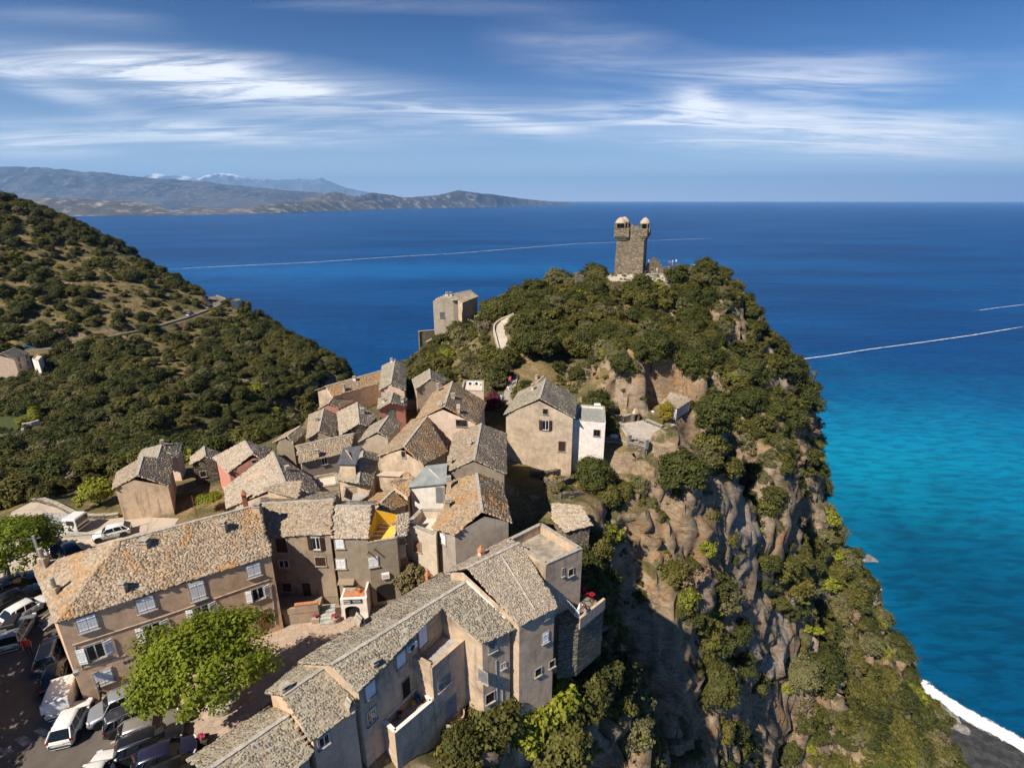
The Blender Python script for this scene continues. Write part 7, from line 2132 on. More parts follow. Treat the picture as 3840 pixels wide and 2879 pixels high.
def hd(a, b, zone='B'): d = bpos(*b, zone) - bpos(*a, zone); return Vector((d.x, d.y, 0)).normalized()
V2 = lambda x, y: Vector((x, y, 0)).normalized()
PKC = 'cars parked on the square'
car('car', 'white hatchback with dark rear window, lowest of the cars along the tan house', 'hatch', CP_WHITE, bpos(585, 1330), V2(-.28, .96), group=PKC)
car('van', 'small white panel van parked behind the white hatchback', 'van', CP_WHITE, bpos(535, 1115), V2(-.42, .90), group=PKC)
car('car', 'black hatchback in shade in front of the white van', 'hatch', CP_BLACK, bpos(462, 945), V2(-.50, .86), group=PKC)
car('car', 'blue grey estate car beside the corner of the tan house', 'estate', CP_BLUEG, bpos(415, 775), V2(-.50, .86), group=PKC)
car('car', 'silver estate car with luggage on the roof in the open asphalt', 'estate', CP_SILV, bpos(158, 605), V2(-.40, .92), group=PKC)
car('car', 'white hatchback with its side door open', 'hatch', CP_WHITE, bpos(232, 425), V2(.40, .92), open_doors=True, group=PKC)
car('car', 'black sedan with yellow plate under the plane tree shade', 'sedan', CP_BLACK, bpos(135, 345), V2(.52, .85), group=PKC)
car('car', 'dark grey car glinting between the two black cars', 'hatch', CP_DGREY, bpos(60, 245), V2(.55, .83), group=PKC)
car('car', 'dark car deepest in the shade of the left plane tree', 'hatch', CP_BLACK, bpos(150, 215), V2(.62, .78), group=PKC)
car('car', 'silver blue SUV with roof rails half under the plane tree', 'suv', CP_SILV, bpos(985, 1190), hd((1150, 1120), (800, 1285)), group=PKC)
car('car', 'dark grey estate nose in beside the silver SUV', 'estate', CP_DGREY, bpos(1110, 1275), hd((930, 1355), (1260, 1210)), group=PKC)
car('car', 'champagne hatchback third in the row by the plane tree', 'hatch', CP_BEIGE, bpos(1200, 1385), hd((975, 1490), (1400, 1335)), scale=1.05, group=PKC)
car('car', 'black hatchback next to the champagne car', 'estate', CP_BLACK, bpos(1205, 1500), hd((960, 1615), (1420, 1440)), group=PKC)
car('car', 'navy blue hatchback at the end of the row by the low wall', 'hatch', CP_NAVY, bpos(1330, 1615), hd((1080, 1740), (1540, 1560)), scale=1.05, group=PKC)
car('car', 'dark car cut by the bottom edge beside the navy one', 'hatch', CP_BLACK, bpos(1420, 1740), hd((1150, 1880), (1620, 1690)), group=PKC)
car('car', 'white car only its roof showing at the bottom edge', 'hatch', CP_WHITE, bpos(790, 1765), V2(-.2, .98), group=PKC)
car('car', 'dark blue car on the pale lot beside the low wall', 'hatch', CP_NAVY, bpos(420, 935, 'A'), V2(-.8, .6), group='cars on the pale lot')
car('car', 'dark hatchback on the pale lot close to the tan roof', 'hatch', CP_DGREY, bpos(530, 955, 'A'), V2(-.8, .6), group='cars on the pale lot')
car('car', 'white car on the pale lot behind the tan roof', 'hatch', CP_WHITE, bpos(850, 825, 'A'), V2(-.85, -.5), group='cars on the pale lot')
for lab, zx, zy, p, hdg in (('small silver car driving on the corniche road', 1128, 1075, CP_SILV, V2(.1, 1)), ('dark car near the end of the corniche road', 1243, 1037, CP_DGREY, V2(-.1, 1))):
    q = at_z('I', zx, zy, 117.1); d_, rz_ = pdist(np.array([q.x]), np.array([q.y]), ROAD)
    car('car', lab, 'hatch', p, Vector((q.x, q.y, float(rz_[0]) + .13)), hdg, scale=1.3, group='cars on the corniche road')
q = at_z('M', 385, 172, 113.6); car('car', 'bright blue car on the road behind the pale house', 'hatch', CP_BLUE, Vector((q.x, q.y, 113.7)), V2(.7, .5), scale=1.3, group='cars on the corniche road')
# stake bed truck
def truck(pos, heading):
    root = empty('flatbed_truck', pos, math.atan2(heading.y, heading.x), 'white cab truck with open stake bed on the pale lot', 'truck'); root.scale = (1.05,) * 3
    b = MB(); b.box((1.9, 0, 1.15), (.75, .88, .80), bev=.10); o = b.build('cab', CP_WHITE, root, smooth=False)
    b = MB(); b.box((2.66, 0, 1.45), (.012, .76, .33)); 
    for s in (-1, 1): b.box((2.05, s * .885, 1.45), (.42, .012, .28))
    b.build('window_glass', CGLASS, root)
    b = MB(); b.box((2.67, 0, .75), (.02, .8, .10)); b.build('grille', TRIM, root)
    for s in (-1, 1): b = MB(); b.box((2.67, s * .62, .92), (.02, .13, .09)); b.build('headlight', HEADL, root)
    b = MB(); b.box((-.75, 0, .72), (1.85, .92, .05)); b.box((-.4, 0, .55), (2.2, .35, .12)); b.build('bed', RIM, root)
    for s in (-1, 1):
        b = MB()
        for k in range(4): b.box((-.75, s * .92, .88 + k * .2), (1.85, .015, .05))
        for k in range(5): b.box((-2.5 + k * .88, s * .90, 1.15), (.03, .02, .42))
        b.build('stake_side', STEEL, root)
    b = MB()
    for k in range(4): b.box((-2.6, 0, .88 + k * .2), (.015, .92, .05)); b.box((1.08, 0, .88 + k * .25), (.015, .92, .03))
    b.build('tailboard', STEEL, root)
    for x in (1.85, -1.5):
        for s in (-1, 1):
            wh = empty('wheel'); wh.parent = root; wh.location = (x, s * .78, .36); wh.rotation_euler = (-s * math.pi / 2, 0, 0)
            inst('tyre', _KIT[('tyre', .37)], wh); inst('rim', _KIT[('rim', .37)], wh)
truck(bpos(470, 775, 'A'), hd((380, 770), (600, 775), 'A'))
# luggage on the estate roof
o = MB().box((0, 0, .18), (.8, .5, .18), bev=.08).build('roof_luggage', TRIM); q = bpos(158, 605); o.location = q + Vector((-.1, -.15, 1.66)); o.rotation_euler = (0, 0, 1.98); tag(o, 'dark roof box tied on the silver estate car', 'luggage')
# ------------------------------------------------------------------ people
SKIN = m_plain('skin', (0.45, 0.27, 0.19), 0.6, var=0.05); HAIR_D = m_plain('hair_dark', (0.035, 0.022, 0.015), 0.7); HAIR_W = m_plain('hair_white', (0.62, 0.60, 0.56), 0.7); SHOE = m_plain('shoes', (0.04, 0.035, 0.03), 0.7)
_CL = {}
def cloth(col):
    if col not in _CL: _CL[col] = m_plain('cloth_%d' % len(_CL), col, 0.9, var=0.1, scale=12)
    return _CL[col]
def person_mesh(pose):
    """one skinned body; joints in metres, facing -y"""
    J = {'pel': (0, 0, .95), 'sp': (0, .01, 1.15), 'ch': (0, .01, 1.36), 'nk': (0, 0, 1.50), 'hd0': (0, -.015, 1.58), 'hd1': (0, -.02, 1.67), 'hd2': (0, -.01, 1.74),
         'shl': (.17, 0, 1.43), 'shr': (-.17, 0, 1.43), 'ell': (.23, .03, 1.15), 'elr': (-.23, .03, 1.15), 'wrl': (.24, -.05, .92), 'wrr': (-.24, -.05, .92), 'hal': (.235, -.08, .83), 'har': (-.235, -.08, .83),
         'hil': (.09, 0, .90), 'hir': (-.09, 0, .90), 'knl': (.10, -.02, .50), 'knr': (-.10, -.02, .50), 'anl': (.10, .03, .09), 'anr': (-.10, .03, .09), 'tol': (.11, -.15, .04), 'tor': (-.11, -.15, .04)}
    if pose == 'walk':
        J.update(knl=(.10, -.20, .53), anl=(.10, -.24, .10), tol=(.10, -.40, .06), knr=(-.10, .06, .50), anr=(-.10, .28, .14), tor=(-.10, .14, .05), ell=(.23, .12, 1.16), wrl=(.23, .12, .93), hal=(.23, .10, .84), elr=(-.23, -.06, 1.16), wrr=(-.22, -.22, .98), har=(-.21, -.28, .91))
    if pose == 'photo':
        J.update(ell=(.27, -.10, 1.25), wrl=(.12, -.28, 1.48), hal=(.08, -.30, 1.55), elr=(-.27, -.10, 1.25), wrr=(-.12, -.28, 1.48), har=(-.08, -.30, 1.55))
    if pose == 'bend':
        J.update(sp=(0, -.06, 1.13), ch=(0, -.22, 1.28), nk=(0, -.32, 1.36), hd0=(0, -.37, 1.42), hd1=(0, -.43, 1.49), hd2=(0, -.46, 1.54), shl=(.17, -.24, 1.32), shr=(-.17, -.24, 1.32), ell=(.22, -.34, 1.08), elr=(-.22, -.34, 1.08), wrl=(.18, -.55, .98), wrr=(-.18, -.55, .98), hal=(.16, -.62, .95), har=(-.16, -.62, .95))
    R = {'pel': (.145, .10), 'sp': (.13, .09), 'ch': (.16, .105), 'nk': (.055, .055), 'hd0': (.075, .085), 'hd1': (.085, .10), 'hd2': (.06, .07), 'sh': (.065, .06), 'el': (.042, .042), 'wr': (.028, .028), 'ha': (.035, .018), 'hi': (.09, .09), 'kn': (.058, .058), 'an': (.04, .04), 'to': (.04, .03)}
    names = list(J); ix = {n: i for i, n in enumerate(names)}
    E = [('pel', 'sp'), ('sp', 'ch'), ('ch', 'nk'), ('nk', 'hd0'), ('hd0', 'hd1'), ('hd1', 'hd2')]
    for s in 'lr': E += [('ch', 'sh' + s), ('sh' + s, 'el' + s), ('el' + s, 'wr' + s), ('wr' + s, 'ha' + s), ('pel', 'hi' + s), ('hi' + s, 'kn' + s), ('kn' + s, 'an' + s), ('an' + s, 'to' + s)]
    V = [J[n] for n in names]; EE = [(ix[a], ix[b]) for a, b in E]; RR = [R.get(n, R.get(n[:-1])) for n in names]
    # five fingers rooted in each palm
    for s, sg in (('l', 1), ('r', -1)):
        h = Vector(J['ha' + s]); d = (h - Vector(J['wr' + s])).normalized(); side = Vector((0, -1, 0)).cross(d)
        side = Vector((0, 1, 0)) if side.length < .3 else side.normalized()
        fl = Vector((0, 1, 0)) - d * d.y; fl = fl.normalized() if fl.length > .2 else Vector((1, 0, 0))
        for k, (o_, ln) in enumerate(((-.028, .055), (-.010, .07), (.010, .075), (.028, .065))):
            i0 = len(V); V += [tuple(h + fl * o_ + d * .02), tuple(h + fl * o_ * 1.1 + d * (.02 + ln * .6)), tuple(h + fl * o_ * 1.1 + d * (.02 + ln) + Vector((-sg * .015, 0, 0)))]
            RR += [(.009, .009), (.0085, .0085), (.007, .007)]; EE += [(ix['ha' + s], i0), (i0, i0 + 1), (i0 + 1, i0 + 2)]
        i0 = len(V); V += [tuple(h - fl * .035 - d * .02), tuple(h - fl * .055 + d * .025)]; RR += [(.010, .010), (.008, .008)]; EE += [(ix['ha' + s], i0), (i0, i0 + 1)]
    me = bpy.data.meshes.new('person_skeleton'); me.from_pydata(V, EE, [])
    o = link(bpy.data.objects.new('person_skeleton', me))
    md = o.modifiers.new('skin', 'SKIN'); md.use_smooth_shade = True
    sv = me.skin_vertices[0].data
    for i, r in enumerate(RR): sv[i].radius = r; sv[i].use_root = (i == 0)
    o.modifiers.new('sub', 'SUBSURF').levels = 1
    dg = bpy.context.evaluated_depsgraph_get()
    m2 = bpy.data.meshes.new_from_object(o.evaluated_get(dg)); bpy.data.objects.remove(o)
    for m in range(5): m2.materials.append(SKIN)
    hz = J['hd1'][2]; hy = J['hd1'][1]
    fm = []
    for p in m2.polygons:
        c = p.center; k = 0
        if c.z > J['nk'][2] + .02 and (c - Vector(J['hd1'])).length < .22:
            k = 3 if (c.z > hz + .035 or c.y > hy + .03) else 0
        elif c.z > .93 and abs(c.x) < .30 and c.z < J['nk'][2] - .01: k = 1 if not (abs(c.x) > .20 and c.z < 1.22) else 0
        elif c.z > .98 and pose in ('bend', 'photo') : k = 1 if (c - Vector(J['ch'])).length < .34 else 0
        if k == 0 and c.z <= .96 and abs(c.x) < .2 and c.z > .12: k = 2
        if c.z <= .12: k = 4
        fm.append(k)
    m2.polygons.foreach_set('material_index', np.array(fm, np.int32)); m2.update()
    # face: nose, eyes, mouth, ears as small relief
    return m2, J
_PM = {}
def face_mesh():
    b = MB(); b.mi = 0
    b.box((0, -.105, 1.655), (.012, .018, .022), taper=.5)
    for s in (-1, 1): b.box((s * .088, .0, 1.66), (.010, .02, .03))
    b.mi = 1
    for s in (-1, 1): b.box((s * .032, -.096, 1.675), (.012, .006, .006))
    b.box((0, -.094, 1.615), (.022, .006, .005))
    o = b.build('face', None, None, mats=[SKIN, HAIR_D]); me = o.data; bpy.data.objects.remove(o); return me
FACE = face_mesh()
def person(label, pos, rz, pose, shirt, trousers, hair=HAIR_D, s=1.0, group='visitors'):
    if pose not in _PM: _PM[pose] = person_mesh(pose)
    me, J = _PM[pose]
    o = link(bpy.data.objects.new('person', me)); o.location = pos; o.rotation_euler = (0, 0, rz); o.scale = (s, s, s)
    for i, m in enumerate((SKIN, cloth(shirt), cloth(trousers), hair, SHOE)):
        o.material_slots[i].link = 'OBJECT'; o.material_slots[i].material = m
    f = inst('face', FACE, o); f.location = (0, J['hd1'][1] + .02, J['hd1'][2] - 1.67)
    return tag(o, label, 'person', group)
def tpos(x, y): 
    p = at_z('N', x, y, 151.46); return p
S = 1.12
person('person in black top and pale shorts on the tower platform', tpos(928, 890), .4, 'stand', (.02, .02, .022), (.5, .45, .38), s=S)
person('person in white top with backpack on the tower platform', tpos(988, 885), .2, 'walk', (.6, .58, .55), (.35, .3, .26), s=S)
person('person in dark clothes leaning by the platform wall', tpos(845, 935), 2.6, 'stand', (.03, .03, .04), (.3, .25, .25), s=S)
person('person in blue shirt and dark trousers facing the sea', tpos(1033, 790), 3.1, 'photo', (.05, .11, .22), (.02, .02, .025), s=S)
person('person in light blue top beside the tower corner', tpos(893, 775), 3.0, 'stand', (.30, .45, .62), (.2, .2, .25), s=S)
person('person in pink top in the group by the ruined wall', tpos(1137, 790), 2.8, 'stand', (.62, .08, .16), (.1, .1, .13), s=S)
person('person in pale blue top in the group by the ruined wall', tpos(1172, 782), 3.3, 'stand', (.35, .55, .70), (.3, .28, .3), s=S)
person('person in white top at the right of the group by the ruin', tpos(1215, 775), 3.0, 'walk', (.6, .6, .58), (.12, .12, .15), s=S)
person('person in bright blue shirt seen over the bushes', tpos(1395, 830), 3.0, 'stand', (.06, .16, .5), (.2, .18, .2), s=S)
person('person in white shirt beside the blue shirted one', tpos(1425, 838), 2.9, 'stand', (.6, .6, .62), (.1, .1, .12), s=S)
def step_pos(f):
    st = bpy.data.objects['public_steps']; a = Vector(st.location); d = STEPS[1] - STEPS[0]
    return a + d * f + Vector((0, 0, .08))
person('person in pink top climbing the public steps', step_pos(.55) + Vector((-.1, 0, 0)), math.pi, 'walk', (.68, .06, .16), (.06, .06, .07), s=1.15, group='people on the steps')
person('person in white clothes lower on the public steps', step_pos(.22), math.pi, 'walk', (.65, .65, .66), (.55, .55, .56), s=1.15, group='people on the steps')
person('person in pale blue shirt at the foot of the public steps', step_pos(-.02) + Vector((-.9, -.5, -.1)), 2.9, 'photo', (.35, .42, .55), (.12, .14, .2), s=1.15, group='people on the steps')
person('man in dark clothes walking along the tan house wall', at_z('B', 828, 1130, Zs + .13), 2.2, 'walk', (.03, .035, .05), (.02, .02, .022), s=1.15, group='people on the square')
person('person in red shirt in the shade beside the blue grey estate', at_z('B', 245, 760, Zs + .01), .6, 'stand', (.42, .03, .03), (.05, .05, .06), s=1.15, group='people on the square')
# ------------------------------------------------------------------ small things on the square
def text_part(name, body, size, parent, mat, M, depth=0.006):
    cu = bpy.data.curves.new(name, 'FONT'); cu.body = body; cu.size = size; cu.extrude = depth; cu.align_x = 'CENTER'; cu.align_y = 'CENTER'; cu.space_character = 1.05
    cu.materials.append(mat); t = link(bpy.data.objects.new(name + '_curve', cu)); me = bpy.data.meshes.new_from_object(t.evaluated_get(bpy.context.evaluated_depsgraph_get())); bpy.data.objects.remove(t)
    o = bpy.data.objects.new(name, me); o.parent = parent; o.matrix_basis = M; return link(o)
Hb = HS['brown']
# white pizza front with terracotta terrace
fl = at_z('O', 1075, 1425, Zs); fr = at_z('O', 1590, 1400, Zs)
wy = 41.55
ux = (fr - fl).normalized()
hgt = at_y('O', 1000, 1035, fl.y).z - Zs
L = (fr - fl).length
off = fl + Vector((0, 0, 0))
root = empty('pizza_front', off, math.atan2(ux.y, ux.x), 'white rendered pizza front with arched dark doorway and sign', 'shop')
dpt = wy - fl.y
b = MB()
dw0, dw1, dh = L * .13, L * .70, 1.45
# front wall with an arched opening
prof = [(0, 0), (dw0, 0), (dw0, dh - .35)]
for k in range(7):
    a = math.pi * (1 - k / 6); prof.append(((dw0 + dw1) / 2 + (dw1 - dw0) / 2 * math.cos(a), dh - .35 + .35 * math.sin(a)))
prof += [(dw1, 0), (L, 0), (L, hgt), (0, hgt)]
n = len(prof)
vs = [(x, 0, z) for x, z in prof] + [(x, .25, z) for x, z in prof]
b.add(vs, [tuple(range(n)), tuple(range(2 * n - 1, n - 1, -1))] + [(i, n + i, n + (i + 1) % n, (i + 1) % n) for i in range(n)])
b.box((.09, dpt / 2 + .12, hgt / 2), (.09, dpt / 2 - .13, hgt / 2)); b.box((L - .09, dpt / 2 + .12, hgt / 2 + .3), (.09, dpt / 2 - .13, hgt / 2 + .3))
b.build('wall', PL_WHITE, root)
MB().box((L / 2, dpt / 2 + .12, hgt - .05), (L / 2 - .2, dpt / 2 - .14, .06)).build('terracotta_terrace', TERRAC, root)
MB().box(((dw0 + dw1) / 2, .32, dh / 2), ((dw1 - dw0) / 2 + .2, .03, dh / 2 + .1)).build('door', DARKIN, root)  # near-black box painted as the unlit inside of the doorway, no door leaf
b = MB(); b.box(((dw0 + dw1) / 2, .27, .35), (.45, .02, .30)); b.build('menu_board', IRON, root)
sg = empty('sign'); sg.parent = root; sg.location = (L * .48, -.03, hgt - .30)
MB().box((0, 0, 0), (L * .35, .02, .22)).build('sign_board', m_plain('sign_black', (0.012, 0.016, 0.014), .5), sg)
WHITEP = m_plain('sign_white', (0.78, 0.78, 0.76), .6, var=.02)
RX = Matrix.Rotation(math.pi / 2, 4, 'X')
text_part('lettering', 'PIZZA', .26, sg, WHITEP, Matrix.Translation((L * .15, -.025, .05)) @ RX)
b = MB()
for k in range(9): b.box((L * .02 + k * .09, -.024, -.13), (.03, .004, .016))
b.build('small_lettering', WHITEP, sg)
b = MB(); pts = [(-L * .21 + .30 * math.cos(t), -.026, .0 + .15 * math.sin(t)) for t in np.linspace(.4, 6.0, 22)]; b.tube(pts, .018, 4)
b.tube([(-L * .21 - .15, -.026, -.03), (-L * .21 - .08, -.026, .07), (-L * .21 - .04, -.026, -.04), (-L * .21 + .02, -.026, .05), (-L * .21 + .08, -.026, -.03), (-L * .21 + .16, -.026, .05)], .014, 4)
b.build('logo', WHITEP, sg)
MB().box((L * .3, dpt - .3, hgt + .08), (.5, .25, .08)).build('door_step', STONE, root)
# slab canopy over the door above
h = ray_hit('O', 1160, 640, Hb.walls)
r = empty('door_canopy'); r.parent = Hb.root; r.matrix_basis = Matrix.Translation(-Hb.off) @ wall_matrix(h[1], h[2], 0)
o = MB().box((0, -.28, .05), (.75, .32, .04), Matrix.Rotation(.45, 4, 'X')).build('canopy_slab', LZ_BROWN, r)
# beams sticking out of the wall, plaque
for (x, y) in ((1585, 90), (1700, 35)):
    h = ray_hit('O', x, y, HS['yellow'].walls)
    if h:
        o = MB().tube([(0, 0, 0), (-.1, -.55, .05)], .06, 6).build('beam_end', WOOD, HS['yellow'].root); o.matrix_basis = Matrix.Translation(-HS['yellow'].off) @ wall_matrix(h[1], h[2], 0)
h = ray_hit('O', 1925, 555, HS['yellow'].walls)
if h:
    r = empty('wall_plaque'); r.parent = HS['yellow'].root; r.matrix_basis = Matrix.Translation(-HS['yellow'].off) @ wall_matrix(h[1], h[2], 0)
    MB().box((0, -.12, 0), (.36, .12, .3), bev=.02).build('plaque_box', PLAST_W, r)
    b = MB()
    for k in range(5): b.box((-.2 + k * .1, -.245, .02 * (k % 2)), (.02, .006, .12 - .03 * (k % 3)))
    b.build('plaque_pattern', TERRAC, r)
h = ray_hit('O', 1930, 850, HS['yellow'].walls)
if h:
    r = empty('archway'); r.parent = HS['yellow'].root; r.matrix_basis = Matrix.Translation(-HS['yellow'].off) @ wall_matrix(h[1], h[2], 0.01)
    pf = [(-.85, -1.2), (.85, -1.2), (.85, .35)] + [(.85 * math.cos(a), .35 + .35 * math.sin(a)) for a in np.linspace(.3, 2.84, 7)] + [(-.85, .35)]
    mesh_obj('arch_dark_sheet', [(x, -.01, z) for x, z in pf], [tuple(range(len(pf)))], DARKIN, r)  # flat dark sheet on the wall, shade of the archway put into its colour
# landing with parapet in front of the weathered house
la = at_z('C', 262, 600, Zs); lb = at_z('C', 600, 560, Zs)
root = empty('stair_landing', la, math.atan2((lb - la).y, (lb - la).x), 'raised landing with stained wall and brick coping by the weathered house', 'landing')
LL = (lb - la).length; dd = 41.55 - min(la.y, lb.y)
b = MB(); b.box((LL / 2, dd / 2, .6), (LL / 2, dd / 2 - .05, .62)); b.build('landing_body', PL_DARK, root)
b = MB(); b.box((LL * .25, .12, 1.5), (LL * .25, .12, .3)); b.box((LL * .75, .12, 1.65), (LL * .25, .12, .45)); b.build('parapet', PL_DARK, root)
b = MB(); b.box((LL * .75, .12, 2.13), (LL * .26, .17, .05)); b.build('brick_coping', TERRAC, root)
MB().box((LL * .12, -.01, .65), (.42, .02, .65)).build('low_door', SHUT_B, root)
# steps and flower pots
sa = at_z('C', 600, 590, Zs); sb = at_z('C', 700, 580, Zs)
su = (sb - sa).normalized(); root = empty('stone_steps', sa, math.atan2(su.y, su.x), 'flight of worn slab steps beside the white pizza front', 'steps')
SLABM_ = m_plain('worn_slab', (0.38, 0.37, 0.33), .9, var=.3, scale=2)
for k in range(5):
    o = MB().box((.62, .2 + k * .3, .10 + k * .2), (.64, .2, .11), bev=.02).build('step', SLABM_, root); o.rotation_euler = (0, 0, random.uniform(-.03, .03))
railing('step_railing', 'green iron railing above the stone steps', [sa + su * .1 + Vector((-.1, 1.5, 1.05)), sa + su * 1.35 + Vector((-.1, 1.5, 1.05))], .8, IRON)
PETAL = m_leaf('petal_pink', (.45, .02, .08), (.65, .08, .18), .3); 
flower = crown_mesh('flowers', PETAL, rx=.22, ry=.2, rz=.14, nclump=14, nleaf=14, leaf=.09, seed=301, cz=.1); leafs = crown_mesh('leaves', LF_MID, rx=.25, ry=.22, rz=.16, nclump=16, nleaf=14, leaf=.1, seed=302, cz=.02)
def pot(label, pos, kind='round', s=1.0, fl=True, mat=None):
    r = empty('flower_pot', pos, 0.2, label, 'flower pot', 'pots on the square'); r.scale = (s,) * 3
    b = MB()
    if kind == 'round': b.lathe([(.2, 0), (.28, .38), (.31, .40), (.31, .46), (.26, .46), (.24, .40), (.02, .40)], 14)
    else: b.box((0, 0, .22), (.26, .26, .22), taper=1.15)
    b.build('pot', mat or m_plain('pot_stone', (.42, .34, .25), .9), r)
    inst('leaves', leafs, r).location = (0, 0, .5)
    if fl: inst('flowers', flower, r).location = (0, 0, .58)
pot('square stone planter with pink flowers left of the slab steps', at_z('O', 560, 1470, Zs + .01), 'square', 1.15)
pot('round stone pot with pink flowers right of the slab steps', at_z('O', 935, 1480, Zs + .01), 'round', 1.15)
pz = Zs + hgt + .03
q = fl + ux * (L * .66) + Vector((0, dpt * .55, 0)); q.z = pz
pot('leafy plant in a pot on the terracotta terrace', q, 'round', 1.0, False, TERRAC)
q = fl + ux * (L * .88) + Vector((0, dpt * .35, 0)); q.z = pz
pot('small red potted plant at the terrace edge', q, 'round', .7, True, TERRAC)
# oleander beside the cream house
OLE = crown_mesh('crown', LF_OLIVE, rx=1.9, ry=1.3, rz=1.7, nclump=170, nleaf=44, leaf=.24, seed=310, cz=1.9, csize=.3); OLF = crown_mesh('blossom', PETAL, rx=1.9, ry=1.3, rz=1.6, nclump=40, nleaf=4, leaf=.12, seed=311, cz=2.0, shell=.8)
q = at_z('E', 1400, 1600, Zs); r = tree('oleander', 'tall oleander with pink blossom between the cream house and row roof', q, OLE, trunk_mesh(1.6, .08, 5, BARK, 1.0), 1.0); inst('blossom', OLF, r)
# utility pole and lamp
q = at_z('A', 320, 1080, Zs)
q = at_y('A', 310, 1000, 40.2); q.z = Zs
r = empty('utility_pole', q, .3, 'tapered concrete utility pole behind the hipped roof end', 'pole')
tp = at_y('A', 262, 820, q.y).z - Zs
b = MB(); b.box((0, 0, tp / 2), (.16, .12, tp / 2), taper=.6); b.build('pole_shaft', m_plain('pole_concrete', (.30, .29, .27), .9), r)
b = MB(); b.box((0, 0, tp - .3), (.5, .03, .03)); 
for s in (-1, 0, 1): b.lathe([(.03, 0), (.05, .05), (.03, .12)], 6, (s * .4, 0, tp - .27))
b.build('cross_arm', STEEL, r)
top = q + Vector((0, 0, tp - .2))
def cable(label, a, c, sag):
    b = MB(); pts = [a.lerp(c, t) - Vector((0, 0, sag * 4 * t * (1 - t))) for t in np.linspace(0, 1, 14)]
    b.tube([p - a for p in pts], .022, 4); o = b.build('cable', TRIM); o.location = a; tag(o, label, 'cable')
cable('sagging overhead cable from the utility pole across the pale lot', top, at_y('A', 1340, 640, 62), 1.0)
cable('overhead cable leaving the utility pole towards the left', top, top + Vector((-30, -2, 1)), .8)
# lettering on the tan house
H = HS['long']; h = ray_hit('B', 1040, 800, H.walls)
if h: text_part('lettering', 'REST', .42, H.root, m_plain('sign_letters', (.05, .04, .035), .7), Matrix.Translation(-H.off) @ wall_matrix(h[1], h[2], .02) @ RX, .01)
h = ray_hit('B', 615, 870, H.walls)
if h:
    r = empty('wall_lantern'); r.parent = H.root; r.matrix_basis = Matrix.Translation(-H.off) @ wall_matrix(h[1], h[2], 0)
    b = MB(); b.tube([(0, 0, .3), (0, -.3, .42), (0, -.45, .3)], .02, 5); b.box((0, -.45, .05), (.12, .12, .18), taper=1.4); b.build('lantern', ZINC, r)
# bench and boxes near the plane tree
q = at_z('B', 1490, 1240, Zs); r = empty('slatted_bench', q, 2.3, 'dark slatted bench under the plane tree', 'bench')
for k in range(4): MB().box((0, -.2 + k * .13, .45), (.8, .05, .02)).build('slat', WOOD, r)
for k in range(3): MB().box((0, .28, .6 + k * .14), (.8, .015, .05)).build('back_slat', WOOD, r)
for s in (-1, 1): MB().box((s * .65, 0, .22), (.03, .26, .22)).build('leg', IRON, r)
q = at_z('B', 1625, 1460, Zs); pot('dark planter with red and yellow flowers by the low roof', q, 'square', 1.2, True, m_plain('pot_dark', (.06, .05, .04), .8))
# entrance steps with white kerbs left of the tan house
q = at_z('B', 375, 520, Zs); r = empty('kerbed_steps', q, -.7, 'short steps with white kerbs at the left end of the tan house', 'steps')
for k in range(4): MB().box((0, k * .32, .08 + k * .14), (.8, .18, .08)).build('step', STONE, r)
for s in (-1, 1): MB().box((s * .9, .5, .3), (.07, .75, .12), Matrix.Rotation(.35, 4, 'X')).build('kerb', PAINT, r)
# air conditioners, solar heater, table, line of washing
def ac_unit(label, pos, rz):
    r = empty('air_conditioner', pos, rz, label, 'air conditioner', 'air conditioners'); MB().box((0, 0, .32), (.42, .16, .30), bev=.03).build('casing', PLAST_W, r)
    b = MB(); b.lathe([(.24, 0), (.24, .02), (.05, .03)], 14, M=Matrix.Translation((-.1, -.165, .32)) @ Matrix.Rotation(math.pi / 2, 4, 'X')); b.build('fan_grille', TRIM, r)
    b = MB(); [b.box((s * .3, 0, .0), (.03, .15, .03)) for s in (-1, 1)]; b.build('feet', TRIM, r)
zt = HS['n17'].roofs[0][0].z
for lab, x in (('left air conditioner on the pale flat roof', 1472), ('right air conditioner on the pale flat roof', 1524)): ac_unit(lab, at_z('F', x, 318, zt), 0)
zt = HS['redt'].roofs[0][0].z
for lab, x in (('left air conditioner on the red terrace by the pink gable', 1208), ('right air conditioner on the red terrace by the pink gable', 1258)): ac_unit(lab, at_z('F', x, 702, zt), 0)
h = ray_hit('C', 1275, 735, HS['row3'].walls)
if h: ac_unit('air conditioner hung on the row house wall over the terrace', h[1] + h[2] * .2 - Vector((0, 0, .3)), math.atan2(h[2].y, h[2].x) + math.pi / 2)
zt = HS['annex'].roofs[0][0].z; o = MB().box((0, 0, .3), (.5, .3, .3), bev=.05).build('roof_tank', PLAST_W); o.location = at_z('G', 1193, 722, zt); tag(o, 'white tank on the roof of the white annex', 'tank')
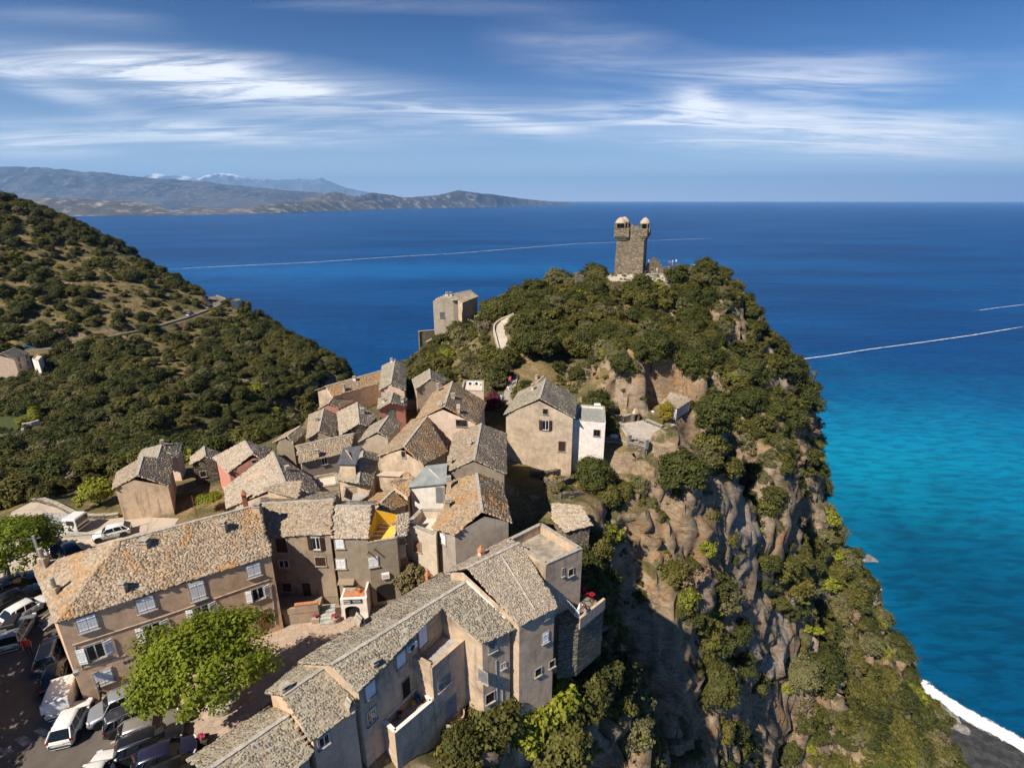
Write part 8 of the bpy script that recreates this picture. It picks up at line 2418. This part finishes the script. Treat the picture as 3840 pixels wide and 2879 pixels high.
# terrace with the white haired woman at the cliff end of the row
zt = 134.6
P = [at_z('D', 1480, 950, zt), at_z('D', 1640, 930, zt), at_z('D', 1840, 770, zt), at_z('D', 1640, 690, zt), at_z('D', 1480, 720, zt)]
o = tag(mesh_obj('cliff_terrace', P + [p - Vector((0, 0, 6)) for p in P], [tuple(range(5)), tuple(range(9, 4, -1))] + [(i, 5 + i, 5 + (i + 1) % 5, (i + 1) % 5) for i in range(5)], RUBBLE), 'small shaded cliff terrace behind the tall row house', 'terrace')
wall_line('cliff_parapet', 'low parapet round the small cliff terrace', [P[1], P[2]], .6, .25, PL_STAIN)
railing('cliff_railing', 'white metal railing sloping down beside the tall row house', [at_z('D', 1470, 745, zt + 1.4), at_z('D', 1560, 820, zt + .9), at_z('D', 1640, 905, zt + .1)], .85, PLAST_W, .18)
person('white haired woman in a dark top leaning over the cliff parapet', at_z('D', 1690, 880, zt + .01), -.9, 'bend', (.12, .02, .02), (.45, .42, .40), HAIR_W, 1.1, 'people on the terraces')
o = mesh_obj('white_sheet', [at_z('D', 1600, 870, zt + .1), at_z('D', 1648, 760, zt + 1.6), at_z('D', 1640, 890, zt + .1)] + [at_z('D', 1600, 870, zt + .1) + Vector((.03, .03, 0)), at_z('D', 1648, 760, zt + 1.6) + Vector((.03, .03, 0)), at_z('D', 1640, 890, zt + .1) + Vector((.03, .03, 0))], [(0, 1, 2), (5, 4, 3), (0, 3, 4, 1), (1, 4, 5, 2), (2, 5, 3, 0)], PLAST_W); tag(o, 'white cloth hanging beside the cliff railing', 'cloth')
RED = m_plain('red_paint', (.25, .012, .018), .5)
def table(label, pos, mat, r0=.45):
    r = empty('garden_table', pos, .4, label, 'table'); MB().lathe([(.02, .70), (r0, .70), (r0, .73), (.02, .73)], 14).build('table_top', mat, r)
    for k in range(4):
        a = k * math.pi / 2; MB().tube([(r0 * .3 * math.cos(a), r0 * .3 * math.sin(a), .70), (r0 * .8 * math.cos(a), r0 * .8 * math.sin(a), 0)], .02, 5).build('leg', mat, r)
def chair(label, pos, rz, mat):
    r = empty('garden_chair', pos, rz, label, 'chair'); MB().box((0, 0, .44), (.22, .22, .02), bev=.01).build('seat', mat, r); MB().box((0, .22, .70), (.22, .02, .24), Matrix.Translation((0, 0, 0)), bev=.01).build('backrest', mat, r)
    for x in (-1, 1):
        for y in (-1, 1): MB().box((x * .19, y * .19, .21), (.02, .02, .21)).build('leg', mat, r)
table('red garden table on the shaded cliff terrace', at_z('D', 1740, 745, zt + .01), RED, .3); chair('red garden chair beside the red table', at_z('D', 1690, 715, zt + .01), .5, RED)
table('white oval table in the shade of the white annex', at_z('Y', 290, 1100, 134.03), PLAST_W, .7); chair('white plastic chair by the golden conifer', at_z('Y', 1095, 590, 135.25), 2.6, PLAST_W)
o = MB().box((0, 0, 0), (.4, .02, .5)).build('red_towel', RED); q = at_z('Y', 175, 800, 134.9); o.location = q; tag(o, 'red towel hanging beside the white annex', 'towel')
# pots and clutter on the lower terrace
zt = HS['lterr'].roofs[0][0].z
for lab, x, y, k in (('leafy pot in the corner of the shaded lower terrace', 1385, 1190, False), ('pot with red flowers on the shaded lower terrace', 1130, 1290, True), ('small round pot by the lower terrace parapet', 1200, 1270, False)): pot(lab, at_z('C', x, y, zt + .02), 'round', .8, k, TERRAC)
for lab, col, x, y in (('blue bucket on the shaded lower terrace', (.05, .2, .4), 1330, 1150), ('yellow bucket on the shaded lower terrace', (.6, .42, .04), 1300, 1185)):
    o = MB().lathe([(.13, 0), (.18, .34), (.19, .34), (.17, .32), (.02, .3)], 12).build('bucket', m_plain('bucket', col, .5)); o.location = at_z('C', x, y, zt + .02); tag(o, lab, 'bucket')
# curved balcony on the cliff wall
h = ray_hit('C', 1600, 1290, HS['uterr'].walls)
if h:
    r = empty('balcony'); r.parent = HS['uterr'].root; r.matrix_basis = Matrix.Translation(-HS['uterr'].off) @ wall_matrix(h[1], h[2], 0)
    arc = [(1.0 * math.cos(a), -.85 * math.sin(a)) for a in np.linspace(0, math.pi, 11)]
    b = MB(); b.prism(arc, -.25, -.1); b.build('slab', PL_STAIN, r)
    b = MB()
    for i in range(10): (x0, y0), (x1, y1) = arc[i], arc[i + 1]; b.add([(x0, y0, -.1), (x1, y1, -.1), (x1, y1, .45), (x0, y0, .45), (x0 * .92, y0 * .9, -.1), (x1 * .92, y1 * .9, -.1), (x1 * .92, y1 * .9, .45), (x0 * .92, y0 * .9, .45)], [(0, 1, 2, 3), (7, 6, 5, 4), (3, 2, 6, 7)])
    b.build('parapet', PL_STAIN, r)
# vine pergola and courtyard trees
q = [at_z('A', x, y, 135.4) for x, y in ((1445, 520), (1680, 470), (1690, 545), (1470, 610))]
c_ = sum(q, Vector()) / 4
r = empty('vine_pergola', (c_.x, c_.y, float(ground(c_.x, c_.y))), 0, 'flat vine covered pergola between the lane and pale roof', 'pergola')
for p in q: MB().tube([(p.x - c_.x, p.y - c_.y, 0), (p.x - c_.x, p.y - c_.y, p.z - r.location.z)], .05, 5).build('post', WOOD, r)
vm = crown_mesh('vine', LF_BRIGHT, rx=(q[1] - q[0]).length / 2, ry=1.2, rz=.28, nclump=150, nleaf=26, leaf=.2, seed=320, csize=1.3, shell=.1)
o = inst('vine_leaves', vm, r); o.location = (0, 0, c_.z - r.location.z); o.rotation_euler = (0, 0, math.atan2((q[1] - q[0]).y, (q[1] - q[0]).x))
BTREE = crown_mesh('crown', LF_LIME, rx=1.6, ry=1.5, rz=1.3, nclump=110, nleaf=34, leaf=.24, seed=330, cz=2.4, csize=.3); BT = trunk_mesh(1.8, .1, 9, BARK, 1.0)
MIDT = crown_mesh('crown', LF_MID, rx=2.1, ry=2.0, rz=1.8, nclump=170, nleaf=40, leaf=.27, seed=331, cz=3.0, csize=.3); MT_ = trunk_mesh(2.4, .15, 10, BARK, 1.3)
BIGO = crown_mesh('crown', LF_DARK, rx=2.8, ry=2.6, rz=2.3, nclump=260, nleaf=44, leaf=.30, seed=332, cz=3.6, csize=.28); BO_ = trunk_mesh(2.8, .2, 11, BARK, 1.8)
OLT = crown_mesh('crown', LF_OLIVE, rx=2.6, ry=2.5, rz=2.0, nclump=240, nleaf=44, leaf=.26, seed=333, cz=3.3, csize=.28)
nm_small = lambda n: n in ('pine_tree', 'courtyard_tree', 'garden_tree')
def plant_at(name, label, zone, x, y, z, crown, trunk, s, cat='tree'):
    p = at_z(zone, x, y, z) if z is not None else on_ground(zone, x, y)
    g = float(ground(p.x, p.y)); p.z = g - (.1 if nm_small(name) else 1.0 * s) if z is None else z
    return tree(name, label, p, crown, trunk, s, random.uniform(0, 6.28), cat)
for lab, x, y in (('leafy courtyard tree left of the slate box', 625, 590), ('leafy courtyard tree against the dark courtyard wall', 715, 580), ('small leafy tree by the courtyard chimney', 780, 590)): plant_at('courtyard_tree', lab, 'E', x, y, 133.4, BTREE, BT, .72)
for lab, x, y in (('fig tree behind the pink porch house', 480, 440), ('second fig tree behind the pink porch house', 560, 425), ('green tree beside the seaward row', 650, 420), ('green tree close to the pink tower house', 690, 470)): plant_at('garden_tree', lab, 'F', x, y, 133.2, BTREE, BT, 1.0)
# trees that stand out on the headland
for nm, lab, zone, x, y, cr, tk, s in (
    ('holm_oak', 'broad dark oak in front of the white annex', 'G', 1150, 1400, BIGO, BO_, 1.0), ('holm_oak', 'upright dark oak beside the dry grass', 'G', 1390, 470, BIGO, BO_, .78), ('holm_oak', 'dark oak on the dry grass slope above the shed', 'G', 1640, 430, BIGO, BO_, .80),
    ('holm_oak', 'massive oak right of the concrete path', 'G', 620, 300, BIGO, BO_, 1.15), ('holm_oak', 'second massive oak above the public steps', 'G', 750, 330, BIGO, BO_, 1.15), ('holm_oak', 'dark oak above the stone hut', 'G', 1080, 270, BIGO, BO_, 1.05), ('holm_oak', 'dark oak near the rust coloured rock', 'G', 1260, 200, BIGO, BO_, .9),
    ('olive_tree', 'large pale olive tree on the shoulder left of the tower', 'H', 920, 545, OLT, BO_, 1.3), ('olive_tree', 'olive tree beside the path bend', 'H', 705, 640, OLT, BO_, .95), ('olive_tree', 'olive tree before the wing of the seaward house', 'Z', 1000, 640, OLT, BO_, 1.0), ('olive_tree', 'olive tree hiding the end of the seaward wing', 'Z', 1180, 560, OLT, BO_, 1.0), ('olive_tree', 'bushy olive at the corner of the seaward house', 'Z', 860, 760, OLT, BO_, .85), ('olive_tree', 'olive tree on the seaward skyline', 'H', 770, 480, MIDT, MT_, 1.0),
    ('holm_oak', 'dark oak left of the tower foot', 'H', 1150, 460, BIGO, BO_, 1.05), ('holm_oak', 'dark oak just below the tower platform', 'H', 1150, 600, BIGO, BO_, 1.1), ('holm_oak', 'bushy oak right of the visitors', 'H', 1650, 490, BIGO, BO_, .7), ('holm_oak', 'tall dark oak at the right rim of the crag', 'H', 1800, 480, BIGO, BO_, 1.15), ('holm_oak', 'oak on the cliff brow below the rim', 'H', 1720, 650, BIGO, BO_, 1.1),
    ('holm_oak', 'big spreading oak at the cliff edge below the shed', 'J', 980, 690, BIGO, BO_, 1.25), ('holm_oak', 'dark oak standing below the terrace corner', 'J', 760, 1100, BIGO, BO_, 1.35), ('holm_oak', 'dark oak high on the cliff rib', 'J', 1180, 620, BIGO, BO_, 1.3), ('holm_oak', 'round oak on the rib skyline', 'J', 1210, 420, BIGO, BO_, 1.2), ('olive_tree', 'wind bent olive on the cliff skyline', 'J', 1700, 1080, OLT, BO_, 1.2),
    ('olive_tree', 'pale olive on the middle of the cliff face', 'K', 1150, 640, OLT, BO_, 1.3), ('holm_oak', 'dark oak low in the cliff gully', 'K', 1110, 1250, BIGO, BO_, 1.5), ('olive_tree', 'broad pale olive above the lower rocks', 'K', 1650, 1120, OLT, BO_, 1.6), ('green_tree', 'sunlit green tree at the foot of the row houses', 'K', 300, 1330, MIDT, MT_, 1.25), ('green_tree', 'light green tree below the tall row house', 'K', 90, 1420, BTREE, BT, 2.0), ('green_tree', 'leafy tree hiding the foot of the middle row wall', 'X', 1830, 2790, MIDT, MT_, 1.3), ('green_tree', 'light tree growing under the tall row house windows', 'X', 1960, 2760, BTREE, BT, 1.7), ('green_tree', 'bushy tree at the bottom edge below the row', 'X', 2080, 2860, MIDT, MT_, 1.4), ('green_tree', 'leafy tree clinging to the wall of the cliff block', 'K', 390, 330, MIDT, MT_, 1.0),
    ('green_tree', 'small bushy tree below the oak of the annex', 'G', 1270, 1560, MIDT, MT_, .85), ('pine_tree', 'tall tree with bare trunks behind the lane house', 'M', 1830, 1290, BIGO, BO_, 1.6), ('green_tree', 'yellow green bush by the pale lot', 'A', 750, 590, BTREE, BT, 1.25), ('green_tree', 'bright bush in the valley garden', 'A', 450, 400, BTREE, BT, 1.4)):
    plant_at(nm, lab, zone, x, y, None, cr, tk, s)
# cypress, golden conifer, purple shrub
CYP = crown_mesh('crown', LF_DARK, rx=.42, ry=.42, rz=2.0, nclump=110, nleaf=26, leaf=.16, seed=340, cz=2.2, csize=.55); GOLDC = crown_mesh('crown', LF_GOLD, rx=1.1, ry=1.1, rz=1.75, nclump=150, nleaf=36, leaf=.17, seed=341, cz=1.8, csize=.34); PUR = crown_mesh('crown', LF_PURPLE, rx=1.5, ry=1.4, rz=1.6, nclump=120, nleaf=34, leaf=.22, seed=342, cz=1.8, csize=.3)
tree('cypress', 'slender dark cypress in the garden', at_z('G', 1445, 690, 135.9), CYP, BT, 1.0); tree('golden_conifer', 'golden green conifer in front of the garden shed', at_z('G', 1755, 850, 135.3), GOLDC, BT, 1.0)
tree('purple_tree', 'dark purple leaved tree beside the public steps', at_z('G', 330, 800, 134.6), PUR, BT, 1.35)
# prickly pears
CACT = []
for i in range(3):
    b = MB(); rg = random.Random(i)
    for k in range(16):
        p = Vector((rg.uniform(-.7, .7), rg.uniform(-.7, .7), rg.uniform(.1, 1.3)))
        b.lathe([(.02, -.2), (.15, -.08), (.17, .05), (.10, .18), (.02, .22)], 8, M=Matrix.Translation(p) @ Matrix.Rotation(rg.uniform(0, 3.1), 4, 'Z') @ Matrix.Rotation(rg.uniform(-.6, .6), 4, 'X') @ Matrix.Diagonal((1, .25, 1, 1)))
    o = b.build('pads', LF_PALE); CACT.append(o.data); bpy.data.objects.remove(o)
cn = 0
for zone, x, y, n in (('G', 200, 90, 6), ('H', 1050, 680, 12), ('H', 950, 880, 5), ('Z', 560, 1250, 7), ('Z', 1150, 800, 4)):
    for k in range(n):
        p = on_ground(zone, x + random.uniform(-70, 70), y + random.uniform(-40, 40))
        o = link(bpy.data.objects.new('prickly_pear', random.choice(CACT))); o.location = p; s = random.uniform(.8, 1.4); o.scale = (s,) * 3; o.rotation_euler = (0, 0, random.uniform(0, 6))
        tag(o, 'pale prickly pear cactus on the headland slope', 'cactus', 'prickly pears on the headland')
# valley garden: lawn, hedges, curved wall
sheet('lawn', [(x, y, 112.03) for x, y in PAD_LAWN], m_plain('lawn_grass', (.055, .07, .02), .95, var=.35, scale=2))
HEDGE = crown_mesh('hedge', LF_LIME, rx=1.1, ry=.9, rz=.8, nclump=60, nleaf=30, leaf=.2, seed=350, cz=.6, csize=.5); HEDGED = crown_mesh('hedge', LF_DARK, rx=2.6, ry=1.3, rz=1.3, nclump=110, nleaf=30, leaf=.26, seed=351, cz=1.0, csize=.5)
ORD_ = 'first second third fourth fifth sixth seventh'.split()
for i, (x, y) in enumerate(((385, 935), (395, 975), (405, 1010), (415, 1045), (250, 1080), (300, 1065), (350, 1055))):
    o = link(bpy.data.objects.new('hedge_bush', HEDGE)); o.location = at_z('M', x, y, 112); o.scale = (1.3,) * 3; tag(o, ORD_[i] + ' rounded yellow green hedge bush edging the valley lawn', 'hedge', 'hedge bushes round the valley lawn')
for i, (x, y) in enumerate(((60, 930), (160, 925), (260, 915), (350, 905))):
    o = link(bpy.data.objects.new('hedge_bush', HEDGED)); o.location = at_z('M', x, y, 112); o.scale = (1.3,) * 3; tag(o, ORD_[i] + ' dark clipped hedge section behind the valley lawn', 'hedge', 'dark hedge behind the valley lawn')
wall_line('garden_curve_wall', 'curved garden wall at the left edge of the valley', [at_z('M', x, y, 112.6) for x, y in ((280, 1110), (270, 1180), (250, 1280), (190, 1350), (80, 1400), (-60, 1440))], .5, .5, PL_STAIN, STONE, base_sink=4)
wall_line('garden_fence_wall', 'pale boundary wall along the right of the valley lawn', [at_z('M', x, y, 112.2) for x, y in ((270, 1105), (380, 1085), (470, 1060))], .9, .4, PL_WHITE, base_sink=3)
# rocks in the sea and on the beach
ROCKM = m_plain('sea_rock', (.20, .19, .18), .9, var=.4, scale=.6)
def rock(name, label, pos, r, seed, mat=ROCKM):
    rg = np.random.default_rng(seed); bm = bmesh.new(); bmesh.ops.create_icosphere(bm, subdivisions=3, radius=1.0)
    for v in bm.verts:
        n = mnoise.fractal(v.co * 1.6 + Vector((seed, 0, 0)), 1, 2, 4); v.co *= 1 + .35 * n; v.co.x *= r[0]; v.co.y *= r[1]; v.co.z *= r[2]
    me = bpy.data.meshes.new(name); bm.to_mesh(me); bm.free(); me.materials.append(mat); o = link(bpy.data.objects.new(name, me)); o.location = pos; o.rotation_euler = (0, 0, seed)
    return tag(o, label, 'rock')
rock('sea_rock', 'lone rock awash off the cliff in turquoise water', at_z('L', 585, 328, 0), (5.5, 3, 1.2), 3)
for lab, x, y, r, sd in (('long pale boulder at the top of the black beach', 1085, 1290, (5, 1.6, 1.3), 5), ('grey boulder where the slope meets the beach', 1100, 1370, (3.2, 2.6, 2), 7), ('dark boulder on the black sand', 1190, 1415, (3, 2.2, 1.8), 9), ('small grey boulder against the foot of the slope', 1020, 1300, (3, 1.6, 1.6), 11)): rock('beach_boulder', lab, at_z('L', x, y, .6), r, sd)
strip('surf_splash', poly_pts([at_z('L', x, y, 0) for x, y in ((605, 430), (620, 470), (640, 520), (610, 540))], 5), 4.0, m_foam('splash_foam', .7, .3, .3), .3, 'white splash of surf at the foot of the cliff', 'surf')
# rock ledges beside the garden and on the crag
LEDGE = m_rubble('schist_ledge', (0.30, 0.24, 0.17), (0.13, 0.11, 0.085), (0.2, 0.17, 0.13), .35, 3.2)
for lab, zone, x, y, z, r, sd in (('layered schist outcrop behind the big house', 'G', 1030, 480, 138.6, (4.2, 2.2, 2.0), 21), ('tilted schist slab above the garden', 'G', 1100, 560, 137.2, (4, 1.8, 1.0), 22), ('schist hump in the garden', 'G', 1260, 640, 136.4, (3.4, 2, 1.2), 23)):
    rock('rock_outcrop', lab, at_z(zone, x, y, z), r, sd, MT if 'rust' in lab or 'rib' in lab or 'sunlit' in lab else LEDGE)
